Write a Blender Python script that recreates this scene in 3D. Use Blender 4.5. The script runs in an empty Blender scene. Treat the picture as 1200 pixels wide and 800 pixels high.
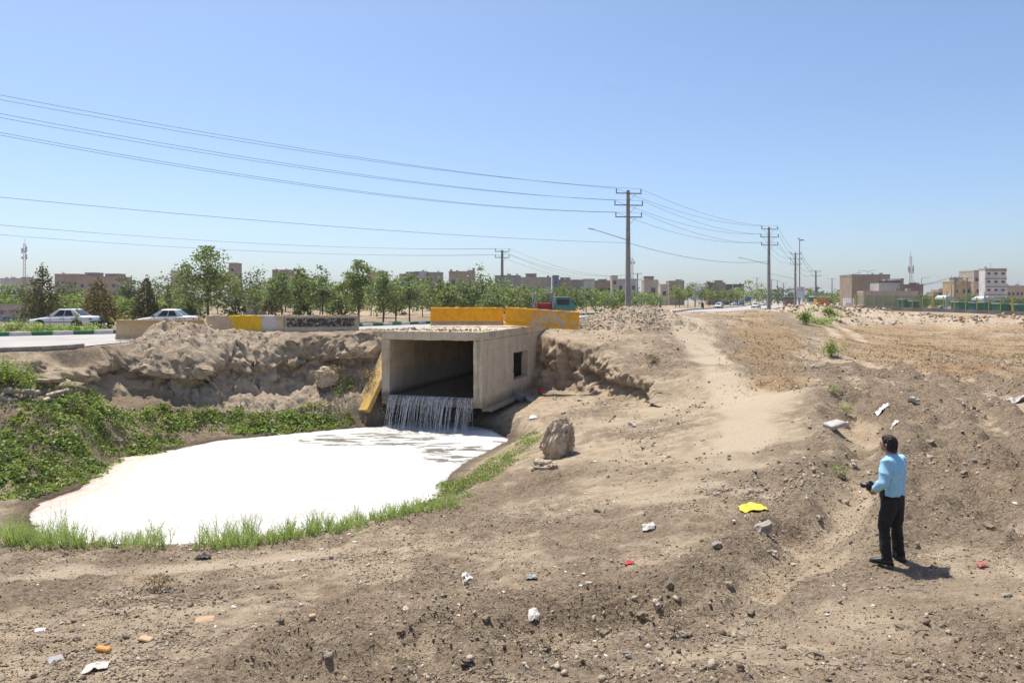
import bpy, bmesh, math, random
import numpy as np
from mathutils import Vector, Matrix, Euler

random.seed(7); rng = np.random.default_rng(7)
S = bpy.context.scene
COL = S.collection
R = math.radians

# ------------------------------------------------------------------ camera
CAMZ = 2.0                      # camera height above the road (road surface is z = 0)
F = 850.0                       # focal length in pixels of a 1200 px wide picture
HOR = 352.0
cam = bpy.data.cameras.new('camera'); cam_o = bpy.data.objects.new('camera', cam); COL.objects.link(cam_o)
cam_o.location = (0, 0, CAMZ); cam_o.rotation_euler = (R(90), 0, 0)
cam.sensor_width = 36; cam.lens = 36 * F / 1200; cam.shift_y = -(400 - HOR) / 1200
cam.clip_start = 0.1; cam.clip_end = 6000
S.camera = cam_o
# ------------------------------------------------------------------ sky, sun, exposure
SUN_EL, SUN_AZ = 67.0, -36.0    # azimuth measured from +Y (view direction), negative = to the left
w = bpy.data.worlds.new('World'); S.world = w; w.use_nodes = True
nt = w.node_tree; bg = nt.nodes['Background']
sky = nt.nodes.new('ShaderNodeTexSky'); sky.sky_type = 'NISHITA'; sky.sun_disc = False
sky.sun_elevation = R(SUN_EL); sky.sun_rotation = R(SUN_AZ)
sky.altitude = 1100; sky.air_density = 1.0; sky.dust_density = 3.6; sky.ozone_density = 5.0
nt.links.new(sky.outputs[0], bg.inputs[0]); bg.inputs[1].default_value = 0.122
sun = bpy.data.lights.new('sun', 'SUN'); sun.energy = 4.7; sun.angle = R(0.53); sun.color = (1.0, 0.95, 0.87)
sun_o = bpy.data.objects.new('sun', sun); COL.objects.link(sun_o)
sd = Vector((math.sin(R(SUN_AZ)) * math.cos(R(SUN_EL)), math.cos(R(SUN_AZ)) * math.cos(R(SUN_EL)), math.sin(R(SUN_EL))))
sun_o.rotation_euler = sd.to_track_quat('Z', 'Y').to_euler(); sun_o.location = (0, 0, 60)
vs = S.view_settings; vs.view_transform = 'Standard'; vs.look = 'None'; vs.exposure = 0.5; vs.gamma = 1.0; vs.use_curve_mapping = False

# ------------------------------------------------------------------ helpers
def at(px, py, D):
    """a point of the place: column and row seen in the photograph and its distance"""
    return np.array([(px - 600) / F * D, D, CAMZ + (HOR - py) / F * D])
def atx(px, D): return (px - 600) / F * D

def tag(o, label=None, cat=None, group=None, kind=None):
    if label: o['label'] = label
    if cat: o['category'] = cat
    if group: o['group'] = group
    if kind: o['kind'] = kind
    return o
ORD = ['first', 'second', 'third', 'fourth', 'fifth', 'sixth', 'seventh', 'eighth', 'ninth', 'tenth', 'eleventh', 'twelfth', 'thirteenth']
def empty(name, loc=(0, 0, 0), rz=0):
    o = bpy.data.objects.new(name, None); COL.objects.link(o); o.location = loc; o.rotation_euler = (0, 0, rz)
    o.empty_display_size = 0.2
    return o
def link_mesh(name, me, mat=None, parent=None, loc=None, rot=None):
    o = bpy.data.objects.new(name, me); COL.objects.link(o)
    if mat is not None and not me.materials: me.materials.append(mat)
    if parent is not None: o.parent = parent
    if loc is not None: o.location = loc
    if rot is not None: o.rotation_euler = rot
    return o
def copy_tree(o, parent=None):
    c = o.copy(); COL.objects.link(c); c.parent = parent
    for ch in list(o.children): copy_tree(ch, c)
    return c
def np_mesh(name, V, Fc, smooth=False):
    """fast mesh: V (n,3), Fc (m,k) all faces of k corners"""
    me = bpy.data.meshes.new(name); V = np.asarray(V, dtype=np.float32); Fc = np.asarray(Fc, dtype=np.int32)
    m, k = Fc.shape
    me.vertices.add(len(V)); me.vertices.foreach_set('co', V.ravel())
    me.loops.add(m * k); me.loops.foreach_set('vertex_index', Fc.ravel())
    me.polygons.add(m); me.polygons.foreach_set('loop_start', np.arange(0, m * k, k, dtype=np.int32))
    if smooth: me.polygons.foreach_set('use_smooth', np.ones(m, dtype=bool))
    me.update(calc_edges=True); me.validate()
    return me

class MB:
    """collects shapes into one mesh"""
    def __init__(s): s.v = []; s.f = []; s.sm = []
    def add(s, vs_, fs, smooth=False):
        b = len(s.v); s.v += [tuple(p) for p in vs_]; s.f += [[i + b for i in f] for f in fs]; s.sm += [smooth] * len(fs); return s
    def box(s, c, d, rot=None):
        x, y, z = d[0] / 2, d[1] / 2, d[2] / 2
        P = [Vector(p) for p in [(-x, -y, -z), (x, -y, -z), (x, y, -z), (-x, y, -z), (-x, -y, z), (x, -y, z), (x, y, z), (-x, y, z)]]
        if rot is not None:
            M = rot if isinstance(rot, Matrix) else Euler(rot).to_matrix(); P = [M @ p for p in P]
        P = [p + Vector(c) for p in P]
        return s.add(P, [(3, 2, 1, 0), (4, 5, 6, 7), (0, 1, 5, 4), (1, 2, 6, 5), (2, 3, 7, 6), (3, 0, 4, 7)])
    def tube(s, pts, rad, n=8, cap=True, smooth=True):
        pts = [Vector(p) for p in pts]; rad = rad if hasattr(rad, '__len__') else [rad] * len(pts)
        rings = []; up = None
        for i, p in enumerate(pts):
            t = (pts[min(i + 1, len(pts) - 1)] - pts[max(i - 1, 0)]).normalized()
            if up is None: up = Vector((0, 0, 1)) if abs(t.z) < .9 else Vector((1, 0, 0))
            a = t.cross(up).normalized(); b = a.cross(t).normalized(); up = b
            rings.append([p + (a * math.cos(k * 2 * math.pi / n) + b * math.sin(k * 2 * math.pi / n)) * rad[i] for k in range(n)])
        V = [q for r_ in rings for q in r_]; fs = []
        for i in range(len(rings) - 1):
            for k in range(n):
                k2 = (k + 1) % n; fs.append((i * n + k, i * n + k2, (i + 1) * n + k2, (i + 1) * n + k))
        s.add(V, fs, smooth)
        if cap:
            s.add(rings[0], [tuple(range(n))[::-1]]); s.add(rings[-1], [tuple(range(n))])
        return s
    def loft(s, rings, cap=True, smooth=True, closed=True):
        n = len(rings[0]); V = [q for r_ in rings for q in r_]; fs = []
        for i in range(len(rings) - 1):
            for k in range(n if closed else n - 1):
                k2 = (k + 1) % n; fs.append((i * n + k, i * n + k2, (i + 1) * n + k2, (i + 1) * n + k))
        if cap: fs += [tuple(range(n))[::-1], tuple(range((len(rings) - 1) * n, len(rings) * n))]
        return s.add(V, fs, smooth)
    def prism(s, poly, y0, y1, axis='y'):
        n = len(poly)
        A = [(p[0], y0, p[1]) if axis == 'y' else ((y0, p[0], p[1]) if axis == 'x' else (p[0], p[1], y0)) for p in poly]
        B = [(p[0], y1, p[1]) if axis == 'y' else ((y1, p[0], p[1]) if axis == 'x' else (p[0], p[1], y1)) for p in poly]
        fs = [(i, (i + 1) % n, n + (i + 1) % n, n + i) for i in range(n)] + [tuple(range(n))[::-1], tuple(range(n, 2 * n))]
        return s.add(A + B, fs)
    def disc_x(s, c, r, wdt, n=18, smooth=True):
        """cylinder with its axis along y"""
        a = [(c[0] + r * math.cos(t * 2 * math.pi / n), c[1] - wdt / 2, c[2] + r * math.sin(t * 2 * math.pi / n)) for t in range(n)]
        b = [(p[0], p[1] + wdt, p[2]) for p in a]
        s.add(a + b, [(i, (i + 1) % n, n + (i + 1) % n, n + i) for i in range(n)], smooth)
        return s.add(a, [tuple(range(n))[::-1]]).add(b, [tuple(range(n))])
    def mesh(s, name='mesh', bevel=0.0, seg=1):
        me = bpy.data.meshes.new(name); me.from_pydata(s.v, [], s.f)
        me.polygons.foreach_set('use_smooth', s.sm)
        bm = bmesh.new(); bm.from_mesh(me)
        if bevel: bmesh.ops.bevel(bm, geom=[e for e in bm.edges if len(e.link_faces) == 2 and e.calc_face_angle(0) > .4], offset=bevel, segments=seg, affect='EDGES', clamp_overlap=True)
        bmesh.ops.recalc_face_normals(bm, faces=bm.faces); bm.to_mesh(me); bm.free()
        return me
    def build(s, name, mat, parent=None, bevel=0.0, seg=1, loc=None, rot=None):
        return link_mesh(name, s.mesh(name, bevel, seg), mat, parent, loc, rot)

# ------------------------------------------------------------------ node helpers
class N:
    def __init__(s, name):
        s.m = bpy.data.materials.new(name); s.m.use_nodes = True; s.t = s.m.node_tree
        s.b = s.t.nodes['Principled BSDF']; s.out = s.t.nodes['Material Output']; s.tc = None
    def n(s, typ, **kw):
        x = s.t.nodes.new(typ)
        for k, v in kw.items(): setattr(x, k, v)
        return x
    def l(s, a, b): s.t.links.new(a, b)
    def put(s, sock, v):
        if isinstance(v, bpy.types.NodeSocket): s.l(v, sock)
        elif isinstance(v, (tuple, list)) and len(v) == 3 and sock.type == 'RGBA': sock.default_value = (*v, 1)
        else: sock.default_value = v
    def coord(s, which='Object'):
        if s.tc is None: s.tc = s.n('ShaderNodeTexCoord')
        return s.tc.outputs[which]
    def pos(s): return s.n('ShaderNodeNewGeometry').outputs['Position']
    def scaled(s, v, sc):
        x = s.n('ShaderNodeMapping'); s.l(v, x.inputs[0]); x.inputs['Scale'].default_value = sc; return x.outputs[0]
    def noise(s, scale, detail=4, rough=.55, v=None, dist=0.0):
        x = s.n('ShaderNodeTexNoise'); x.inputs['Scale'].default_value = scale; x.inputs['Detail'].default_value = detail
        x.inputs['Roughness'].default_value = rough; x.inputs['Distortion'].default_value = dist
        s.l(v if v is not None else s.coord(), x.inputs['Vector']); return x.outputs['Fac']
    def voro(s, scale, v=None, feature='F1', out='Distance'):
        x = s.n('ShaderNodeTexVoronoi', feature=feature); x.inputs['Scale'].default_value = scale
        s.l(v if v is not None else s.coord(), x.inputs['Vector']); return x.outputs[out]
    def math(s, op, a, b=0.0):
        x = s.n('ShaderNodeMath', operation=op); s.put(x.inputs[0], a); s.put(x.inputs[1], b); return x.outputs[0]
    def rng(s, v, a, b, c=0.0, d=1.0):
        x = s.n('ShaderNodeMapRange', interpolation_type='SMOOTHSTEP'); s.put(x.inputs[0], v)
        for i, q in enumerate((a, b, c, d)): x.inputs[i + 1].default_value = q
        return x.outputs[0]
    def mix(s, f, a, b, typ='MIX'):
        x = s.n('ShaderNodeMix', data_type='RGBA', blend_type=typ); s.put(x.inputs[0], f); s.put(x.inputs[6], a); s.put(x.inputs[7], b); return x.outputs[2]
    def sep(s, v):
        x = s.n('ShaderNodeSeparateXYZ'); s.l(v, x.inputs[0]); return x.outputs
    def bump(s, h, strength=.3, dist=.02, normal=None):
        x = s.n('ShaderNodeBump'); s.l(h, x.inputs['Height']); x.inputs['Strength'].default_value = strength; x.inputs['Distance'].default_value = dist
        if normal is not None: s.l(normal, x.inputs['Normal'])
        return x.outputs[0]
    def attr(s, name):
        return s.n('ShaderNodeAttribute', attribute_name=name).outputs
    def fin(s, col=None, rough=None, nor=None, metal=None, spec=None):
        if col is not None: s.put(s.b.inputs['Base Color'], col)
        if rough is not None: s.put(s.b.inputs['Roughness'], rough)
        if metal is not None: s.put(s.b.inputs['Metallic'], metal)
        if spec is not None: s.put(s.b.inputs['Specular IOR Level'], spec)
        if nor is not None: s.l(nor, s.b.inputs['Normal'])
        return s.m

_mc = {}
def M(name, a, b=None, scale=3.0, rough=.8, bump=.0, bscale=None, metal=0.0, spec=.35, detail=4, lo=.35, hi=.65):
    """plain procedural material: two tones mixed by noise, optional bump"""
    if name in _mc: return _mc[name]
    n = N(name); b = b or tuple(c * .8 for c in a)
    f = n.rng(n.noise(scale, detail), lo, hi)
    nor = n.bump(n.noise(bscale or scale * 4, 5), bump, .03) if bump else None
    _mc[name] = n.fin(n.mix(f, a, b), rough, nor, metal, spec)
    return _mc[name]
# ================================================================== TERRAIN (numbers below are heights relative to the camera, zc)
def _hash(ix, iy, iz, seed):
    h = (ix.astype(np.int64) * 374761393 + iy.astype(np.int64) * 668265263 + iz.astype(np.int64) * 2147483647 + seed * 974711) & 0xffffffff
    h = ((h ^ (h >> 13)) * 1274126177) & 0xffffffff
    h = ((h ^ (h >> 16)) * 2246822519) & 0xffffffff
    return ((h ^ (h >> 15)) & 0xffffff).astype(np.float32) / 16777215.0
def vnoise(x, y, z, seed=0):
    x0 = np.floor(x); y0 = np.floor(y); z0 = np.floor(z)
    fx = (x - x0).astype(np.float32); fy = (y - y0).astype(np.float32); fz = (z - z0).astype(np.float32)
    fx = fx * fx * (3 - 2 * fx); fy = fy * fy * (3 - 2 * fy); fz = fz * fz * (3 - 2 * fz)
    r = 0
    for dx in (0, 1):
        for dy in (0, 1):
            for dz in (0, 1):
                r = r + _hash(x0 + dx, y0 + dy, z0 + dz, seed) * (fx if dx else 1 - fx) * (fy if dy else 1 - fy) * (fz if dz else 1 - fz)
    return r * 2 - 1
def n2(x, y, wl, seed=0):
    c, s = math.cos(seed * 1.7), math.sin(seed * 1.7)
    return vnoise2((x * c - y * s) / wl + seed * 17.3, (x * s + y * c) / wl - seed * 9.1, seed)
def vnoise2(x, y, seed=0):
    x0 = np.floor(x); y0 = np.floor(y); fx = (x - x0).astype(np.float32); fy = (y - y0).astype(np.float32)
    fx = fx * fx * (3 - 2 * fx); fy = fy * fy * (3 - 2 * fy); z = np.zeros_like(x0)
    a = _hash(x0, y0, z, seed); b = _hash(x0 + 1, y0, z, seed); c = _hash(x0, y0 + 1, z, seed); d = _hash(x0 + 1, y0 + 1, z, seed)
    return ((a * (1 - fx) + b * fx) * (1 - fy) + (c * (1 - fx) + d * fx) * fy) * 2 - 1
def clods(x, y, wl, seed, prob=.6):
    """scattered lumps: height of irregular domes, in units of wl"""
    wx = x / wl + .25 * vnoise2(x / wl * 2.1, y / wl * 2.1, seed + 3); wy = y / wl + .25 * vnoise2(x / wl * 2.1 + 7, y / wl * 2.1 - 3, seed + 4)
    x0 = np.floor(wx); y0 = np.floor(wy); h = np.zeros(x.shape, np.float32); o = np.zeros_like(x0)
    for dx in (-1, 0, 1):
        for dy in (-1, 0, 1):
            cx = x0 + dx; cy = y0 + dy; r = _hash(cx, cy, o + 3, seed); r = np.where(r < prob, .25 + .4 * r / prob, 0)
            qx = cx + .15 + .7 * _hash(cx, cy, o + 1, seed) - wx; qy = cy + .15 + .7 * _hash(cx, cy, o + 2, seed) - wy
            h = np.maximum(h, np.sqrt(np.maximum(r * r - qx * qx - qy * qy, 0)) + .12 * qx * (r > 0) * (qx * qx + qy * qy < r * r))
    return h
def blocks(x, y, z, wl, seed):
    """random value of the nearest cell: broken, blocky lumps with sharp edges"""
    x = x / wl + .2 * vnoise(x / wl * 2, y / wl * 2, z / wl * 2, seed + 8); y = y / wl + .2 * vnoise(x * 2, y / wl * 2 + 5, z / wl * 2, seed + 9); z = z / wl
    x0 = np.floor(x); y0 = np.floor(y); z0 = np.floor(z); best = np.full(x.shape, 9.0); val = np.zeros(x.shape)
    for dx in (-1, 0, 1):
        for dy in (-1, 0, 1):
            for dz in (-1, 0, 1):
                a, b, c = x0 + dx, y0 + dy, z0 + dz
                ex = a + _hash(a, b, c, seed) - x; ey = b + _hash(a, b, c, seed + 1) - y; ez = c + _hash(a, b, c, seed + 2) - z
                d = ex * ex + ey * ey + ez * ez; m = d < best; best = np.where(m, d, best)
                k = _hash(a, b, c, seed + 3) * 2 - 1 + ex * (_hash(a, b, c, seed + 4) - .5) * 1.6 + ey * (_hash(a, b, c, seed + 5) - .5) * 1.6 + ez * (_hash(a, b, c, seed + 6) - .5) * 1.6
                val = np.where(m, k, val)
    return val
def sstep(a, b, x):
    t = np.clip((x - a) / (b - a), 0, 1); return t * t * (3 - 2 * t)

class TPS:
    def __init__(s, P, lam=0.02):
        P = np.array(P, float); s.c = P[:, :2]; n = len(P)
        K = s.k(np.linalg.norm(s.c[:, None] - s.c[None], axis=2)) + lam * np.eye(n)
        Q = np.hstack([np.ones((n, 1)), s.c]); A = np.block([[K, Q], [Q.T, np.zeros((3, 3))]])
        sol = np.linalg.solve(A, np.concatenate([P[:, 2], np.zeros(3)])); s.w = sol[:n]; s.a = sol[n:]
    @staticmethod
    def k(r): return r * r * np.log(r + 1e-6) if False else r        # biharmonic in 3-D: calm between scattered points
    def __call__(s, x, y):
        sh = x.shape; x = x.ravel(); y = y.ravel(); out = np.empty(len(x))
        for i in range(0, len(x), 40000):
            X = x[i:i + 40000]; Y = y[i:i + 40000]
            r = np.sqrt((X[:, None] - s.c[:, 0]) ** 2 + (Y[:, None] - s.c[:, 1]) ** 2 + .3)
            out[i:i + 40000] = r @ s.w + s.a[0] + X * s.a[1] + Y * s.a[2]
        return out.reshape(sh)
def W(px, py, D): p = at(px, py, D); return (p[0], p[1], p[2] - CAMZ)

WATER = -6.05
# upper ground: banks, mounds, foreground and the field
HP = [(0, 0, -1.65), (-6, 0, -2.3), (6, 0, -1.75), (-12, 4, -3.7), (12, 4, -2.5), (0, -8, -1.5), (20, 0, -2.8), (-20, 4, -4.5), (-20, -8, -3.5), (20, -8, -2)]
HP += [W(*p) for p in [(0, 800, 6.8), (200, 800, 6.5), (600, 800, 6.0), (1100, 800, 5.5), (0, 720, 9.6), (200, 700, 10.5), (600, 700, 10), (850, 720, 8.6), (1150, 700, 8.2),
    (600, 640, 13.5), (760, 600, 14), (1035, 660, 9.85), (1000, 560, 15.5), (900, 600, 13.2),
    (0, 640, 14.8), (100, 639, 15), (230, 637, 15.2), (300, 632, 15.5), (400, 615, 16.5), (500, 592, 18), (560, 577, 19.5), (600, 556, 21.3), (648, 540, 22.5),
    (700, 500, 28), (760, 490, 30), (830, 500, 24), (720, 540, 21), (660, 520, 24.8), (800, 560, 17),
    # right hand mound with the path over it
    (757, 357, 48), (738, 361, 47.5), (778, 363, 47.6), (700, 377, 46), (720, 384, 44.5), (660, 390, 43), (795, 375, 47.3), (808, 385, 47), (845, 378, 49.5), (870, 375, 52), (757, 378, 45), (740, 398, 42), (785, 404, 41), (825, 409, 41), (880, 408, 41.5), (900, 442, 32.8), (920, 462, 27.8), (800, 425, 37.5), (850, 436, 33.5), (820, 480, 28), (900, 480, 25), (940, 450, 27),
    (640, 405, 41.5), (690, 410, 40), (730, 431, 37.2), (755, 449, 34), (775, 470, 32.3), (720, 400, 41.5), (760, 430, 37), (790, 460, 32.5), (700, 390, 44),
    (930, 365, 75), (900, 371, 60), (915, 382, 54), (960, 400, 58), (945, 425, 42), (960, 450, 30.5), (980, 480, 23.5), (990, 520, 18),
    (1100, 550, 14.6), (1180, 480, 23), (1100, 450, 30), (1150, 400, 61), (1000, 392, 74), (1190, 560, 13.5), (1050, 430, 37),
    # left bank: kerb strip, mound in front of the barriers
    (0, 415, 28.6), (130, 405, 31.5), (190, 380, 35.3), (165, 386, 35.1), (150, 394, 35), (225, 386, 35.8), (262, 391, 36.5), (330, 389, 37.5), (380, 389, 38), (440, 387, 37.6),
    (280, 405, 35.8), (160, 410, 34), (205, 402, 34.4), (120, 420, 32.5), (100, 432, 31), (160, 425, 33.5), (200, 428, 33.9), (250, 428, 34.6), (300, 422, 36), (340, 402, 37.2), (400, 395, 37.3), (75, 440, 29.8), (62, 420, 29.2), (30, 424, 28.4), (0, 427, 27.9),
    (188, 398, 37.4), (290, 389, 39.3), (380, 388, 39.8)]]
HP += [(-30, 24, -2.2), (-45, 24, -2.1), (-15, 42, -2.05), (-8, 44, -2.0), (-3, 44, -1.75), (2, 47, -1.5), (0, 56, -2.05), (7, 52, -1.5), (12, 66, -2.05), (-30, 60, -2.05),
       (-80, 50, -2.05), (-80, 120, -2.05), (0, 110, -2.05), (30, 120, -2.05), (60, 170, -2.05), (0, 180, -2.05), (-100, 200, -2.05), (120, 240, -1.6), (34, 95, -1.4), (45, 120, -1.5),
       (50, 75, -3.4), (70, 85, -3.45), (45, 88, -3.3), (60, 100, -3.2), (90, 100, -3.2), (60, 40, -3.5), (30, 10, -3.3), (120, 60, -3.5), (200, 120, -3.0), (150, 30, -3.5), (62, 150, -1.7)]
U_ = TPS(HP)
# gully outline: hard part = earth cliff, soft part = bank towards the camera
HARD = [(-36, 23), (-24, 25.6), (atx(0, 27.5), 27.5), (atx(40, 27.9), 27.9), (atx(58, 28.6), 28.6), (atx(66, 28.2), 28.2), (atx(75, 27.9), 27.9), (atx(100, 29.4), 29.4), (atx(125, 31.8), 31.8), (atx(160, 33), 33), (atx(200, 33.3), 33.3),
        (atx(250, 34.1), 34.1), (atx(270, 35.2), 35.2), (atx(300, 35.6), 35.6), (atx(340, 36.7), 36.7), (atx(370, 37.2), 37.2), (atx(410, 36.9), 36.9), (-6.7, 36.9), (-5.6, 37.3), (1.3, 42.2), (2.2, 41.4), (3.2, 40.9), (4.4, 39.6), (5.0, 38.6), (5.4, 36.6), (6.1, 34.2), (6.9, 32.2)]
SOFT = [(6.9, 32.2), (5.2, 28.5), (3.4, 25.2), (2.2, 23.4), (1.1, 22.0), (-0.2, 21.2), (-1.0, 19.5), (-2.1, 18.1), (-3.9, 16.5), (-5.5, 15.5), (-8.8, 15.0), (-12, 14.6), (-20, 14.3), (-36, 14.0), (-36, 23)]
POOLPX = [(41, 590.5), (91, 574), (115, 555), (140, 536), (165, 533), (203, 526), (256, 516), (330, 509), (420, 501), (452, 499)]
POOL = [(atx(px, -WATER * F / (py - HOR)), -WATER * F / (py - HOR)) for px, py in POOLPX]
POOL += [(-5.4, 36.2), (-2.6, 35.6), (-1.0, 34.0), (-0.1, 31.6), (-.22, 30.9), (-.53, 30), (-1.24, 28.4), (-1.85, 26.6), (-2.2, 25), (-2.2, 22.9), (-2.6, 20.8), (-3.8, 18.6), (-5.5, 17.5), (-8, 17.0), (-10.2, 17.2), (-11.6, 18.2), (-12.7, 19.2), (-13.6, 20.4)]
LP = [W(*p) for p in [(0, 590, 21.8), (0, 520, 25.3), (0, 484, 25.6), (0, 474, 26.6), (40, 474, 26.8), (60, 473, 27.0), (50, 490, 25.8), (100, 470, 28.4), (150, 500, 29.5), (120, 520, 27.3), (60, 540, 24.5), (200, 500, 31.3), (250, 495, 32.8),
    (160, 464, 32.4), (200, 468, 32.8), (250, 462, 33.6), (300, 455, 35.0), (340, 456, 36), (380, 452, 36.4), (420, 446, 36.3), (440, 455, 36), (400, 475, 35.4), (300, 488, 34), (350, 485, 34.6), (120, 458, 31.2),
    (640, 458, 41), (660, 459, 40.4), (700, 461, 38.6), (718, 466, 36.4), (740, 476, 33.6), (690, 480, 33), (640, 480, 33.5), (620, 462, 39), (610, 478, 35), (600, 497, 32), (650, 500, 27.5), (620, 520, 26.6), (604, 534, 25.6), (570, 560, 23.0)]]
LP += [(-25, 22, -5.0), (-30, 18, -5.4), (-14.5, 19.2, -5.85), (-13.2, 17.6, -5.75), (-16, 20, -5.7), (-16, 17, -5.5), (-1.5, 36, -5.75), (-.2, 38, -5.4), (-4, 36.5, -6.0)]
sx = np.array([p[0] for p in SOFT]); sy = np.array([p[1] for p in SOFT])
LP += [(a, b, c) for a, b, c in zip(sx, sy, U_(sx, sy))][1:-2]
LP += [(x, y, WATER) for x, y in POOL[:10]] + [(x, y, WATER) for x, y in POOL[13:25]]
L_ = TPS(LP)

def poly_dist(x, y, pts, closed=False):
    """distance to a polyline, the nearest point too"""
    best = np.full(x.shape, 1e9); cx = np.zeros_like(best); cy = np.zeros_like(best); par = np.zeros_like(best)
    P = list(pts) + ([pts[0]] if closed else []); acc = 0
    for (ax, ay), (bx, by) in zip(P[:-1], P[1:]):
        dx, dy = bx - ax, by - ay; q = dx * dx + dy * dy
        t = np.clip(((x - ax) * dx + (y - ay) * dy) / q, 0, 1); qx = ax + t * dx; qy = ay + t * dy
        d = np.hypot(x - qx, y - qy); m = d < best; ln = math.sqrt(q)
        best = np.where(m, d, best); cx = np.where(m, qx, cx); cy = np.where(m, qy, cy); par = np.where(m, acc + t * ln, par); acc += ln
    return best, cx, cy, par
def inside(x, y, pts):
    r = np.zeros(x.shape, bool); n = len(pts)
    for i in range(n):
        ax, ay = pts[i]; bx, by = pts[(i + 1) % n]
        if ay == by: continue
        c = ((ay > y) != (by > y)) & (x < (bx - ax) * (y - ay) / (by - ay) + ax); r ^= c
    return r

# roads: near edge and far kerb of the carriageway
NEAR = [(-70, -6), (-36, 17), (-20.3, 28.8), (-18.9, 30.4), (-18.6, 34.0), (-17.6, 37.4), (-8.5, 42.0), (-1, 52), (9, 72), (26, 105), (43, 140), (58, 172), (86, 226), (160, 370), (300, 640)]
FAR = [(-95, 2), (-45, 29.5), (-28.6, 40.5), (-27.0, 41.5), (-25.4, 42.6), (-23.7, 43.8), (-10.2, 57.6), (-1, 74), (9, 98), (17.6, 117), (36, 160), (58, 210), (90, 290), (150, 420), (280, 690)]
def smooth_line(P, n=6):
    """centripetal Catmull-Rom"""
    P = [np.array(p, float) for p in P]; P = [2 * P[0] - P[1]] + P + [2 * P[-1] - P[-2]]; out = []
    for i in range(1, len(P) - 2):
        p0, p1, p2, p3 = P[i - 1:i + 3]; t0 = 0; t1 = t0 + np.linalg.norm(p1 - p0) ** .5; t2 = t1 + np.linalg.norm(p2 - p1) ** .5; t3 = t2 + np.linalg.norm(p3 - p2) ** .5
        for k in range(n):
            t = t1 + (t2 - t1) * k / n; A1 = (t1 - t) / (t1 - t0) * p0 + (t - t0) / (t1 - t0) * p1; A2 = (t2 - t) / (t2 - t1) * p1 + (t - t1) / (t2 - t1) * p2; A3 = (t3 - t) / (t3 - t2) * p2 + (t - t2) / (t3 - t2) * p3
            B1 = (t2 - t) / (t2 - t0) * A1 + (t - t0) / (t2 - t0) * A2; B2 = (t3 - t) / (t3 - t1) * A2 + (t - t1) / (t3 - t1) * A3; out.append(tuple((t2 - t) / (t2 - t1) * B1 + (t - t1) / (t2 - t1) * B2))
    out.append(tuple(P[-2])); return out
NEARS = smooth_line(NEAR); FARS = smooth_line(FAR)
ROADPOLY = NEARS + FARS[::-1]
# culvert frame: near corner, axis into the bank, direction along its mouth
C0 = np.array([-1.38, 33.5]); AX = np.array([.3, .954]); BX = np.array([-.954, .3]); CW, CT, CL = 5.17, .43, 13.4
def cul(s, t, z): q = C0 + AX * s + BX * t; return Vector((q[0], q[1], z + CAMZ))

PATH = [W(*p)[:2] for p in [(800, 372, 53), (807, 384, 47), (825, 407, 41), (850, 434, 33.8), (880, 462, 27.5), (870, 520, 19.5), (800, 585, 15.3), (700, 590, 16), (620, 605, 15.6), (520, 618, 15.6), (400, 640, 14), (250, 652, 13), (120, 660, 12.6), (0, 655, 13)]]
PATH2 = [W(*p)[:2] for p in [(950, 460, 26.5), (1000, 545, 16), (1010, 620, 11.5), (1000, 690, 8.8), (900, 780, 6.6)]]
TRK1 = [W(*p)[:2] for p in [(1015, 384, 92), (975, 388, 84), (960, 394, 72), (980, 402, 60), (1030, 411, 50)]]
TRK2 = [W(*p)[:2] for p in [(1040, 384, 92), (1000, 388, 84), (985, 395, 70), (1010, 402, 58), (1050, 409, 52)]]
DITCH = [W(*p)[:2] for p in [(985, 470, 25), (1010, 520, 18.5), (1000, 590, 13), (945, 640, 11.0), (850, 690, 9.4), (720, 735, 8.6), (560, 770, 7.6), (400, 800, 7.0)]]
_fd = lambda py: 3.45 * F / (py - HOR)
RUTS = [[(atx(px, _fd(py)), _fd(py)) for px, py in L] for L in ([(1045, 432), (1075, 462), (1103, 487), (1132, 518), (1165, 565), (1205, 625)], [(1020, 425), (1045, 460), (1068, 500), (1092, 550), (1112, 600)], [(1075, 430), (1120, 465), (1165, 500), (1225, 550)], [(1110, 430), (1165, 462), (1230, 500)], [(1000, 432), (1012, 470), (1032, 520)], [(1150, 430), (1230, 462)])]
PALE = [(atx(px, D), D, r) for px, py, D, r in ((700, 395, 43, 2.6), (760, 400, 41, 3), (815, 405, 41.5, 1.6), (845, 440, 33, 3.4), (880, 470, 26, 3.2), (900, 500, 21, 2.8), (880, 540, 17.5, 2), (770, 470, 31, 2.8), (820, 520, 21.5, 2.6), (700, 500, 28, 2.4), (740, 540, 20.5, 2.2), (690, 560, 18.5, 1.6), (620, 590, 17, 1.2), (600, 600, 16.5, 1.2), (1010, 760, 7.4, 1.3), (880, 745, 8.0, .8), (1110, 705, 8.6, 1.1), (1150, 640, 10.5, 1.0), (960, 560, 15.5, 1.0), (330, 655, 12.8, .8), (700, 770, 7.2, .7))]
CLODS = [W(*p)[:2] for p in [(728, 366, 47), (757, 360, 48), (785, 366, 47.6)]]
FARBERM = [(34, 84), (46, 96), (58, 92), (70, 93), (90, 92), (130, 96)]

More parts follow.
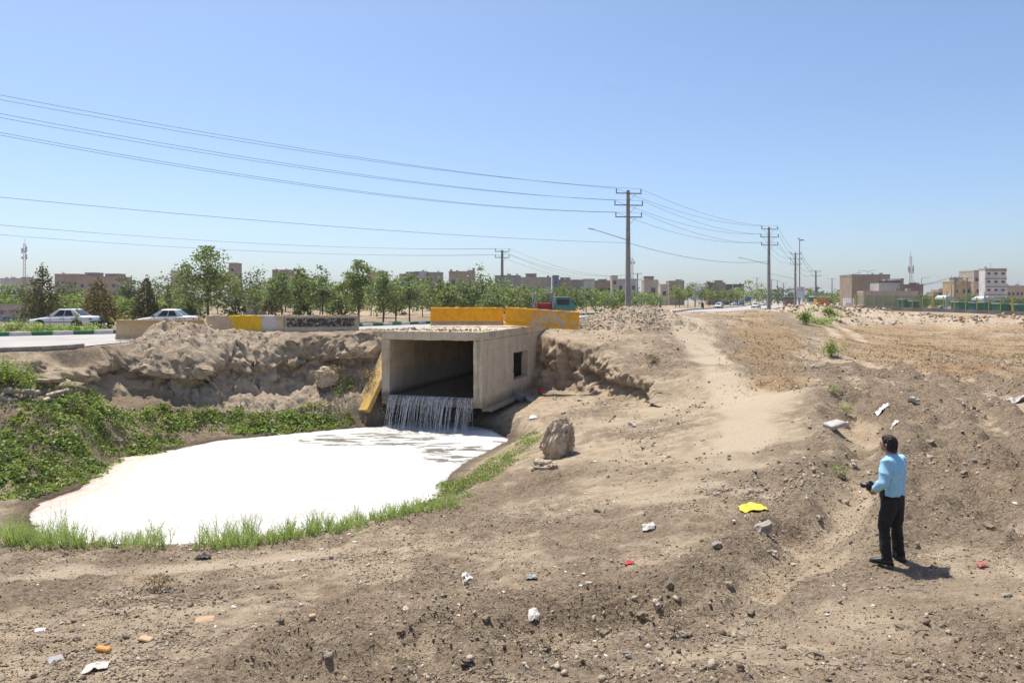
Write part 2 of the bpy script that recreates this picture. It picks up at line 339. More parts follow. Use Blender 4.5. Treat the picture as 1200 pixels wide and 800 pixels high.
def terrain(x, y, full=False):
    x = np.asarray(x, float); y = np.asarray(y, float)
    z = U_(x, y)
    far = sstep(75, 150, y + np.where(x < 20, 20, 0)) * (1 - sstep(20, 60, x - (y - 75) * .52))
    z = z + far * (-2.05 - z)
    big = sstep(170, 260, np.hypot(x, y)); z = z + big * (-2.05 - z)
    # wide mounds in the dumped rubble before the far wall
    fb, _, _, fp = poly_dist(x, y, FARBERM)
    z = z + (1 - sstep(0, 7, fb)) * (1.15 + .45 * n2(x, y, 5, 3) + .3 * n2(x, y, 2.2, 4)) * sstep(20, 34, x)
    reg = (x > -40) & (x < 12) & (y > 10) & (y < 48)
    d = np.full(x.shape, -50.0); nx = np.zeros(x.shape); ny = np.zeros(x.shape); hardw = np.zeros(x.shape); zl = np.zeros(x.shape); dh_ = np.full(x.shape, 50.0)
    if reg.any():
        xr = x[reg]; yr = y[reg]
        wob = .35 * n2(xr, yr, 1.3, 21) + .16 * n2(xr, yr, .5, 22)
        dh, hx, hy, hp = poly_dist(xr + wob, yr + wob * .7, HARD); ds, _, _, _ = poly_dist(xr, yr, SOFT)
        ins = inside(xr + wob * sstep(0, 3, ds), yr + .7 * wob * sstep(0, 3, ds), HARD + SOFT[1:-1]); sg = np.where(ins, 1., -1.)
        hw = sstep(.45, .7, ds / (dh + ds + 1e-6)); dd = sg * np.minimum(dh, ds)
        zu = z[reg]; zL = L_(xr, yr)
        dp, _, _, _ = poly_dist(xr, yr, POOL, True); pin = inside(xr, yr, POOL)
        zL = np.where(pin, WATER - .05 - .3 * np.minimum(dp, 2), np.maximum(WATER + .03 + .12 * np.minimum(dp, .4), WATER + (zL - WATER) * sstep(0, 1.1, dp)))
        Rr = 1.6 + (.8 - 1.6) * hw
        t = np.clip(dd / Rr * .5 + .5, 0, 1); t = t * (hw) + t * t * (3 - 2 * t) * (1 - hw)
        drop = np.maximum(zu - zL, 0)
        z[reg] = zu + (zL - zu) * t
        ln = np.maximum(dh, 1e-4); nx[reg] = -sg * (xr + wob - hx) / ln * -1; ny[reg] = -sg * (yr + wob * .7 - hy) / ln * -1
        d[reg] = sg * dh; hardw[reg] = hw * np.clip(drop / 1.0, 0, 1) * (dh < ds); zl[reg] = drop; dh_[reg] = dh
    # roads are cut level, the ground lies under the sheets
    rr = (y > -8)
    rd, _, _, _ = poly_dist(x, y, NEARS[::3]); fd, _, _, _ = poly_dist(x, y, FARS[::3]); inr = inside(x, y, ROADPOLY)
    wr = np.where(inr, 1.0, (1 - sstep(.2, .8, rd))); wr = np.maximum(wr, (1 - sstep(0, 6, fd)))
    z = z + wr * (np.where(inr, -2.07, np.where(rd < fd, -2.03, -2.02)) - z)
    # roughness by kind of ground
    pd, _, _, _ = poly_dist(x, y, PATH); p2, _, _, _ = poly_dist(x, y, PATH2); pw = 1.0 + .5 * n2(x, y, 4, 8) + .25 * n2(x, y, 1, 9)
    path = (1 - sstep(.4, 1.5, pd / np.maximum(pw, .4) * np.where(y < 17, 1.5, .8)))
    path = path * np.clip(.62 + .45 * sstep(16, 22, y) + .5 * n2(x, y, 2.2, 13) + .25 * n2(x, y, .7, 14), 0, 1)
    path = np.maximum(path, .45 * (1 - sstep(.3, 1.2, p2)))
    t1, _, _, _ = poly_dist(x, y, TRK1); t2, _, _, _ = poly_dist(x, y, TRK2); trk = np.maximum(1 - sstep(.3, .8, t1), 1 - sstep(.3, .8, t2)) * (.6 + .3 * n2(x, y, 1.5, 55))
    dt, _, _, _ = poly_dist(x + .25 * n2(x, y, 1.1, 31), y + .25 * n2(x, y, 1.1, 32), DITCH)
    off = 1 - wr
    loose = .5 + .5 * n2(x, y, 3.1, 11) + .3 * n2(x, y, 1.2, 12) + .55 * np.exp(-((dt - 1.0) / .45) ** 2) - .3 * (1 - sstep(.1, .6, dt))
    z = z - .36 * (1 - sstep(.1, .8, dt)) * off + .2 * np.exp(-((dt - 1.0) / .35) ** 2) * (.6 + .8 * n2(x, y, .7, 33)) * off
    pale = 0
    for (cx, cy, cr) in PALE: pale = np.maximum(pale, np.exp(-(np.hypot((x - cx), (y - cy) * .8) / cr) ** 2))
    pale = pale * np.clip(.75 + .35 * n2(x, y, 2.6, 15) + .2 * n2(x, y, .8, 16), 0, 1); loose = loose - .35 * pale
    for L in RUTS:
        q, _, _, _ = poly_dist(x + .3 * n2(x, y, 2, 35), y, L)
        rf = 1 - .4 * sstep(14, 30, y); z = z - .17 * rf * (1 - sstep(.15, .6, q)) + .11 * rf * np.exp(-((q - .85) / .32) ** 2) * (.8 + .45 * n2(x, y, .5, 36)); loose = loose + .5 * np.exp(-((q - .85) / .5) ** 2) - .5 * (1 - sstep(.15, .5, q))
    cl, _, _, _ = poly_dist(x, y, CLODS); clod = 1 - sstep(1.2, 3.6, cl + 1.2 * n2(x, y, 2, 41))
    left = (1 - sstep(1.5, 3.5, np.abs(np.hypot((x + 14.5) / 2.6, (y - 35.6) / .9)))) * (x < -6) * sstep(30, 32, y)
    clod = np.maximum(clod, left); rub = 1 - sstep(3, 8, fb)
    rubx = (x > 20)
    field = sstep(0, 6, x - (9 + (y - 28) * .42)) * sstep(24, 40, y) * rubx * (1 - .6 * rub)
    slope = np.exp(-((x - (8.2 + (y - 20) * .30)) / (1.2 + .03 * y)) ** 2) * sstep(22, 34, y) * (1 - sstep(75, 95, y))
    straw = np.clip(np.maximum(field * (.75 + .35 * n2(x, y, 7, 51) + .3 * n2(x, y, 2, 52)), slope * (.8 + .5 * n2(x, y, 2.5, 53))), 0, 1) * (1 - trk)
    fore = sstep(-2, 3, 16 - y)
    amp = (.55 + .45 * loose) * (1 - .85 * path) * (1 - .7 * trk) * off
    farfade = 1 - sstep(120, 200, y)
    z = z + amp * farfade * (.09 * n2(x, y, 1.9, 61) + .05 * n2(x, y, .8, 62))
    fine = amp * (1 - sstep(40, 60, y)) * (x > -45) * (x < 40)
    b = (1 - np.abs(n2(x, y, .42, 63))) ; b2 = (1 - np.abs(n2(x, y, .21, 64)))
    z = z + fine * (.035 * n2(x, y, .33, 65) + .045 * (b * b - .4) + .026 * (b2 - .5) + .012 * n2(x, y, .1, 66))
    nr = np.where((fine > .02) & (y < 46) & (x > -24) & (x < 26))[0] if x.ndim == 1 else None
    if nr is not None and len(nr):
        xx, yy, ff = x[nr], y[nr], fine[nr]; lo = np.clip(loose[nr] * 1.2, .15, 1); cw = clod[nr]
        z[nr] += ff * lo * (.25 * .34 * clods(xx, yy, .34, 201, .35) + .3 * .17 * clods(xx, yy, .17, 202, .4)) 
        nc = nr[cw > .05]
        if len(nc):
            xc, yc = x[nc], y[nc]; o_ = np.zeros_like(xc); z[nc] += clod[nc] * off[nc] * (.11 * blocks(xc, yc, o_, .55, 211) + .06 * blocks(xc, yc, o_, .24, 212) + .03 * blocks(xc, yc, o_, .12, 213))
        fw = sstep(0, 2.5, x[nr] - (6.2 + (y[nr] - 10) * .28)) * (1 - sstep(34, 42, y[nr])) ; ng = nr[fw > .05]
        if len(ng): xc, yc = x[ng], y[ng]; o_ = np.zeros_like(xc); g_ = fw[fw > .05] * np.clip(.35 + loose[ng], .2, 1.2); z[ng] += g_ * (.055 * blocks(xc, yc, o_, .5, 221) + .035 * blocks(xc, yc, o_, .24, 222) + .05 * np.sin((xc * .83 - yc * .42) * 4.2 + 1.2 * n2(xc, yc, 2.5, 37)))
        nf = nr[(lo > .35)]
        xc, yc = x[nf], y[nf]; o_ = np.zeros_like(xc); z[nf] += fine[nf] * np.clip(loose[nf], 0, 1) * (.03 * blocks(xc, yc, o_, .15, 214) + .045 * blocks(xc, yc, o_, .36, 215) + .014 * blocks(xc, yc, o_, .075, 216))
    z = z + clod * off * (.12 * (1 - np.abs(n2(x, y, .9, 67))) + .10 * n2(x, y, .45, 68) + .05 * n2(x, y, .2, 69) + .10 * n2(x, y, 1.6, 70))
    z = z + rub * sstep(20, 34, x) * off * (.25 * np.abs(n2(x, y, 1.6, 71)) + .2 * n2(x, y, .7, 72))
    # clearance inside the culvert box
    s_ = (x - C0[0]) * AX[0] + (y - C0[1]) * AX[1]; t_ = (x - C0[0]) * BX[0] + (y - C0[1]) * BX[1]
    box = (s_ > -.3) & (s_ < CL - .2) & (t_ > .16) & (t_ < CW - .16)
    z = np.where(box, np.minimum(z, -5.25), z)
    near = (s_ > -1) & (s_ < CL) & (t_ > -2.5) & (t_ < CW + 2.5) & (s_ > 2.0)
    z = np.where((s_ > 1.5) & (s_ < CL + 3) & (t_ > -1.5) & (t_ < CW + 1.5) & ~box & (d < -.8), np.clip(z, -2.4, -1.52), z)
    if not full: return z + CAMZ
    damp = np.zeros(x.shape)
    dp, _, _, _ = poly_dist(x, y, POOL, True); damp = (1 - sstep(.1, .9, dp)) * (z < WATER + .8)
    return z + CAMZ, dict(d=d, nx=nx, ny=ny, hw=hardw, drop=zl, path=np.clip(np.maximum(np.maximum(path, trk), .6 * pale * off), 0, 1), loose=np.clip(loose, 0, 1), straw=straw, damp=damp, clod=np.maximum(clod, rub * rubx))
def ground(x, y): return float(terrain(np.array([x]), np.array([y]))[0])
def grounds(P): P = np.asarray(P, float); return terrain(P[:, 0], P[:, 1])

def axis_lines(segs, lo, hi, g=1.12):
    a = [segs[0][0]]
    for s0, s1, st in segs:
        k = max(1, int(round((s1 - s0) / st))); a += list(np.linspace(s0, s1, k + 1)[1:])
    st = segs[-1][2]
    while a[-1] < hi: st *= g; a.append(a[-1] + st)
    st = segs[0][2]; pre = []; c = a[0]
    while c > lo: st *= g; c -= st; pre.append(c)
    return np.array(pre[::-1] + a)
def build_terrain():
    gx = axis_lines([(-24, -14, .09), (-14, 8, .065), (8, 14, .09), (14, 26, .16)], -2500, 2500)
    gy = axis_lines([(2.5, 4.5, .08), (4.5, 15, .045), (15, 26, .075), (26, 32, .07), (32, 41, .042), (41, 52, .1)], -60, 3200)
    X, Y = np.meshgrid(gx, gy); nxv, nyv = len(gx), len(gy)
    x = X.ravel(); y = Y.ravel(); z, m = terrain(x, y, True)
    d = m['d']; hw = m['hw']; Rw = 1.15; a = np.clip(np.abs(d) / Rw, 0, 1)
    dn = np.sign(d) * Rw * a ** 2.3; sh = np.where(np.abs(d) < Rw, dn - d, 0) * hw * .92
    px = x + m['nx'] * sh; py = y + m['ny'] * sh
    face = np.exp(-(d / .8) ** 2) * hw
    idx = np.where(face > .02)[0]; fx, fy, fz = px[idx], py[idx], z[idx]
    nz = .34 * vnoise(fx / .9, fy / .9, fz / .7, 81) + .22 * vnoise(fx / .38, fy / .38, fz / .34, 82) + .11 * vnoise(fx / .16, fy / .16, fz / .15, 83) + .04 * vnoise(fx / .07, fy / .07, fz / .07, 84)
    nz = nz * .75 + .17 * blocks(fx, fy, fz, .5, 88) + .08 * blocks(fx, fy, fz, .2, 89)
    q = np.clip(d[idx] / .8 * .5 + .5, 0, 1)                     # 0 at the lip, 1 at the foot: the foot is eaten back
    und = -.6 * np.sin(np.pi * np.clip(q, 0, 1)) ** 2 * (q > .0) * (.6 + .6 * vnoise(fx / 1.7, fy / 1.7, fz * 0, 85))
    k = (nz + und * (q > .5)) * face[idx]
    px[idx] += m['nx'][idx] * k; py[idx] += m['ny'][idx] * k; z[idx] += .5 * face[idx] * (.10 * vnoise(fx / .3, fy / .3, fz / .3, 86) + .05 * vnoise(fx / .12, fy / .12, fz / .12, 87))
    # box clearance again after the sideways shift
    s_ = (px - C0[0]) * AX[0] + (py - C0[1]) * AX[1]; t_ = (px - C0[0]) * BX[0] + (py - C0[1]) * BX[1]
    bx = (s_ > -.3) & (s_ < CL - .2) & (t_ > .2) & (t_ < CW - .2); z = np.where(bx, np.minimum(z, -5.25 + CAMZ), z)
    i = np.arange(nxv * nyv).reshape(nyv, nxv)
    Fc = np.stack([i[:-1, :-1].ravel(), i[:-1, 1:].ravel(), i[1:, 1:].ravel(), i[1:, :-1].ravel()], 1)
    me = np_mesh('ground', np.stack([px, py, z], 1), Fc, True)
    for nm, arr in (('path', m['path']), ('loose', m['loose']), ('straw', m['straw']), ('damp', m['damp']), ('clod', m['clod']), ('face', face)):
        at_ = me.attributes.new(nm, 'FLOAT', 'POINT'); at_.data.foreach_set('value', arr.astype(np.float32))
    print('terrain', len(px), 'verts')
    return me
def ground_material():
    n = N('dry_earth'); P = n.pos()
    big = n.noise(.35, 3, .6, P); mid = n.noise(2.3, 5, .62, P); fine = n.noise(17, 4, .65, P); sp = n.noise(60, 3, .6, P)
    path = n.attr('path')[2]; loose = n.attr('loose')[2]; straw = n.attr('straw')[2]; damp = n.attr('damp')[2]; clod = n.attr('clod')[2]; face = n.attr('face')[2]
    earth = n.mix(n.rng(mid, .3, .7), (.51, .405, .28), (.375, .285, .19))
    dark = n.mix(n.rng(fine, .35, .65), (.325, .25, .172), (.185, .138, .093))
    lf = n.math('MULTIPLY', n.rng(n.math('ADD', n.math('MULTIPLY', loose, .5), n.math('MULTIPLY', mid, .8)), .42, .74), .92)
    c = n.mix(lf, earth, dark)
    grey = n.mix(n.rng(mid, .35, .65), (.58, .47, .345), (.43, .34, .24))
    c = n.mix(n.math('MULTIPLY', clod, .85), c, grey)
    pale = n.mix(n.rng(fine, .3, .7), (.57, .465, .335), (.48, .38, .265))
    pf = n.rng(n.math('ADD', path, n.math('MULTIPLY', n.math('SUBTRACT', mid, .5), .9)), .3, .9)
    c = n.mix(pf, c, pale)
    yel = n.mix(n.rng(fine, .35, .65), (.40, .275, .155), (.29, .19, .105))
    c = n.mix(n.math('MULTIPLY', n.rng(n.math('ADD', straw, n.math('MULTIPLY', n.math('SUBTRACT', mid, .5), .8)), .3, .8), .9), c, yel)
    strat = n.mix(n.rng(n.noise(1.6, 5, .6, n.scaled(P, (.5, .5, 3))), .35, .65), (.60, .475, .33), (.45, .345, .232))
    c = n.mix(n.math('MULTIPLY', n.rng(face, .25, .7), .85), c, strat)
    c = n.mix(n.math('MULTIPLY', n.rng(big, .45, .7), .35), c, n.mix(1.0, c, (.8, .74, .68), 'MULTIPLY'))
    c = n.mix(n.math('MULTIPLY', n.rng(sp, .62, .72), .4), c, (.62, .55, .47))
    c = n.mix(n.math('MULTIPLY', n.rng(sp, .38, .30), .55), c, (.09, .065, .045))
    c = n.mix(n.math('MULTIPLY', damp, .75), c, (.10, .075, .052))
    h = n.math('ADD', n.math('MULTIPLY', fine, 1.0), n.math('ADD', n.math('MULTIPLY', sp, .45), n.math('ADD', n.math('MULTIPLY', n.noise(7, 6, .75, P), 1.5), n.math('MULTIPLY', n.voro(9, P, 'DISTANCE_TO_EDGE'), .5))))
    return n.fin(c, .95, n.bump(h, 1.0, .065), spec=.12)
g_o = link_mesh('ground', build_terrain(), ground_material()); tag(g_o, 'dry brown earth ground with banks, mounds and field', kind='structure')

# ------------------------------------------------------------------ roads and kerbs
def strip(A, B, z, name, mat, label):
    V = [(p[0], p[1], z) for p in A] + [(p[0], p[1], z) for p in B]; k = len(A)
    o = link_mesh(name, np_mesh(name, V, [(i, i + 1, k + i + 1, k + i) for i in range(k - 1)]), mat); tag(o, label, kind='structure'); return o
def asphalt():
    n = N('asphalt'); P = n.pos()
    a = n.mix(n.rng(n.noise(.5, 4, .6, P), .35, .65), (.40, .37, .34), (.33, .305, .28))
    a = n.mix(n.math('MULTIPLY', n.rng(n.noise(90, 2, .6, P), .55, .7), .3), a, (.4, .38, .35))
    return n.fin(a, .85, n.bump(n.noise(140, 2, .6, P), .25, .01), spec=.25)
MAT_ASPH = asphalt()
road = strip(NEARS, FARS, 0.0, 'road', MAT_ASPH, 'pale grey asphalt road running past the barriers')
def offset(line, d):
    L = np.array(line); T = np.gradient(L, axis=0); T /= np.linalg.norm(T, axis=1)[:, None]
    return L + np.stack([-T[:, 1], T[:, 0]], 1) * d
def resample(line, step, a=0, b=1e9):
    L = np.array(line); s = np.concatenate([[0], np.cumsum(np.linalg.norm(np.diff(L, axis=0), axis=1))]); b = min(b, s[-1])
    q = np.arange(a, b, step); return np.stack([np.interp(q, s, L[:, 0]), np.interp(q, s, L[:, 1])], 1)
def kerb_row(line, step, h, wd, mats, name, label, keep=lambda p: True, gap=.02):
    e = empty(name); tag(e, label, kind='structure'); pts = resample(line, step); me = {}
    for i in range(len(pts) - 1):
        p, q = pts[i], pts[i + 1]
        if not keep(p): continue
        m = mats[i % len(mats)]
        if m.name not in me:
            me[m.name] = MB().box((0, 0, 0), (step - gap, wd, h)).mesh('kerb_stone', .018)
        dv = q - p
        link_mesh('kerb_stone', me[m.name], m, e, ((p[0] + q[0]) / 2, (p[1] + q[1]) / 2, h / 2 - .03), (0, 0, math.atan2(dv[1], dv[0]) + random.uniform(-.012, .012)))
    return e
K_GREEN = M('kerb_green', (.018, .13, .045), (.03, .17, .07), 6, .6); K_WHITE = M('kerb_white', (.62, .61, .58), (.48, .47, .44), 5, .7)
K_GREY = M('kerb_grey', (.36, .31, .26), (.27, .23, .19), 4, .9, .3); K_BLACK = M('kerb_black', (.03, .03, .03), (.05, .05, .048), 5, .7)
vis = lambda p: p[1] > 5 and -40 < 600 + p[0] / p[1] * F < 1240
kerb_row(offset(FARS, .1), 1.03, .26, .28, [K_GREEN, K_WHITE], 'painted_kerb', 'green and white painted kerb along the tree strip', lambda p: vis(p) and p[1] < 125)
kerb_row(offset(NEARS, -.12), 1.0, .17, .2, [K_GREY], 'stone_kerb', 'dusty grey stone kerb at the edge of the road', lambda p: vis(p) and p[1] < 30.6)
MED = smooth_line([(27, 121), (37, 150), (56, 192), (76, 240), (104, 315), (150, 410)], 6)
kerb_row(MED, 1.6, .32, .5, [K_BLACK, K_WHITE], 'median_kerb', 'low black and white median kerb between the carriageways', lambda p: p[1] < 330, .05)
# ================================================================== CULVERT, WATER, BARRIERS
def subdiv(me, cell):
    bm = bmesh.new(); bm.from_mesh(me)
    for _ in range(6):
        E = [e for e in bm.edges if e.calc_length() > cell * 1.5]
        if not E: break
        bmesh.ops.subdivide_edges(bm, edges=E, cuts=1, use_grid_fill=True)
    bm.to_mesh(me); bm.free(); return me
def roughen(me, cell=.15, amp=.02, wl=.3, seed=3, smooth=False):
    subdiv(me, cell); n = len(me.vertices); co = np.empty(n * 3, np.float32); me.vertices.foreach_get('co', co); co = co.reshape(-1, 3).astype(float)
    no = np.empty(n * 3, np.float32); me.vertices.foreach_get('normal', no); no = no.reshape(-1, 3)
    k = amp * (vnoise(co[:, 0] / wl + 5, co[:, 1] / wl, co[:, 2] / wl, seed) + .5 * vnoise(co[:, 0] / wl * 2.3, co[:, 1] / wl * 2.3, co[:, 2] / wl * 2.3, seed + 1))
    co += no * k[:, None]; me.vertices.foreach_set('co', co.astype(np.float32).ravel())
    me.polygons.foreach_set('use_smooth', np.full(len(me.polygons), smooth)); me.update(); return me

def concrete(name, a, b, dust=True, tide=False):
    n = N(name); P = n.coord(); x, y, z = n.sep(P)
    c = n.mix(n.rng(n.noise(1.2, 6, .62, P), .3, .7), a, b)
    streak = n.noise(3.5, 4, .6, n.scaled(P, (1.5, 1.5, .16)))
    c = n.mix(n.math('MULTIPLY', n.rng(streak, .5, .72), .55), c, tuple(v * .55 for v in b))
    c = n.mix(n.math('MULTIPLY', n.rng(n.noise(9, 4, .6, P), .58, .7), .35), c, tuple(min(1, v * 1.35) for v in a))
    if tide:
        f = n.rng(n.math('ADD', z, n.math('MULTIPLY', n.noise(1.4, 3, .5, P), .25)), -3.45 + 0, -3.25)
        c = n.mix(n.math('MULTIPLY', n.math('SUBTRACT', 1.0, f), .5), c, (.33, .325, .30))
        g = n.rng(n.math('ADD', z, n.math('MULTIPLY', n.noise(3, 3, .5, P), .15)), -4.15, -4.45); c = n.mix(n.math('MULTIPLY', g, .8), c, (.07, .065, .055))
    if dust:
        nz = n.sep(n.n('ShaderNodeNewGeometry').outputs['Normal'])[2]
        c = n.mix(n.math('MULTIPLY', n.rng(nz, .5, .95), .85), c, n.mix(n.rng(n.noise(6, 4, .6, P), .35, .65), (.50, .41, .31), (.40, .32, .235)))
    jz = n.math('ABSOLUTE', n.math('SUBTRACT', n.math('FRACT', n.math('MULTIPLY', n.math('ADD', z, 10.0), 1.05)), .5)); jx = n.math('ABSOLUTE', n.math('SUBTRACT', n.math('FRACT', n.math('MULTIPLY', n.math('ADD', x, 20.3), .41)), .5))
    jn = n.math('MAXIMUM', n.rng(jz, .488, .497), n.rng(jx, .494, .499)); c = n.mix(n.math('MULTIPLY', jn, n.rng(n.noise(2, 3, .6, P), .35, .6, .1, .6)), c, tuple(v * .45 for v in b))
    rust = n.math('MULTIPLY', n.rng(n.noise(1.1, 5, .65, n.scaled(P, (1.2, 1.2, .3))), .58, .72), .6); c = n.mix(rust, c, (.27, .17, .085))
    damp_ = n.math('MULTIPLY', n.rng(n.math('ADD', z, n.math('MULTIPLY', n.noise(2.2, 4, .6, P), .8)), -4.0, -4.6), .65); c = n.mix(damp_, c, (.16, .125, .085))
    board = n.math('MULTIPLY', n.rng(n.math('FRACT', n.math('MULTIPLY', z, 4.0)), .0, .06), .5)
    h = n.math('ADD', n.math('MULTIPLY', n.noise(14, 5, .6, P), .8), n.math('ADD', n.math('MULTIPLY', board, .25), n.math('MULTIPLY', n.noise(70, 3, .6, P), .3)))
    return n.fin(c, .9, n.bump(h, .5, .02), spec=.2)
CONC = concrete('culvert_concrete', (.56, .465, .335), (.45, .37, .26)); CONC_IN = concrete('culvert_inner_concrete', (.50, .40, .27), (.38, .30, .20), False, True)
ang = math.atan2(AX[1], AX[0])
cv = empty('box_culvert', (C0[0], C0[1], CAMZ), ang); tag(cv, 'weathered concrete box culvert spilling water into the foam pool', 'culvert')
ZT, ZB, ZF = -1.45, -5.0, -4.62
m = MB().box((CL / 2, CW / 2, ZT - .21), (CL, CW, .42)).mesh('roof_slab', .03); roughen(m, .11, .026, .2, 5); link_mesh('roof_slab', m, CONC, cv)
for (t0, t1, hole) in ((CW - CT, CW, None), (0, CT, (4.9, 7.7, -4.2, -2.78))):
    b = MB(); z0, z1 = ZB, ZT - .42
    if hole is None: b.box((CL / 2, (t0 + t1) / 2, (z0 + z1) / 2), (CL, CT, z1 - z0))
    else:
        s0, s1, h0, h1 = hole
        for t in (t0, t1):
            k = [(0, z0), (s0, z0), (s1, z0), (CL, z0), (0, h0), (s0, h0), (s1, h0), (CL, h0), (0, h1), (s0, h1), (s1, h1), (CL, h1), (0, z1), (s0, z1), (s1, z1), (CL, z1)]
            b.add([(p[0], t, p[1]) for p in k], [(r * 4 + c, r * 4 + c + 1, r * 4 + c + 5, r * 4 + c + 4) for r in range(3) for c in range(3) if (r, c) != (1, 1)])
        q = [(s0, h0), (s1, h0), (s1, h1), (s0, h1)]
        b.add([(p[0], t0, p[1]) for p in q] + [(p[0], t1, p[1]) for p in q], [(i, (i + 1) % 4, 4 + (i + 1) % 4, 4 + i) for i in range(4)])
        q = [(0, z0), (CL, z0), (CL, z1), (0, z1)]
        b.add([(p[0], t0, p[1]) for p in q] + [(p[0], t1, p[1]) for p in q], [(i, (i + 1) % 4, 4 + (i + 1) % 4, 4 + i) for i in range(4)])
    me = b.mesh('side_wall'); bm = bmesh.new(); bm.from_mesh(me); bmesh.ops.remove_doubles(bm, verts=bm.verts, dist=.001); bmesh.ops.recalc_face_normals(bm, faces=bm.faces)
    bmesh.ops.bevel(bm, geom=[e for e in bm.edges if len(e.link_faces) == 2 and e.calc_face_angle(0) > .4], offset=.025, segments=1, affect='EDGES'); bm.to_mesh(me); bm.free()
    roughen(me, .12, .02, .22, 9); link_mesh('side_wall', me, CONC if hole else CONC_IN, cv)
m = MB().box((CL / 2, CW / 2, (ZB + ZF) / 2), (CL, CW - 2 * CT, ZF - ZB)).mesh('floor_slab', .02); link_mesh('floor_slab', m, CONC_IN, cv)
m = MB().box((CL / 2 + .3, -.02, ZB - .11), (CL - .6, .5, .22)).mesh('footing', .03); roughen(m, .15, .03, .3, 12); link_mesh('footing', m, CONC, cv)
m = MB().box((CL / 2 + .3, CW - .1, ZB - .11), (CL - .6, .4, .22)).mesh('footing', .03); roughen(m, .15, .03, .3, 13); link_mesh('footing', m, CONC, cv)
# patch repair near the mouth and the upright mortar strip
m = MB().box((1.55, -.006, -1.62), (.75, .03, .26)).mesh('mortar_patch', .006); link_mesh('mortar_patch', m, M('patch_mortar', (.37, .33, .28), (.31, .27, .22), 5, .9, .2), cv)
m = MB().box((-.008, .21, -3.35), (.03, .05, 2.9)).mesh('mortar_strip', .006); roughen(m, .1, .008, .1, 4); link_mesh('mortar_strip', m, M('patch_mortar', (.37, .33, .28)), cv)

# water running over the floor and falling into the pool
def water_mat(name, col, rough=.08, alpha=1.0):
    n = N(name); P = n.pos()
    m_ = n.fin(n.mix(n.rng(n.noise(3, 4, .6, P), .4, .7), col, tuple(min(1, v * 1.7) for v in col)), rough, n.bump(n.noise(7, 4, .6, P), .35, .03), spec=.5); return m_
st = link_mesh('stream', MB().box((CL / 2 - .02, CW / 2, ZF + .05), (CL, CW - 2 * CT + .02, .10)).mesh('stream', .03), water_mat('stream_water', (.055, .052, .045)))
st.location = (C0[0], C0[1], CAMZ); st.rotation_euler = (0, 0, ang); tag(st, 'grey waste water sliding out over the culvert floor', kind='structure')
n = N('falling_water'); n.fin((.68, .68, .65), .25, None, spec=.5)
tr = n.n('ShaderNodeBsdfTransparent'); mx = n.n('ShaderNodeMixShader'); P = n.coord(); fz = n.noise(6, 4, .7, n.scaled(P, (3, 3, .8)))
n.l(n.rng(fz, .30, .62, .15, .85), mx.inputs[0]); n.l(tr.outputs[0], mx.inputs[1]); n.l(n.b.outputs[0], mx.inputs[2]); n.l(mx.outputs[0], n.out.inputs[0]); FALL = n.m
def fall_mesh():
    V = []; Fc = []; r = np.random.default_rng(3)
    cen = r.uniform(CT, CW - CT, 30); cwd = r.uniform(.02, .16, 30)
    for k in range(250):
        j = r.integers(0, 30); t = np.clip(cen[j] + r.normal() * cwd[j], CT + .02, CW - CT - .02) if r.random() < .8 else r.uniform(CT, CW - CT); clus = .5 + .5 * math.sin(t * 9.0) * math.sin(t * 3.7 + 1); thick = r.uniform(.003, .009) * (1.5 if r.random() < .2 else 1)
        if t > CW - CT: t = CW - CT - r.random() * .3
        v0 = 1.2 + .5 * math.sin(t * 5.1 + 2) * math.sin(t * 2.3) + r.normal() * .18; t_end = math.sqrt(2 * (ZF + .09 - WATER) / 9.8) * 1.02; ts = r.uniform(0, .5) if r.random() < .4 else 0; te = t_end if r.random() < .5 else r.uniform(.3, .95) * t_end
        pts = []; dt = r.normal(0, .12)
        for q in np.linspace(ts * t_end, te, 9): pts.append((-v0 * q, t + dt * q + .012 * math.sin(30 * q + k), ZF + .09 - 4.9 * q * q))
        b = len(V); nn = len(pts)
        for i, p in enumerate(pts):
            wd = thick * (1.6 - .9 * i / nn)
            V += [(p[0], p[1] - wd, p[2]), (p[0] - wd, p[1], p[2]), (p[0], p[1] + wd, p[2])]
        for i in range(nn - 1):
            a = b + i * 3; Fc += [(a, a + 1, a + 4, a + 3), (a + 1, a + 2, a + 5, a + 4)]
    for k in range(2600):                                        # drops and spray
        q = r.uniform(.12, .6); v0 = r.uniform(.6, 2.3); t = r.uniform(CT - .15, CW - CT + .25); c = np.array((-v0 * q + r.normal(0, .05), t + r.normal(0, .06), max(ZF + .09 - 4.9 * q * q, WATER + .02))); s = r.uniform(.004, .011); b = len(V)
        V += [tuple(c + s * np.array(o)) for o in ((1, 0, 0), (-1, 0, 0), (0, 1, 0), (0, 0, 2.2))]; Fc += [(b, b + 2, b + 3, b + 3), (b + 1, b + 3, b + 2, b + 2)]
    return V, Fc
V, Fc = fall_mesh(); me = bpy.data.meshes.new('waterfall'); me.from_pydata(V, [], [tuple(dict.fromkeys(f)) for f in Fc]); me.polygons.foreach_set('use_smooth', [True] * len(me.polygons))
wf = link_mesh('waterfall', me, FALL); wf.location = (C0[0], C0[1], CAMZ); wf.rotation_euler = (0, 0, ang)
tag(wf, 'ragged curtain of grey water falling from the culvert mouth', 'waterfall', kind='stuff')

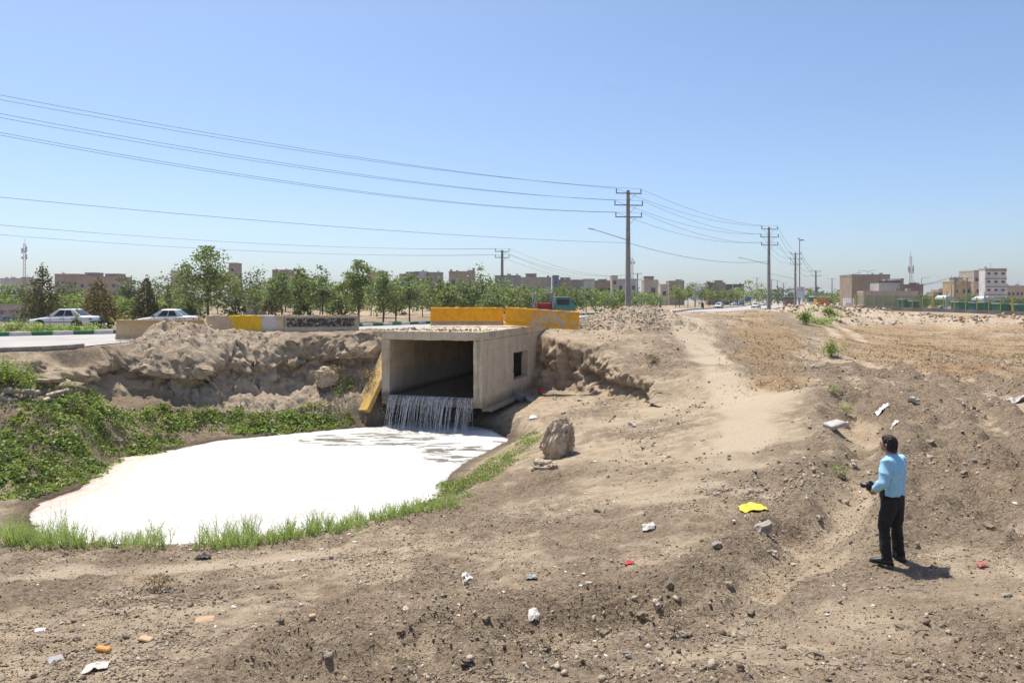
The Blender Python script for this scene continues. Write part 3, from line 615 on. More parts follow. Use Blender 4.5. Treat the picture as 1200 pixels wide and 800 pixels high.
def pool_mesh():
    gx = np.arange(-18, 1.2, .1); gy = np.arange(16, 37.4, .1); X, Y = np.meshgrid(gx, gy); x = X.ravel(); y = Y.ravel()
    dp, _, _, _ = poly_dist(x, y, POOL, True); sgn = np.where(inside(x, y, POOL), 1, -1) * dp
    foot = np.exp(-(((x + 4.1) * .954 - (y - 33.2) * .3) / 2.6) ** 4 - (((x + 4.1) * .3 + (y - 33.2) * .954) / .75) ** 2)
    z = CAMZ + WATER + .012 * n2(x, y, 1.2, 91) + .01 * n2(x, y, .45, 92) + foot * (.05 * n2(x, y, .3, 93) + .03 * n2(x, y, .15, 94) + .03)
    i = np.arange(len(x)).reshape(X.shape); Q = np.stack([i[:-1, :-1].ravel(), i[:-1, 1:].ravel(), i[1:, 1:].ravel(), i[1:, :-1].ravel()], 1)
    Q = Q[(sgn[Q] > -.45).all(1)]; u, inv = np.unique(Q, return_inverse=True); Q = inv.reshape(Q.shape)
    me = np_mesh('foam_pool', np.stack([x, y, z], 1)[u], Q, True)
    lsh, _, _, _ = poly_dist(x, y, POOL[:5] + [])
    for nm, a in (('shore', sgn[u]), ('left', lsh[u]), ('foot', foot[u])): me.attributes.new(nm, 'FLOAT', 'POINT').data.foreach_set('value', a.astype(np.float32))
    return me
n = N('foam'); P = n.pos(); x, y, z = n.sep(P)
def blob(cx, cy, rx, ry): return n.math('SUBTRACT', 1.0, n.math('ADD', n.math('POWER', n.math('ABSOLUTE', n.math('DIVIDE', n.math('SUBTRACT', x, cx), rx)), 2.0), n.math('POWER', n.math('ABSOLUTE', n.math('DIVIDE', n.math('SUBTRACT', y, cy), ry)), 2.0)))
bl = n.math('MAXIMUM', n.math('MAXIMUM', blob(-6.3, 31.6, 3.2, 1.6), blob(-2.0, 28.9, 1.7, 2.3)), n.math('MAXIMUM', blob(-3.4, 30.2, 1.2, .7), blob(-1.0, 30.8, .9, .6)))
stk = n.noise(.9, 5, .62, n.scaled(P, (1.0, 2.6, 1)), .6)
holes = n.math('MULTIPLY', n.rng(bl, -.1, .35), n.rng(stk, .47, .56)); foot = n.attr('foot')[2]
holes = n.math('MAXIMUM', holes, n.math('MULTIPLY', foot, n.rng(n.noise(4, 5, .7, P), .42, .6, .1, .75)))
sh = n.attr('left')[2]; edge = n.math('MULTIPLY', n.rng(n.math('ADD', sh, n.math('MULTIPLY', n.noise(.8, 4, .6, n.scaled(P, (1, 1, 1))), .9)), 2.6, .6), n.rng(n.noise(2.2, 4, .6, n.scaled(P, (2.5, .6, 1))), .25, .7, .45, 1))
foam = n.mix(n.rng(n.noise(.7, 5, .6, P), .3, .7), (.60, .58, .55), (.47, .45, .42))
foam = n.mix(n.math('MULTIPLY', edge, .85), foam, (.45, .33, .24)); shr = n.attr('shore')[2]; scum = n.math('MULTIPLY', n.rng(n.math('ADD', shr, n.math('MULTIPLY', n.noise(2.5, 5, .65, P), .55)), .62, .22), n.rng(n.noise(5, 4, .7, P), .35, .6)); foam = n.mix(n.math('MULTIPLY', scum, .85), foam, (.22, .165, .115)); c = n.mix(n.math('MULTIPLY', holes, .9), foam, (.17, .155, .12))
h = n.math('ADD', n.math('MULTIPLY', n.noise(2.2, 5, .65, n.scaled(P, (1, 2, 1))), 1.0), n.math('MULTIPLY', n.noise(18, 3, .6, P), .15))
n.fin(c, n.rng(holes, .2, .8, .75, .14), n.bump(h, .6, .08), spec=.4); FOAM = n.m
po = link_mesh('pool', pool_mesh(), FOAM); tag(po, 'pool of waste water under a sheet of white foam', kind='structure')

# concrete barriers
def barrier_mat(name, base, base2, paint=None, spread=None, extra=None, edge=True):
    n = N(name); P = n.coord(); x, y, z = n.sep(P)
    c = n.mix(n.rng(n.noise(2.2, 6, .65, P), .32, .68), base, base2)
    c = n.mix(n.math('MULTIPLY', n.rng(n.noise(11, 4, .6, P), .55, .7), .5), c, tuple(v * .6 for v in base2))
    wear = n.noise(3.2, 7, .72, P)
    if paint: c = n.mix(spread(n, x, y, z, wear), c, n.mix(n.rng(n.noise(4, 4, .6, P), .35, .7), paint, tuple(v * .8 for v in paint)))
    if extra: c = extra(n, c, x, y, z, P, wear)
    if edge:
        lip = n.math('MULTIPLY', n.rng(z, .26, .10), .75); c = n.mix(lip, c, n.mix(n.rng(wear, .4, .6), (.50, .41, .30), (.36, .28, .19)))
    c = n.mix(n.math('MULTIPLY', n.rng(n.noise(16, 5, .7, P), .60, .66), .6), c, (.12, .095, .07))
    return n.fin(c, .75, n.bump(n.math('ADD', n.noise(22, 5, .65, P), n.math('MULTIPLY', wear, 1.2)), .35, .02), spec=.3)
BL = 4.0
def barrier_mesh(seed, L=BL, H=1.0):
    prof = [(-.30, 0), (-.30, .10), (-.19, .24), (-.12, .94), (-.095, .985), (.095, .985), (.12, .94), (.19, .24), (.30, .10), (.30, 0)]
    k = 26; rings = []; r = np.random.default_rng(seed)
    for i in range(k + 1):
        x = -L / 2 + L * i / k; ring = []
        for (a, b) in prof:
            e = .012 * r.normal() if 0 < b else 0
            if (i in (0, k)) and b > .05: e -= abs(r.normal()) * .012
            ring.append((x + (0 if 0 < i < k else r.normal() * .012), a + math.copysign(e * .4, a), b * H + (e * .5 if b > .9 else 0)))
        rings.append(ring)
    return MB().loft(rings, smooth=False).mesh('barrier_body')
def barrier(px0, px1, D0, D1, zb, mat, label, seed, tilt=0.0):
    a = np.array([atx(px0, D0), D0]); b = np.array([atx(px1, D1), D1]); c = (a + b) / 2; L = np.linalg.norm(b - a)
    e = empty('road_barrier', (c[0], c[1], zb + CAMZ), math.atan2(b[1] - a[1], b[0] - a[0])); e.rotation_euler = (0, tilt, e.rotation_euler[2]); tag(e, label, 'barrier', 'concrete barriers')
    me = barrier_mesh(seed, L); roughen(me, .12, .008, .2, seed); link_mesh('barrier_body', me, mat, e)
    lm = M('lifting_steel', (.10, .06, .04), (.16, .1, .06), 12, .7)
    for sx_ in (-1, 1): MB().tube([(sx_ * L * .28, -.06, .97), (sx_ * L * .28, -.05, 1.05), (sx_ * L * .28, .05, 1.05), (sx_ * L * .28, .06, .97)], .012, 6).build('lifting_loop', lm, e) if seed % 2 else None
    return e
band = lambda n, v, a, b, s=.05: n.math('MULTIPLY', n.rng(v, a - s, a + s), n.rng(v, b + s, b - s))
TAN, TAN2 = (.60, .43, .25), (.50, .35, .20)
m1 = barrier_mat('barrier_tan', TAN, TAN2, (.52, .33, .10), lambda n, x, y, z, w_: n.math('MULTIPLY', n.rng(n.math('ADD', z, n.math('MULTIPLY', w_, .5)), .85, 1.2), .65))
def chev(n, x, y, z, w_):
    slant = n.math('ADD', x, n.math('MULTIPLY', n.math('ABSOLUTE', n.math('SUBTRACT', z, .5)), .7)); return n.math('MULTIPLY', band(n, slant, -.55, 1.0, .06), n.rng(w_, .30, .36))
def pale(n, c, x, y, z, P, w_):
    c = n.mix(n.math('MULTIPLY', n.rng(n.math('ADD', n.math('POWER', n.math('DIVIDE', n.math('SUBTRACT', x, 1.25), .42), 2.0), n.math('POWER', n.math('DIVIDE', n.math('SUBTRACT', z, .58), .42), 2.0)), 1.1, .7), n.rng(w_, .33, .42)), c, (.56, .52, .47))
    return n.mix(n.math('MULTIPLY', n.math('MULTIPLY', n.rng(x, -.7, -1.0), n.rng(n.noise(9, 5, .7, P), .5, .58)), .7), c, (.55, .50, .45))
m2 = barrier_mat('barrier_tan_yellow', (.60, .48, .34), TAN2, (.80, .48, .02), chev, pale)
def graf(n, c, x, y, z, P, w_):
    g = n.math('ADD', n.math('MULTIPLY', n.noise(2.3, 8, .8, n.scaled(P, (1.3, 1, 2.0))), .6), n.math('MULTIPLY', n.noise(9.0, 5, .75, P), .4)); f = n.math('MULTIPLY', n.math('MULTIPLY', band(n, z, .36, .84, .06), band(n, x, -1.85, 1.75, .12)), n.rng(g, .44, .49))
    c = n.mix(n.math('MULTIPLY', f, .95), c, (.028, .028, .032)); t = n.math('MULTIPLY', n.rng(z, .93, .97), .6); return n.mix(t, c, (.50, .26, .10))
m3 = barrier_mat('barrier_black_scrawl', (.58, .47, .33), (.46, .37, .25), None, None, graf)
m4 = barrier_mat('barrier_orange', (.45, .33, .2), (.35, .25, .15), (.90, .40, .012), lambda n, x, y, z, w_: n.math('MULTIPLY', n.rng(z, .17, .22), n.rng(w_, .28, .33)))
m5 = barrier_mat('barrier_orange_worn', (.58, .47, .34), (.48, .38, .27), (.88, .41, .02), lambda n, x, y, z, w_: n.rng(n.math('ADD', n.math('ADD', w_, n.math('MULTIPLY', n.rng(x, -.7, -.9), .25)), n.math('MULTIPLY', n.math('SUBTRACT', n.noise(.9, 2, .5, n.scaled(n.coord(), (1, 0, 0))), .5), .5)), .45, .52), None, False)
m6 = barrier_mat('barrier_yellow_faded', (.50, .36, .17), (.42, .29, .13), (.60, .36, .07), lambda n, x, y, z, w_: n.rng(w_, .4, .6))
barrier(137, 238, 36.4, 37.4, -1.95, m1, 'plain tan concrete barrier half buried behind the earth mound', 1)
barrier(243, 333, 38.3, 38.6, -1.77, m2, 'tan concrete barrier with a faded yellow arrow and pale patch', 2)
barrier(334, 420, 38.6, 39.2, -1.77, m3, 'grey tan concrete barrier smeared with black scrawl', 3)
barrier(505, 590, 40.3, 40.3, -1.37, m4, 'bright orange concrete barrier standing level on the culvert roof', 4)
barrier(591, 678, 40.0, 39.6, -1.47, m5, 'worn orange and grey concrete barrier tilted at the culvert edge', 5, R(3.6))
fb_ = barrier(400, 495, 36.6, 36.6, -1.4, m6, 'faded yellow concrete barrier fallen against the culvert side', 7)
p0 = Vector(at(427, 481, 35.2)); p1 = Vector(at(468, 392, 37.4)); dx_ = (p1 - p0).normalized(); yy = Vector((.75, .66, 0)); zz = dx_.cross(yy).normalized(); yy = zz.cross(dx_)
if zz.y > 0: zz = -zz; yy = -yy
fb_.matrix_world = Matrix.Translation((p0 + dx_ * 2.0) - zz * .5) @ Matrix((dx_, zz.cross(dx_), zz)).transposed().to_4x4()

# ------------------------------------------------------------------ finding the ground along a line of sight, to seat things where they lie
_Dg = np.concatenate([np.arange(4, 20, .04), np.arange(20, 60, .12), np.arange(60, 140, .5)])
def drop(px, py, dmin=4):
    X = (px - 600) / F * _Dg; zr = CAMZ + (HOR - py) / F * _Dg; zt = terrain(X, _Dg); hit = np.where((zt >= zr) & (_Dg > dmin))[0]
    i = hit[0] if len(hit) else len(_Dg) - 1
    return Vector((X[i], _Dg[i], zt[i]))
# boulders
def rock_mesh(seed, sc, sub=4, amp=.22, vert=1.0, taper=0.0, lean=(0, 0)):
    bm = bmesh.new(); bmesh.ops.create_icosphere(bm, subdivisions=sub, radius=1); me = bpy.data.meshes.new('rock'); bm.to_mesh(me); bm.free()
    n_ = len(me.vertices); co = np.empty(n_ * 3, np.float32); me.vertices.foreach_get('co', co); c = co.reshape(-1, 3).astype(float); u = c.copy()
    c = np.sign(c) * np.abs(c) ** .78
    q = amp * (vnoise(u[:, 0] * 1.3 + seed, u[:, 1] * 1.3, u[:, 2] * 1.3 * vert, seed) + .55 * vnoise(u[:, 0] * 3 + seed, u[:, 1] * 3, u[:, 2] * 3 * vert, seed + 1) - .5 * np.abs(vnoise(u[:, 0] * 5, u[:, 1] * 5, u[:, 2] * 4 * vert, seed + 2)) + .22 * vnoise(u[:, 0] * 11, u[:, 1] * 11, u[:, 2] * 8 * vert, seed + 3) + .12 * vnoise(u[:, 0] * 23, u[:, 1] * 23, u[:, 2] * 17, seed + 4))
    q = q * .8 + amp * .45 * blocks(u[:, 0] * 1.6, u[:, 1] * 1.6, u[:, 2] * 1.6 * vert, .8, seed + 5) + amp * .2 * blocks(u[:, 0], u[:, 1], u[:, 2] * vert, .22, seed + 6)
    c *= (1 + q)[:, None]; h = (c[:, 2] + 1) / 2
    c[:, 0] = c[:, 0] * (1 - taper * h) + lean[0] * h; c[:, 1] = c[:, 1] * (1 - taper * h) + lean[1] * h
    c *= np.array(sc); me.vertices.foreach_set('co', c.astype(np.float32).ravel()); me.update(); return me
n = N('earth_rock'); P = n.coord(); rk = n.mix(n.rng(n.noise(2.5, 6, .65, P), .3, .7), (.53, .43, .31), (.37, .285, .195)); rk = n.mix(n.rng(n.noise(9, 4, .6, P), .55, .7), rk, (.19, .135, .09))
ROCK = n.fin(rk, .95, n.bump(n.math('ADD', n.noise(8, 6, .7, P), n.noise(3.5, 4, .6, n.scaled(P, (2, 2, .4)))), .9, .06), spec=.1)
p = drop(650, 537); b = link_mesh('boulder', rock_mesh(5, (.70, .45, .66), 5, .32, .6, .5, (.40, 0)), ROCK, loc=(p.x, p.y + .35, p.z + .55)); tag(b, 'tall jagged brown boulder beside the green bank grass', 'boulder')
p = drop(640, 549); b = link_mesh('earth_clod', rock_mesh(9, (.36, .28, .2), 4, .28), ROCK, loc=(p.x, p.y, p.z + .06)); tag(b, 'low cracked earth lump in front of the jagged boulder', 'clod')
p = drop(382, 452); b = link_mesh('boulder', rock_mesh(14, (.62, .45, .44), 4, .26), ROCK, loc=(p.x, p.y + .1, p.z + .3)); tag(b, 'rounded tan boulder at the foot of the earth cliff', 'boulder')
# broken slabs in the hollow at the left
SLAB = concrete('broken_slab', (.40, .34, .27), (.31, .26, .2))
for (px, py, L, rz, tl, lab) in ((68, 463, 1.05, .45, -.25, 'pale concrete kerb slab sloping below the earth mound'), (47, 472, .95, .75, -.3, 'grey concrete slab end lying in the weeds'), (50, 447, .8, .05, .05, 'tan flat slab on the floor of the earth hollow'), (25, 463, 1.6, .12, .1, 'long dark slab ledge beneath the hollow'), (8, 470, 1.1, -.3, .12, 'pale broken slab beside the leafy bush')):
    p = drop(px, py); me = MB().box((0, 0, 0), (L * .75, .36, .15)).mesh('concrete_slab', .03); roughen(me, .12, .02, .25, int(px)); o = link_mesh('concrete_slab', me, SLAB, loc=(p.x, p.y, p.z + .02), rot=(.1, tl, rz)); tag(o, lab, 'slab', kind='thing')
for (px, py, L, W_, H_, rz, lab) in ((610, 470, .75, .5, .35, .9, 'grey concrete block fallen beside the culvert wall'), (622, 470, .55, .7, .12, .4, 'thin broken plate leaning on the grey block')):
    p = drop(px, py); me = MB().box((0, 0, 0), (L, W_, H_)).mesh('concrete_block', .02); roughen(me, .12, .015, .25, int(px)); o = link_mesh('concrete_block', me, M('block_grey', (.24, .23, .22), (.18, .17, .165), 4, .9, .2), loc=(p.x, p.y, p.z + H_ * .6), rot=(.3, .35, rz)); tag(o, lab, 'block', kind='thing')
# ================================================================== LOOSE STONES, LITTER, PLANTS
def ico():
    bm = bmesh.new(); bmesh.ops.create_icosphere(bm, subdivisions=1, radius=1); V = np.array([v.co[:] for v in bm.verts]); Fc = np.array([[v.index for v in f.verts] for f in bm.faces]); bm.free(); return V, Fc
ICO_V, ICO_F = ico()
def rot_mats(n, r):
    q = r.normal(size=(n, 4)); q /= np.linalg.norm(q, axis=1)[:, None]; w_, x, y, z = q.T
    return np.stack([1 - 2 * (y * y + z * z), 2 * (x * y - z * w_), 2 * (x * z + y * w_), 2 * (x * y + z * w_), 1 - 2 * (x * x + z * z), 2 * (y * z - x * w_), 2 * (x * z - y * w_), 2 * (y * z + x * w_), 1 - 2 * (x * x + y * y)], 1).reshape(n, 3, 3)
def scatter_mesh(name, P, size, proto_v, proto_f, r, squash=(1, 1, 1), jitter=.35, sink=.25, up=False):
    n = len(P); V = (np.repeat(proto_v[None], n, 0) + jitter * r.uniform(-1, 1, (n, len(proto_v), 3))) * r.uniform(.55, 1.25, (n, 1, 3)) * np.array(squash)
    if up:
        a = r.uniform(0, 2 * np.pi, n); c, s = np.cos(a), np.sin(a); Z = np.zeros(n); O = np.ones(n); Rm = np.stack([c, -s, Z, s, c, Z, Z, Z, O], 1).reshape(n, 3, 3)
    else: Rm = rot_mats(n, r)
    V = np.einsum('nij,nkj->nki', Rm, V) * size[:, None, None]; V += P[:, None, :]; V[:, :, 2] += (size * (1 - 2 * sink))[:, None] * .5
    Fc = (proto_f[None] + (np.arange(n) * len(proto_v))[:, None, None]).reshape(-1, proto_f.shape[1])
    return np_mesh(name, V.reshape(-1, 3), Fc)
def island_mat(name, cols, rough=.95, bump=0, trans=0.0, spec=.12):
    n = N(name); rnd = n.n('ShaderNodeNewGeometry').outputs['Random Per Island']; rp = n.n('ShaderNodeValToRGB'); n.l(rnd, rp.inputs[0]); cr = rp.color_ramp; cr.interpolation = 'LINEAR'
    cr.elements[0].position = cols[0][0]; cr.elements[0].color = (*cols[0][1], 1); cr.elements[1].position = cols[-1][0]; cr.elements[1].color = (*cols[-1][1], 1)
    for p, c in cols[1:-1]: e = cr.elements.new(p); e.color = (*c, 1)
    m_ = n.fin(rp.outputs[0], rough, n.bump(n.noise(40, 3, .6, n.pos()), bump, .02) if bump else None, spec=spec)
    if trans:
        t = n.n('ShaderNodeBsdfTranslucent'); n.l(n.mix(1.0, rp.outputs[0], (1.0, 1.25, .5), 'MULTIPLY'), t.inputs[0]); mx = n.n('ShaderNodeMixShader'); mx.inputs[0].default_value = trans
        n.l(n.b.outputs[0], mx.inputs[1]); n.l(t.outputs[0], mx.inputs[2]); n.l(mx.outputs[0], n.out.inputs[0])
    return m_
EARTHS = [(0, (.13, .098, .068)), (.25, (.26, .20, .14)), (.6, (.38, .305, .22)), (.85, (.45, .375, .285)), (.95, (.36, .32, .27)), (.975, (.12, .10, .08)), (1, (.55, .49, .41))]
PEB = island_mat('earth_clods', EARTHS, .95, .4)
def scatter_pts(n, r, dens, box, keep_dry=True):
    x0, x1, y0, y1 = box; P = []; c = 0
    while c < n:
        k = n * 2; x = r.uniform(x0, x1, k); y = r.uniform(y0, y1, k); m_ = r.random(k) < dens(x, y); x, y = x[m_], y[m_]
        z, mm = terrain(x, y, True); ok = ~((mm['hw'] > .3) & (np.abs(mm['d']) < .9)) & (z > WATER + CAMZ + .1) & (r.random(len(x)) < 1.05 - mm['path'])
        inr_ = inside(x, y, ROADPOLY); ok &= ~inr_
        s_ = (x - C0[0]) * AX[0] + (y - C0[1]) * AX[1]; t_ = (x - C0[0]) * BX[0] + (y - C0[1]) * BX[1]; ok &= ~((s_ > -.2) & (s_ < CL) & (t_ > -.2) & (t_ < CW + .2))
        P.append(np.stack([x, y, z], 1)[ok]); c += ok.sum()
    return np.concatenate(P)[:n]
r_ = np.random.default_rng(21)
infrustum = lambda x, y: (np.abs(x) < .74 * y + .6)
patch = lambda x, y: np.clip(.35 + .75 * n2(x, y, 2.0, 301) + .5 * n2(x, y, .7, 302), .04, 1)
P = scatter_pts(18000, r_, lambda x, y: infrustum(x, y) * patch(x, y) * (9 / np.maximum(y, 4.5)) ** 1.2, (-12, 13, 4.3, 17))
sz = np.clip(r_.lognormal(-4.6, .55, len(P)), .004, .05)
OCT_V = np.array([(1, 0, 0), (-1, 0, 0), (0, 1, 0), (0, -1, 0), (0, 0, 1), (0, 0, -1)], float); OCT_F = np.array([(0, 2, 4), (2, 1, 4), (1, 3, 4), (3, 0, 4), (2, 0, 5), (1, 2, 5), (3, 1, 5), (0, 3, 5)])
P3 = scatter_pts(36000, r_, lambda x, y: infrustum(x, y) * np.clip(.5 + .8 * n2(x, y, 1.4, 311) + .5 * n2(x, y, .5, 312), .05, 1) * (8 / np.maximum(y, 4.5)) ** 1.1, (-12, 13, 4.3, 16)); s3 = np.clip(r_.lognormal(-4.75, .45, len(P3)), .004, .026)
o = link_mesh('soil_crumbs', scatter_mesh('soil_crumbs', P3, s3, OCT_V, OCT_F, r_, (1, 1, .8), .4), island_mat('soil_crumbs', [(0, (.07, .052, .036)), (.35, (.17, .13, .09)), (.7, (.3, .235, .165)), (.92, (.44, .37, .28)), (1, (.6, .54, .46))], .95)); tag(o, 'fine soil crumbs and grit over the foreground earth', 'soil', kind='stuff')
P4 = []
for k in range(420): q = cul(abs(random.gauss(0, 1.6)), random.uniform(.1, CW - .1), -1.43); P4.append(tuple(q))
s4 = np.clip(r_.lognormal(-3.6, .5, len(P4)), .012, .1); o = link_mesh('roof_crumbs', scatter_mesh('roof_crumbs', np.array(P4), s4, ICO_V, ICO_F, r_, (1, 1, .7)), PEB); tag(o, 'crumbled earth and chips lying on the culvert roof', 'crumbs', kind='stuff')
o = link_mesh('earth_clods', scatter_mesh('earth_clods', P, sz, ICO_V, ICO_F, r_, (1, 1, .75)), PEB); tag(o, 'crumbled clods and small stones strewn over the foreground earth', 'clods', kind='stuff')
P = scatter_pts(9000, r_, lambda x, y: infrustum(x, y) * patch(x, y) * (x > 2 + .0 * y), (-2, 34, 14, 48)); sz = np.clip(r_.lognormal(-3.75, .5, len(P)), .01, .09)
o = link_mesh('earth_clods', scatter_mesh('earth_clods', P, sz, ICO_V, ICO_F, r_, (1, 1, .75)), PEB); tag(o, 'clods and rubble bits over the field and mound slopes', 'clods', kind='stuff')
P = scatter_pts(5200, r_, lambda x, y: 1.0 * ((np.hypot((x - 7.5) / 5, (y - 47) / 3.2) < 1) | (np.hypot((x + 14.3) / 7.5, (y - 35.6) / 1.9) < 1)), (-22, 14, 33, 50)); P = P[(P[:, 2] > -1.0) & ((P[:, 0] > 0) | (r_.random(len(P)) < .3))]; sz = np.clip(r_.lognormal(-3.35, .5, len(P)), .015, .13)
o = link_mesh('earth_clods', scatter_mesh('earth_clods', P, sz, ICO_V, ICO_F, r_, (1, 1, .8)), island_mat('mound_clods', [(0, (.22, .17, .12)), (.4, (.36, .29, .21)), (.8, (.45, .37, .28)), (1, (.5, .44, .36))], .95, .4)); tag(o, 'broken earth lumps covering the two dug-out mounds', 'clods', kind='stuff')
P = scatter_pts(3800, r_, lambda x, y: 1.0 * (poly_dist(x, y, FARBERM)[0] < 5.5), (30, 110, 78, 104)); sz = np.clip(r_.lognormal(-2.3, .5, len(P)), .04, .34)
o = link_mesh('rubble', scatter_mesh('rubble', P, sz, ICO_V, ICO_F, r_, (1, 1, .6)), island_mat('rubble_bits', [(0, (.2, .15, .1)), (.35, (.38, .29, .2)), (.8, (.42, .34, .25)), (.94, (.48, .43, .36)), (1, (.16, .14, .13))], .95, .3)); tag(o, 'dumped rubble heaps before the far wall', 'rubble', kind='stuff')
# straw, twigs
def twig_mesh(name, P, L, r, thick=.004, curve=.25):
    V = []; Fc = []
    for i, p in enumerate(P):
        a = r.uniform(0, 6.28); l = L[i]; d = np.array([math.cos(a), math.sin(a), r.uniform(-.1, .25)]); s = np.array([-d[1], d[0], 0]) * thick; b = len(V); k = r.normal() * curve * l
        for t in (0, .5, 1):
            q = p + d * (t - .5) * l + np.array([-d[1], d[0], 0]) * k * (t - .5) ** 2 * 4 + np.array([0, 0, .012]); V += [q - s, q + s + np.array([0, 0, thick]), q + np.array([0, 0, thick * 2])]
        for q in (0, 3): Fc += [(b + q, b + q + 3, b + q + 4, b + q + 1), (b + q + 1, b + q + 4, b + q + 5, b + q + 2)]
    return np_mesh(name, V, Fc)
P = scatter_pts(5600, r_, lambda x, y: infrustum(x, y) * patch(x, y) * (8 / np.maximum(y, 4.5)), (-12, 13, 4.3, 17))
o = link_mesh('straw', twig_mesh('straw', P, r_.uniform(.03, .16, len(P)), r_, .0028), island_mat('straw_bits', [(0, (.06, .045, .032)), (.45, (.16, .12, .08)), (.8, (.48, .4, .28)), (1, (.62, .56, .44))], .9)); tag(o, 'dry straw and twig bits on the foreground earth', 'straw', kind='stuff')
P = scatter_pts(460, r_, lambda x, y: infrustum(x, y) * (np.abs(n2(x, y, 1.6, 305)) > .35), (-12, 30, 4.3, 40)); sz = r_.uniform(.008, .028, len(P)) * (1 + P[:, 1] / 30)
SHEET = (np.array([(-1, -.7, 0), (1, -.8, .15), (.8, .7, -.1), (-.9, .8, .2), (0, 0, .35)]), np.array([(0, 1, 4), (1, 2, 4), (2, 3, 4), (3, 0, 4)]))
o = link_mesh('litter', scatter_mesh('litter', P, sz, *SHEET, r_, (1, 1, .6), .3, .2, True), island_mat('litter_bits', [(0, (.42, .40, .37)), (.5, (.60, .57, .53)), (.72, (.6, .55, .48)), (.82, (.35, .42, .48)), (.9, (.2, .2, .2)), (.96, (.5, .35, .2)), (1, (.3, .07, .06))], .6)); tag(o, 'scraps of pale paper and plastic litter over the earth', 'litter', kind='stuff')
# single stones
stones = [rock_mesh(30 + i, (1, random.uniform(.65, .9), random.uniform(.5, .7)), 2, .5) for i in range(6)]
STONE_M = [ROCK, M('grey_stone', (.37, .32, .265), (.26, .225, .185), 6, .95, .5), M('pale_stone', (.52, .46, .38), (.42, .36, .28), 6, .95, .5)]
smesh = {}
def stone(px, py, wpx, mi, label, group=None, k=None):
    p = drop(px, py); s = wpx / F * p.y / 2; k = random.randrange(6) if k is None else k
    if (k, mi) not in smesh:
        mm = stones[k].copy(); mm.materials.clear(); mm.materials.append(STONE_M[mi]); smesh[k, mi] = mm
    o = link_mesh('stone', smesh[k, mi], None, loc=(p.x, p.y, p.z + s * .25), rot=(random.uniform(-.3, .3), random.uniform(-.3, .3), random.uniform(0, 6))); o.scale = (s, s, s); tag(o, label, 'stone', group)
stone(895, 623, 26, 1, 'grey rock with a pale top below the yellow bag'); 
for (px, py, wp) in ((752, 723, 15), (570, 727, 14), (785, 690, 12), (545, 778, 13), (960, 772, 15), (710, 745, 16), (1055, 738, 14), (985, 560, 13), (700, 600, 12), (470, 745, 12), (330, 730, 11), (90, 750, 11), (640, 765, 12), (880, 720, 11), (1130, 560, 13), (1090, 520, 12), (1160, 620, 14), (930, 690, 11)): stone(px, py, wp, 0, 'brown clod of earth lying loose on the bare ground', 'loose brown clods')
for (px, py, wp) in ((855, 690, 12), (735, 770, 11), (385, 770, 12), (300, 690, 11), (1010, 780, 12), (1180, 700, 13), (1075, 640, 10), (960, 610, 12), (840, 640, 11), (800, 745, 11), (520, 700, 10)): stone(px, py, wp, 1, 'grey stone lying loose on the bare ground', 'loose grey stones')
for (px, py, wp) in ((770, 712, 14), (545, 684, 11), (1000, 545, 12), (1070, 470, 12), (990, 500, 13), (905, 650, 11), (740, 500, 11), (680, 470, 10), (955, 432, 9)): stone(px, py, wp, 2, 'pale stone lying loose on the bare ground', 'loose pale stones')
# litter one could pick up
def sheet(name, px, py, wpx, aspect, h, mat, label, cat, seed, lift=.0, rz=0, folds=3.0, tex=.5):
    p = drop(px, py); W_ = wpx / F * p.y; k = 14; g = np.linspace(-.5, .5, k); X, Y = np.meshgrid(g, g); x = X.ravel(); y = Y.ravel()
    rr = 1 + .25 * vnoise2(np.arctan2(y, x) * 1.3 + seed, np.zeros_like(x) + seed, seed); wx = x * rr * W_; wy = y * rr * W_ * aspect
    z = h * (np.abs(vnoise2(x * folds + seed, y * folds * 1.3, seed)) + tex * np.abs(vnoise2(x * folds * 2.4, y * folds * 2.4 + seed, seed + 1))) * (1.1 - np.clip((np.abs(x) + np.abs(y)), 0, 1))
    c, s = math.cos(rz), math.sin(rz); ax = p.x + wx * c - wy * s; ay = p.y + wx * s + wy * c; az = terrain(ax, ay) + .02 + lift + z
    i = np.arange(k * k).reshape(k, k); Q = np.stack([i[:-1, :-1].ravel(), i[:-1, 1:].ravel(), i[1:, 1:].ravel(), i[1:, :-1].ravel()], 1)
    me = np_mesh(name, np.stack([ax - p.x, ay - p.y, az - p.z], 1), Q); o = link_mesh(name, me, mat, loc=p); md = o.modifiers.new('thickness', 'SOLIDIFY'); md.thickness = .004; tag(o, label, cat); return o
def plast(name, c, rough=.45): return M(name, c, tuple(v * .5 + .5 * d for v, d in zip(c, (.33, .26, .18))), 9, rough + .15, .3, 14, lo=.42, hi=.72)
sheet('plastic_bag', 882, 598, 28, .9, .1, plast('bag_yellow', (.72, .56, .01)), 'crumpled bright yellow plastic bag on the earth', 'bag', 3)
sheet('plastic_bag', 1031, 482, 12, 1.1, .1, plast('bag_white', (.62, .60, .58)), 'crumpled white plastic bag in the furrow beyond the man', 'bag', 5)
sheet('plastic_bag', 1049, 497, 9, .7, .06, plast('bag_white', (.62, .60, .58)), 'small torn white plastic scrap beside the bag in the furrow', 'bag', 8, 0, .5)
sheet('plastic_bag', 1192, 472, 20, .8, .28, plast('bag_grey', (.40, .38, .36)), 'grey plastic sack lying out in the ploughed field', 'sack', 11)
sheet('cloth_rag', 738, 661, 12, 1.0, .06, plast('rag_red', (.42, .03, .05), .8), 'small crimson rag on the cloddy earth', 'rag', 13)
sheet('cloth_rag', 1150, 664, 11, 1.0, .05, plast('rag_faded_red', (.42, .13, .11), .8), 'faded red scrap of cloth right of the man', 'rag', 17)
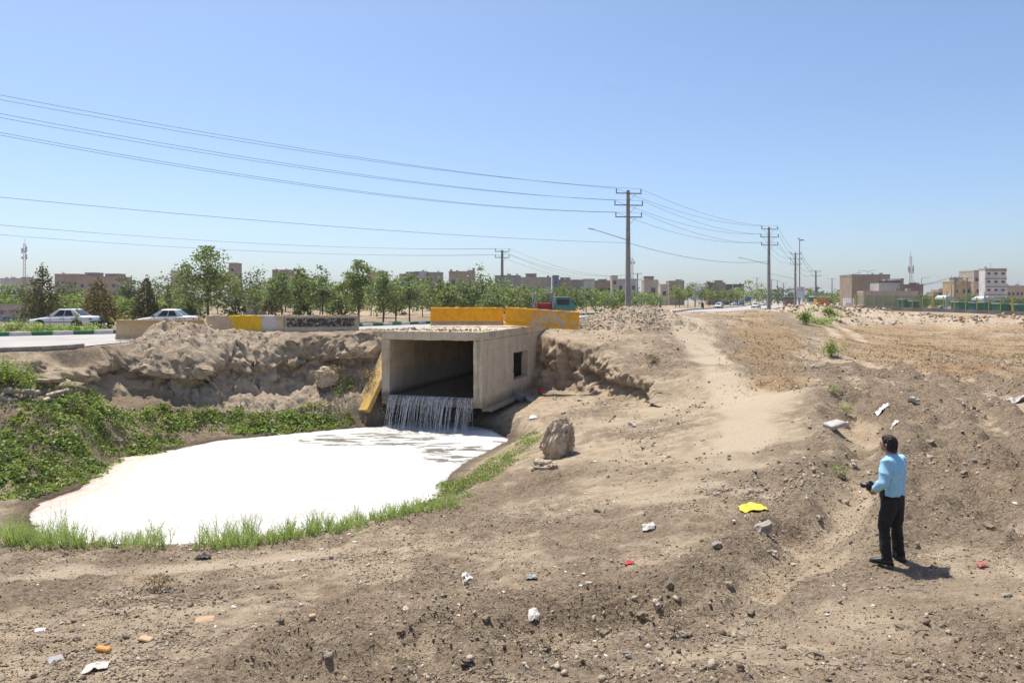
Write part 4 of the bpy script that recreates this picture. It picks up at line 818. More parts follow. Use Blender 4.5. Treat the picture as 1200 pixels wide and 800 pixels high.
sheet('cloth_rag', 112, 785, 24, 1.1, .05, plast('rag_white', (.55, .49, .44), .85), 'crumpled dirty white rag on the foreground earth', 'rag', 19, 0, .4)
sheet('plastic_bag', 626, 722, 13, 1.0, .05, plast('bag_pale', (.58, .54, .48)), 'pale crumpled plastic bag half buried in foreground clods', 'bag', 23)
sheet('plastic_bag', 622, 679, 13, 1.0, .08, plast('scrap_teal', (.26, .33, .31)), 'grey green plastic scrap among the clods', 'scrap', 29)
sheet('plastic_bag', 548, 679, 12, .9, .1, plast('scrap_white', (.68, .66, .64)), 'white plastic scrap on dark twigs', 'scrap', 31)
sheet('plastic_bag', 760, 617, 15, .8, .04, plast('bag_clear', (.47, .44, .40)), 'dusty clear plastic film on the gravelly slope', 'film', 37)
sheet('cloth_rag', 238, 654, 16, .8, .12, plast('rag_dark', (.05, .05, .06), .8), 'small dark rag near the bank edge', 'rag', 41)
sheet('cloth_rag', 635, 462, 9, 1.0, .4, plast('rag_scarlet', (.5, .02, .02), .7), 'scarlet rag beside the culvert wall', 'rag', 43)
sheet('plastic_bag', 625, 490, 9, .8, .12, plast('scrap_white', (.68, .66, .64)), 'white scrap on top of the bank behind the boulder', 'scrap', 47)
def flat_piece(name, px, py, wpx, d, mat, label, cat, rz=.3, tilt=.15):
    p = drop(px, py); W_ = wpx / F * p.y; me = MB().box((0, 0, 0), (W_, W_ * d[0], d[1])).mesh(name, min(.012, d[1] * .3)); roughen(me, .05, .004, .08, int(px)); o = link_mesh(name, me, mat, loc=(p.x, p.y, p.z + d[1] * .5 + .008), rot=(tilt, .1, rz)); tag(o, label, cat); return o
BR = M('tile_tan', (.50, .34, .21), (.42, .28, .17), 8, .9, .2)
flat_piece('brick_shard', 240, 728, 21, (.55, .03), BR, 'wedge of broken tan tile in the foreground', 'tile', .4, .35)
flat_piece('brick_shard', 171, 752, 16, (.6, .03), BR, 'square bit of broken tan tile', 'tile', -.2)
flat_piece('yellow_sponge', 121, 764, 18, (.45, .04), M('sponge', (.52, .28, .07), (.42, .22, .06), 10, .9, .3), 'orange yellow block lying above the white rag', 'block', -.15).update({'kind': 'thing'}) if False else None
o = flat_piece('orange_sponge', 121, 764, 18, (.45, .05), M('sponge', (.52, .28, .07), (.42, .22, .06), 10, .9, .3), 'orange yellow sponge lying above the white rag', 'sponge', -.15)
flat_piece('shoe_sole', 65, 775, 17, (.75, .02), M('sole_grey', (.33, .32, .31), (.26, .25, .24), 8, .7), 'grey oval shoe sole on the foreground earth', 'shoe sole', .9, .3)
flat_piece('paper_piece', 47, 740, 11, (.7, .015), M('paper_white', (.72, .70, .67)), 'white scrap of card on the foreground slope', 'card', .5)
flat_piece('brick_shard', 366, 727, 9, (.7, .05), BR, 'small tan brick chip in the dark clods', 'brick chip', .8)
p = drop(978, 503); me = MB().box((0, 0, 0), (.5, .36, .12)).mesh('paving_slab', .02); roughen(me, .1, .012, .2, 6); o = link_mesh('paving_slab', me, M('slab_pale', (.45, .42, .37), (.36, .33, .29), 5, .9, .3), loc=(p.x, p.y, p.z + .07), rot=(.12, -.2, .35)); tag(o, 'pale broken paving slab propped on the ditch edge', 'slab', kind='thing')

# ------------------------------------------------------------------ weeds and grass
LEAF = (np.array([(0, -.5, 0), (.32, 0, .06), (0, .5, 0), (-.32, 0, .06)]), np.array([(0, 1, 2, 3)]))
G1 = island_mat('weed_leaves', [(0, (.12, .16, .036)), (.35, (.22, .285, .064)), (.75, (.33, .395, .105)), (.95, (.40, .44, .15)), (1, (.46, .45, .2))], .55, 0, .35, .35)
G2 = island_mat('grass_blades', [(0, (.24, .28, .10)), (.4, (.34, .38, .17)), (.8, (.43, .46, .25)), (1, (.52, .50, .32))], .65, 0, .45, .25)
def leaf_cloud(C, size, r, flat=.5):
    """leaf faces at points C"""
    n_ = len(C); V = np.repeat(LEAF[0][None], n_, 0); Rm = rot_mats(n_, r); V = np.einsum('nij,nkj->nki', Rm, V); V[:, :, 2] *= flat; V = V * size[:, None, None] + C[:, None, :]
    return V.reshape(-1, 3), (np.arange(n_ * 4).reshape(n_, 4))
G1b = island_mat('weed_leaves_dark', [(0, (.06, .085, .022)), (.4, (.12, .165, .042)), (.8, (.19, .235, .066)), (1, (.27, .30, .11))], .55, 0, .3, .35); G1c = island_mat('weed_leaves_yellow', [(0, (.15, .17, .04)), (.4, (.27, .30, .075)), (.8, (.37, .39, .12)), (1, (.46, .43, .2))], .6, 0, .35, .3)
def weed_patch(name, label, zones, r, leaf=(.06, .17), mat=G1, per0=70, hgt=(.25, .5), cat='weeds'):
    """zones: (px,py,radius m,count) bushy clumps of broad leaved weeds seated on the bank"""
    C = []; Z = []; SZ = []; MI = []
    for (px, py, rad, cnt, hh) in zones:
        p = drop(px, py)
        for k in range(int(cnt * .27) + 1):
            a = r.uniform(0, 6.28); q = rad * math.sqrt(r.random()); cx, cy = p.x + q * math.cos(a), p.y + q * math.sin(a) * .8; cr = r.uniform(.2, .6); h = hh * .72 * r.uniform(.3, 1.4) * (1.1 - .6 * q / rad)
            per = int(per0 * r.uniform(.7, 2.2)); u = r.normal(size=(per, 3)); u /= np.linalg.norm(u, axis=1)[:, None]; rad_ = r.random(per) ** .4
            C.append(np.stack([cx + u[:, 0] * cr * rad_, cy + u[:, 1] * cr * rad_, np.abs(u[:, 2]) * h * rad_], 1)); SZ.append(r.uniform(*leaf) * r.uniform(.55, 1.35, per)); MI.append(np.full(per, r.choice(3, p=[.5, .3, .2])))
    C = np.concatenate(C); SZ = np.concatenate(SZ); MI = np.concatenate(MI); z = terrain(C[:, 0], C[:, 1]); ok = z > WATER + CAMZ - .12; C = C[ok]; SZ = SZ[ok]; MI = MI[ok]; C[:, 2] += np.maximum(z[ok], WATER + CAMZ)
    V, Fc = leaf_cloud(C, SZ, r, .8); me = np_mesh(name, V, Fc); [me.materials.append(q) for q in (mat, G1b, G1c)]; me.polygons.foreach_set('material_index', MI.astype(np.int32)); o = link_mesh(name, me, None); tag(o, label, cat, kind='stuff'); return o
r_ = np.random.default_rng(33)
weed_patch('bank_weeds', 'dense leafy green weeds covering the left bank slope', [(10, 495, 1.6, 60, .4), (50, 500, 1.5, 60, .45), (20, 530, 1.5, 60, .4), (60, 545, 1.6, 70, .45), (20, 565, 1.4, 60, .4), (100, 520, 1.3, 45, .45), (85, 535, 1.2, 40, .4), (5, 580, 1.2, 40, .4), (70, 478, .9, 22, .4), (140, 500, 1.2, 30, .3), (40, 560, 1.3, 40, .4), (130, 530, .8, 24, .35), (165, 520, 1.0, 34, .45), (190, 515, 1.0, 30, .4)], r_)
weed_patch('bank_weeds', 'rounded thicket of leafy weeds below the big earth cliff', [(118, 488, 1.15, 46, .75), (105, 498, .9, 26, .6), (135, 490, .8, 22, .6), (210, 490, 1.0, 36, .55), (232, 492, .9, 26, .5), (185, 494, .9, 26, .5)], r_)
weed_patch('bank_weeds', 'low leafy weeds at the far edge of the foam pool', [(270, 502, .9, 50, .5), (295, 498, .9, 60, .55), (320, 496, .9, 60, .55), (345, 494, .9, 56, .55), (372, 492, .8, 50, .5), (395, 490, .6, 24, .4), (405, 462, .45, 12, .45)], r_)
weed_patch('bank_grass', 'green creeping weeds down the bank between boulder and pool', [(628, 508, .7, 40, .22), (615, 520, .8, 50, .25), (600, 532, .9, 60, .28), (585, 543, .9, 60, .3), (570, 556, .9, 60, .32), (555, 566, .8, 55, .32), (540, 577, .8, 50, .35), (525, 586, .7, 40, .38), (532, 566, .6, 30, .4), (520, 575, .5, 26, .45)], r_, (.03, .075), G1, 60)
def grass_strip(name, label, spots, r, cat='grass'):
    V = []; Fc = []
    for (px, py, rad, cnt, h0) in spots:
        p = drop(px, py + 7)
        for k in range(int(cnt * 1.3)):
            x = p.x + r.uniform(-rad, rad); y = p.y + r.uniform(-.1, .55); zz = float(ground(x, y)) if k % 6 == 0 else zz
            h = h0 * r.uniform(.35, 1.25) * (.8 + .45 * math.sin(x * 7.0) * math.sin(x * 2.9 + 1)); nst = r.integers(4, 8)
            for j in range(nst):
                a = r.uniform(0, 6.28); ln = r.uniform(.12, .6) * h; tip = np.array([x + math.cos(a) * ln, y + math.sin(a) * ln, zz + h * r.uniform(.7, 1)]); base = np.array([x + r.normal() * .02, y + r.normal() * .02, zz - .03]); s = np.array([.0045, .001, 0]); b = len(V)
                mid = (base + tip) / 2 + np.array([0, 0, .05 * h]); V += [base - s, base + s, mid + s * .8, mid - s * .8, tip + s * .2, tip - s * .2]; Fc += [(b, b + 1, b + 2, b + 3), (b + 3, b + 2, b + 4, b + 5)]
                for t in r.uniform(.2, 1, 9):                 # small leaves along the stem
                    q = base + (tip - base) * t; d = np.array([r.normal(), r.normal(), r.uniform(.1, 1.1)]); d /= np.linalg.norm(d); l = r.uniform(.025, .055) * (1.15 - .5 * t); e = np.cross(d, [r.normal(), r.normal(), r.normal()]); e = e / np.linalg.norm(e) * l * .17; b = len(V)
                    V += [q, q + d * l * .5 + e, q + d * l, q + d * l * .5 - e]; Fc += [(b, b + 1, b + 2, b + 3)]
    o = link_mesh(name, np_mesh(name, V, Fc), G2); tag(o, label, cat, kind='stuff'); return o
r_ = np.random.default_rng(35)
grass_strip('bank_grass', 'tall feathery green weeds on the near bank at the pool corner', [(8, 634, .4, 34, .62), (30, 634, .4, 34, .72), (52, 634, .35, 28, .66), (70, 635, .3, 16, .45)], r_)
grass_strip('bank_grass', 'wispy thin weeds standing before the white foam', [(110, 636, .4, 14, .42), (135, 636, .4, 14, .45), (158, 636, .3, 10, .42), (178, 636, .2, 14, .75), (100, 637, .3, 6, .35)], r_)
grass_strip('bank_grass', 'feathery green weed row along the near pool bank', [(250, 636, .4, 24, .5), (275, 634, .4, 26, .58), (300, 632, .4, 26, .6), (325, 629, .4, 26, .5), (350, 625, .4, 26, .45), (375, 620, .4, 26, .42), (400, 615, .4, 26, .42), (425, 609, .4, 26, .45), (450, 603, .4, 24, .42), (475, 598, .4, 24, .42), (500, 592, .4, 24, .4), (522, 587, .35, 20, .4)], r_)
weed_patch('bank_weeds', 'low leafy weeds mixed into the bank edge row', [(330, 628, .4, 12, .25), (365, 622, .45, 14, .28), (400, 614, .45, 16, .3), (435, 606, .45, 18, .32), (470, 599, .45, 18, .32), (500, 591, .45, 18, .34)], r_, (.03, .06), G1, 50)
def stalks(name, label, zones, r):
    V = []; Fc = []
    for (px, py, rad, cnt, h0) in zones:
        p = drop(px, py); q = np.stack([p.x + r.uniform(-rad, rad, cnt), p.y + r.uniform(-rad, rad, cnt)], 1); z = grounds(q)
        for (x, y), zz in zip(q, z):
            if zz < WATER + CAMZ: continue
            h = h0 * r.uniform(.4, 1.2); a = np.array([x, y, zz - .03]); tip = a + np.array([r.normal() * .2 * h, r.normal() * .2 * h, h])
            for (m0, m1, wd) in [(a, tip, .008)] + [(a + (tip - a) * t, a + (tip - a) * t + np.array([r.normal() * .12, r.normal() * .12, r.uniform(.05, .16)]), .005) for t in r.uniform(.35, .95, 5)]:
                b = len(V); s_ = np.array([wd, 0, 0]); V += [m0 - s_, m0 + s_, m1 + s_ * .3, m1 - s_ * .3]; Fc += [(b, b + 1, b + 2, b + 3)]
    o = link_mesh(name, np_mesh(name, V, Fc), DRY); tag(o, label, 'stalks', kind='stuff')
DRY = island_mat('dry_grass', [(0, (.16, .11, .06)), (.4, (.29, .205, .12)), (.8, (.38, .29, .18)), (1, (.46, .37, .25))], .9, 0, .15)
stalks('dead_stalks', 'dead brown stalks standing among the bank weeds', [(30, 500, 1.8, 60, .6), (60, 540, 1.8, 60, .55), (110, 500, 1.5, 50, .7), (190, 505, 1.5, 40, .5), (300, 495, 1.5, 30, .5), (410, 470, 1.0, 60, .6), (430, 460, .7, 50, .7), (560, 565, .8, 30, .4), (20, 570, 1.4, 40, .5)], r_)
# single shrubs
def shrub(px, py, w_, h, label, seed, mat=None, n=900, leaf=(.05, .1), cat='bush', dead=False, at_=None):
    r = np.random.default_rng(seed); p = Vector(at_) if at_ is not None else drop(px, py); e = empty('bush', p); tag(e, label, cat); b = MB()
    for k in range(7):
        a = r.uniform(0, 6.28); b.tube([(0, 0, -.05), (math.cos(a) * w_ * .2, math.sin(a) * w_ * .2, h * .45), (math.cos(a) * w_ * .38, math.sin(a) * w_ * .38, h * .85)], [.02 * h, .012 * h, .004], 5)
    b.build('stem', M('shrub_wood', (.16, .11, .07), (.1, .07, .045), 12, .9), e)
    cl = r.normal(size=(14, 3)) * np.array([.26 * w_, .26 * w_, .2 * h]) + np.array([0, 0, h * .58]); C = cl[r.integers(0, 14, n)] + r.normal(size=(n, 3)) * np.array([.15 * w_, .15 * w_, .15 * h]); C = C[C[:, 2] > .02]
    V, Fc = leaf_cloud(C, r.uniform(*leaf, len(C)), r, .8); link_mesh('foliage', np_mesh('foliage', V, Fc), mat or G1, e); return e
DRY = island_mat('dry_grass', [(0, (.16, .11, .06)), (.4, (.29, .205, .12)), (.8, (.38, .29, .18)), (1, (.46, .37, .25))], .9, 0, .15)
shrub(16, 462, 1.25, 1.1, 'leafy bush growing over the slabs by the earth hollow', 51, None, 1500, (.06, .13))
shrub(945, 381, 1.0, 1.3, 'small dark green bush on the straw slope below the pole', 52, None, 900, (.1, .2))
shrub(972, 373, 1.3, 1.2, 'round dark bush beside the green tuft at the field end', 53, None, 900, (.12, .24))
shrub(974, 418, .8, 1.0, 'upright lone green bush beside the field track', 54, None, 900, (.07, .14))
shrub(960, 381, 2.2, .6, 'low bright green tuft at the field end', 55, G2, 800, (.12, .25))
shrub(983, 557, .35, .2, 'tiny green weed tuft on the earth beyond the man', 56, G2, 160, (.03, .06))
shrub(992, 486, .35, .3, 'little green sprout at the ditch edge', 57, G2, 160, (.04, .08))
shrub(976, 462, .4, .3, 'small green sprig on the straw slope foot', 58, G2, 160, (.04, .08))
shrub(465, 790, .01, .01, 'x', 1) if False else None
shrub(186, 692, .38, .22, 'dry brown grass tuft in the foreground clods', 59, DRY, 260, (.02, .06)); shrub(390, 440, 1.1, .45, 'dry tan brush on top of the rounded boulder', 60, DRY, 700, (.04, .12))
shrub(433, 452, 1.0, .8, 'dead brown twigs beside the yellow fallen barrier', 61, DRY, 400, (.04, .14)); shrub(766, 425, .9, .45, 'dry bush on the trodden mound slope', 62, DRY, 400, (.04, .12))
# dry straw grass of the field and slope
def straw_field():
    r = np.random.default_rng(71); k = 60000; y = r.uniform(22, 88, k); x = r.uniform(-.02, .78, k) * y; z, mm = terrain(x, y, True); ok = (r.random(k) < mm['straw'] * 1.2 - .15) & (n2(x, y, 1.3, 73) + .6 * n2(x, y, .45, 74) > -.1); x, y, z = x[ok][:12000], y[ok][:12000], z[ok][:12000]; n_ = len(x)
    V = np.empty((n_, 2, 3, 3)); h = r.uniform(.04, .14, n_)
    for j in range(2):
        a = r.uniform(0, 6.28, n_); w_ = r.uniform(.012, .035, n_); lx = r.normal(0, .1, n_); ly = r.normal(0, .1, n_)
        V[:, j, 0] = np.stack([x - np.cos(a) * w_, y - np.sin(a) * w_, z - .02], 1); V[:, j, 1] = np.stack([x + np.cos(a) * w_, y + np.sin(a) * w_, z - .02], 1); V[:, j, 2] = np.stack([x + lx, y + ly, z + h], 1)
    return np_mesh('dry_grass', V.reshape(-1, 3), np.arange(n_ * 6).reshape(-1, 3))
o = link_mesh('dry_grass', straw_field(), DRY); tag(o, 'dry straw coloured grass over the field and its slope', 'grass', kind='stuff')
# ================================================================== THE MAN
def ell(c, rx, ry, n=20, ax=None, ay=None, pw=1.0):
    ax = ax or Vector((1, 0, 0)); ay = ay or Vector((0, 1, 0)); out = []
    for k in range(n):
        t = k * 2 * math.pi / n; a, b = math.cos(t), math.sin(t)
        out.append(Vector(c) + ax * (rx * math.copysign(abs(a) ** pw, a)) + ay * (ry * math.copysign(abs(b) ** pw, b)))
    return out
def limb(mb, pts, rad, n=14, flat=1.0): mb.tube(pts, rad, n); return mb
def remesh(mb, vox, name, noise_amp=0, wl=.05, stretch=(1, 1, 1), smooth=4, seed=1):
    me = mb.mesh(name); o = bpy.data.objects.new('tmp', me); COL.objects.link(o); m_ = o.modifiers.new('r', 'REMESH'); m_.mode = 'VOXEL'; m_.voxel_size = vox
    s_ = o.modifiers.new('s', 'SMOOTH'); s_.iterations = smooth; s_.factor = .5
    dg = bpy.context.evaluated_depsgraph_get(); me2 = bpy.data.meshes.new_from_object(o.evaluated_get(dg)); bpy.data.objects.remove(o); me2.name = name
    if noise_amp:
        n_ = len(me2.vertices); co = np.empty(n_ * 3, np.float32); me2.vertices.foreach_get('co', co); c = co.reshape(-1, 3).astype(float); no = np.empty(n_ * 3, np.float32); me2.vertices.foreach_get('normal', no)
        u = c * np.array(stretch) / wl; k = noise_amp * ((1 - 2 * np.abs(vnoise(u[:, 0], u[:, 1], u[:, 2], seed))) + .4 * vnoise(u[:, 0] * 2.2, u[:, 1] * 2.2, u[:, 2] * 2.2, seed + 1)); c += no.reshape(-1, 3) * k[:, None]; me2.vertices.foreach_set('co', c.astype(np.float32).ravel())
    me2.polygons.foreach_set('use_smooth', [True] * len(me2.polygons)); me2.materials.clear(); me2.update(); return me2
def make_man():
    p = drop(1046, 660, 7.0); gx, gy = p.x, p.y; gz = ground(gx, gy)
    e = empty('person', (gx, gy, gz - .01), R(38)); tag(e, 'person in light blue shirt and black trousers standing on the earth', 'person')
    SK = M('skin', (.36, .20, .125), (.30, .16, .10), 12, .55, .05); SH = M('shirt_blue', (.34, .60, .76), (.29, .54, .71), 18, .85, .15, 260); TR = M('trousers_black', (.012, .012, .013), (.02, .02, .021), 20, .8, .15, 200)
    HA = M('hair_black', (.012, .010, .009), (.022, .018, .016), 60, .55, .5, 90); BK = M('device_black', (.015, .015, .016), (.03, .03, .03), 15, .4); LE = M('shoe_leather', (.025, .024, .024), (.06, .055, .05), 10, .45, .1)
    e.scale = (.97, .97, .965)
    # joints (x right, y forward, z up)
    Lh, Rh = Vector((-.10, 0, .90)), Vector((.10, 0, .90)); Lk, Rk = Vector((-.125, .06, .49)), Vector((.12, .0, .49)); La, Ra = Vector((-.14, .02, .085)), Vector((.125, -.03, .085))
    Ls, Rs = Vector((-.185, -.01, 1.405)), Vector((.185, -.01, 1.405)); Le, Re = Vector((-.285, -.01, 1.15)), Vector((.265, .03, 1.15)); Lw, Rw = Vector((-.20, .15, 1.01)), Vector((-.06, .20, 1.03))
    # body: one surface, head, neck, trunk, limbs and hands
    b = MB(); hc = Vector((-.015, .055, 1.635))
    b.loft([ell((0, 0, .88), .13, .09), ell((0, 0, 1.0), .12, .08), ell((0, 0, 1.2), .13, .09), ell((0, -.01, 1.36), .15, .09), ell((0, -.01, 1.42), .10, .07), ell((0, .0, 1.46), .058, .06), ell((-.003, .015, 1.52), .055, .058), ell((-.008, .03, 1.58), .052, .055)])
    hr = []
    for i in range(11):
        t = -1 + 2 * i / 10; s_ = math.sqrt(max(0, 1 - t * t)); jaw = 1 - .22 * max(0, -t); hr.append(ell(hc + Vector((0, .012 * (-t) - .03 * t * (t < -.3), t * .115)), .074 * s_ * jaw + .004, .094 * s_ * jaw + .004))
    b.loft(hr)
    b.tube([hc + Vector((0, .088, .018)), hc + Vector((0, .112, -.018)), hc + Vector((0, .09, -.032))], [.008, .015, .010], 8)                                    # nose
    b.tube([hc + Vector((-.022, .082, -.06)), hc + Vector((0, .094, -.058)), hc + Vector((.022, .082, -.06))], .009, 8)                                              # mouth
    for sx_ in (-1, 1): b.tube([hc + Vector((sx_ * .074, -.006, .022)), hc + Vector((sx_ * .086, -.018, .0)), hc + Vector((sx_ * .076, -.006, -.03))], [.008, .013, .007], 8)
    for (sh_, el, wr) in ((Ls, Le, Lw), (Rs, Re, Rw)): b.tube([sh_, el, el + (wr - el) * .4, wr], [.045, .036, .036, .026], 10)
    for (h, k, a) in ((Lh, Lk, La), (Rh, Rk, Ra)): b.tube([h, k, k + (a - k) * .35, a], [.07, .05, .048, .036], 10)
    for sx_, wr, el in ((-1, Lw, Le), (1, Rw, Re)):
        d = (wr - el).normalized(); side = Vector((-sx_, .25, 0)).normalized(); up = d.cross(side).normalized(); palm = wr + d * .05
        b.tube([wr, wr + d * .03, palm + d * .035], [.026, .036, .034], 10)
        for j, ln in enumerate((.066, .076, .072, .058)):                                                                                                        # four fingers curled round the device
            q = palm + d * .035 + up * (.027 - .018 * j); f1 = q + d * ln * .45 + side * .008; f2 = f1 + (d * .3 + side * .9).normalized() * ln * .35; f3 = f2 + (-d * .5 + side).normalized() * ln * .28; b.tube([q - d * .02, q, f1, f2, f3], [.0085, .009, .0085, .008, .006], 7)
        q = wr + d * .025 + up * .028; b.tube([q, q + (d + up * .9).normalized() * .035, q + (d * 1.2 + side * .6 + up * .5).normalized() * .07], [.012, .0105, .008], 7)       # thumb
    link_mesh('body', remesh(b, .006, 'body', 0, smooth=3), SK, e)
    for sx_ in (-1, 1): MB().disc_x((hc.x + sx_ * .03, hc.y + .084, hc.z + .012), .011, .012, 12).build('eye', M('eye_dark', (.03, .02, .015)), e)
    # hair: cap over the skull with a ragged fringe
    b = MB(); hr = []
    for i in range(9):
        t = -.85 + 1.85 * i / 8; s_ = math.sqrt(max(0, 1 - min(t, 1) ** 2)); back = max(0, -t); hr.append(ell(hc + Vector((0, -.022 - .045 * back, t * .128 + .006)), (.084 - .01 * back) * s_ ** .8 + .004, (.098 - .045 * back) * s_ ** .8 + .004))
    b.loft(hr); b.tube([hc + Vector((-.05, .035, .085)), hc + Vector((0, .055, .092)), hc + Vector((.05, .035, .085))], [.022, .026, .022], 8); link_mesh('hair', remesh(b, .006, 'hair', .009, .02, (1, 1, .6), 1, 5), HA, e)
    # shirt
    b = MB(); b.loft([ell((0, .005, .955), .186, .136, pw=.85), ell((0, .005, 1.0), .186, .136, pw=.85), ell((0, 0, 1.08), .178, .128, pw=.85), ell((0, -.008, 1.18), .186, .13, pw=.85), ell((0, -.015, 1.28), .2, .132, pw=.85), ell((0, -.018, 1.36), .205, .122, pw=.85), ell((0, -.014, 1.42), .175, .1, pw=.9), ell((0, -.005, 1.455), .11, .078), ell((0, .002, 1.485), .07, .068)])
    for (sh_, el, wr) in ((Ls, Le, Lw), (Rs, Re, Rw)): b.tube([sh_ + (Vector((0, 0, 1.38)) - sh_) * .4, sh_, sh_ + (el - sh_) * .5, el, el + (wr - el) * .45, el + (wr - el) * .9], [.075, .082, .072, .062, .055, .044], 14)
    b.tube([(-.05, .05, 1.478), (-.064, -.01, 1.494), (0, -.064, 1.505), (.064, -.01, 1.494), (.05, .05, 1.478)], .016, 8)
    link_mesh('shirt', remesh(b, .008, 'shirt', .015, .12, (1, 1, .7), 5, 7), SH, e)
    # trousers
    b = MB(); b.loft([ell((0, 0, .80), .165, .12), ell((0, -.005, .88), .178, .132), ell((0, 0, .96), .168, .118), ell((0, 0, 1.0), .162, .112)])
    for (h, k, a) in ((Lh, Lk, La), (Rh, Rk, Ra)): b.tube([h + Vector((0, 0, .03)), h - Vector((0, 0, .12)), h + (k - h) * .6, k, k + (a - k) * .4, k + (a - k) * .8, a + Vector((0, 0, -.015))], [.10, .10, .088, .074, .07, .067, .073], 16)
    link_mesh('trousers', remesh(b, .009, 'trousers', .012, .085, (1, 1, .8), 4, 9), TR, e)
    MB().loft([ell((0, 0, .962), .158, .108, pw=.9), ell((0, 0, 1.0), .16, .11, pw=.9)], cap=False).build('belt', LE, e)
    for (a, yaw) in ((La, .25), (Ra, -.12)):
        b = MB(); f = Vector((math.sin(-yaw), math.cos(yaw), 0)); s_ = Vector((f.y, -f.x, 0)); base = Vector((a.x, a.y, 0))
        rings = []
        for (q, w2, h) in ((-.085, .026, .05), (-.07, .036, .085), (-.02, .040, .10), (.05, .041, .085), (.12, .048, .062), (.17, .045, .048), (.20, .026, .034)):
            rings.append([base + f * q + s_ * (w2 * math.cos(t)) + Vector((0, 0, .012 + h * .5 + h * .5 * math.sin(t))) for t in np.linspace(0, 2 * math.pi, 14, endpoint=False)])
        b.loft(rings); so = b.build('shoe', LE, e); link_mesh('sole', MB().loft([[Vector((v.x, v.y, .0)) + (Vector((v.x, v.y, 0)) - base) * .06 for v in [base + f * q + s_ * w2 for q, w2 in ((-.09, .02), (-.06, .038), (.02, .04), (.12, .05), (.18, .044), (.205, .02), (.205, -.02), (.18, -.044), (.12, -.05), (.02, -.04), (-.06, -.038), (-.09, -.02))]], [Vector((v.x, v.y, .022)) + (Vector((v.x, v.y, 0)) - base) * .06 for v in [base + f * q + s_ * w2 for q, w2 in ((-.09, .02), (-.06, .038), (.02, .04), (.12, .05), (.18, .044), (.205, .02), (.205, -.02), (.18, -.044), (.12, -.05), (.02, -.04), (-.06, -.038), (-.09, -.02))]]], smooth=False).mesh('sole'), BK, so)
    # camera in the hands, walkie talkie on the belt: things he carries
    M4 = Matrix.Translation((gx, gy, gz - .01)) @ Matrix.Rotation(R(38), 4, 'Z') @ Matrix.Scale(.967, 4); c = empty('camera_device', M4 @ Vector((-.15, .235, 1.03)), R(38)); tag(c, 'black camera held at the waist by the man in blue', 'camera')
    MB().box((0, 0, 0), (.135, .062, .092)).build('camera_body', BK, c, .012, 2); MB().box((0, -.005, .058), (.055, .05, .035)).build('viewfinder', BK, c, .01, 2)
    lb = MB(); lb.loft([ell((0, y, 0), r0, r0, 18, Vector((1, 0, 0)), Vector((0, 0, 1))) for y, r0 in ((.02, .034), (.05, .036), (.10, .038), (.12, .035))]); lb.build('lens', BK, c)
    wk = empty('walkie_talkie', M4 @ Vector((-.205, .05, .985)), R(38)); tag(wk, 'black handheld radio clipped on the man\'s belt with aerial up', 'radio')
    MB().box((0, 0, 0), (.035, .06, .125)).build('radio_body', BK, wk, .008, 2); MB().tube([(0, .018, .06), (0, .018, .15), (0, .018, .215)], [.008, .007, .005], 8).build('aerial', BK, wk); MB().disc_x((0, -.016, .068), .009, .02, 10).build('knob', M('knob_grey', (.3, .3, .3)), wk)
    return e
man = make_man()
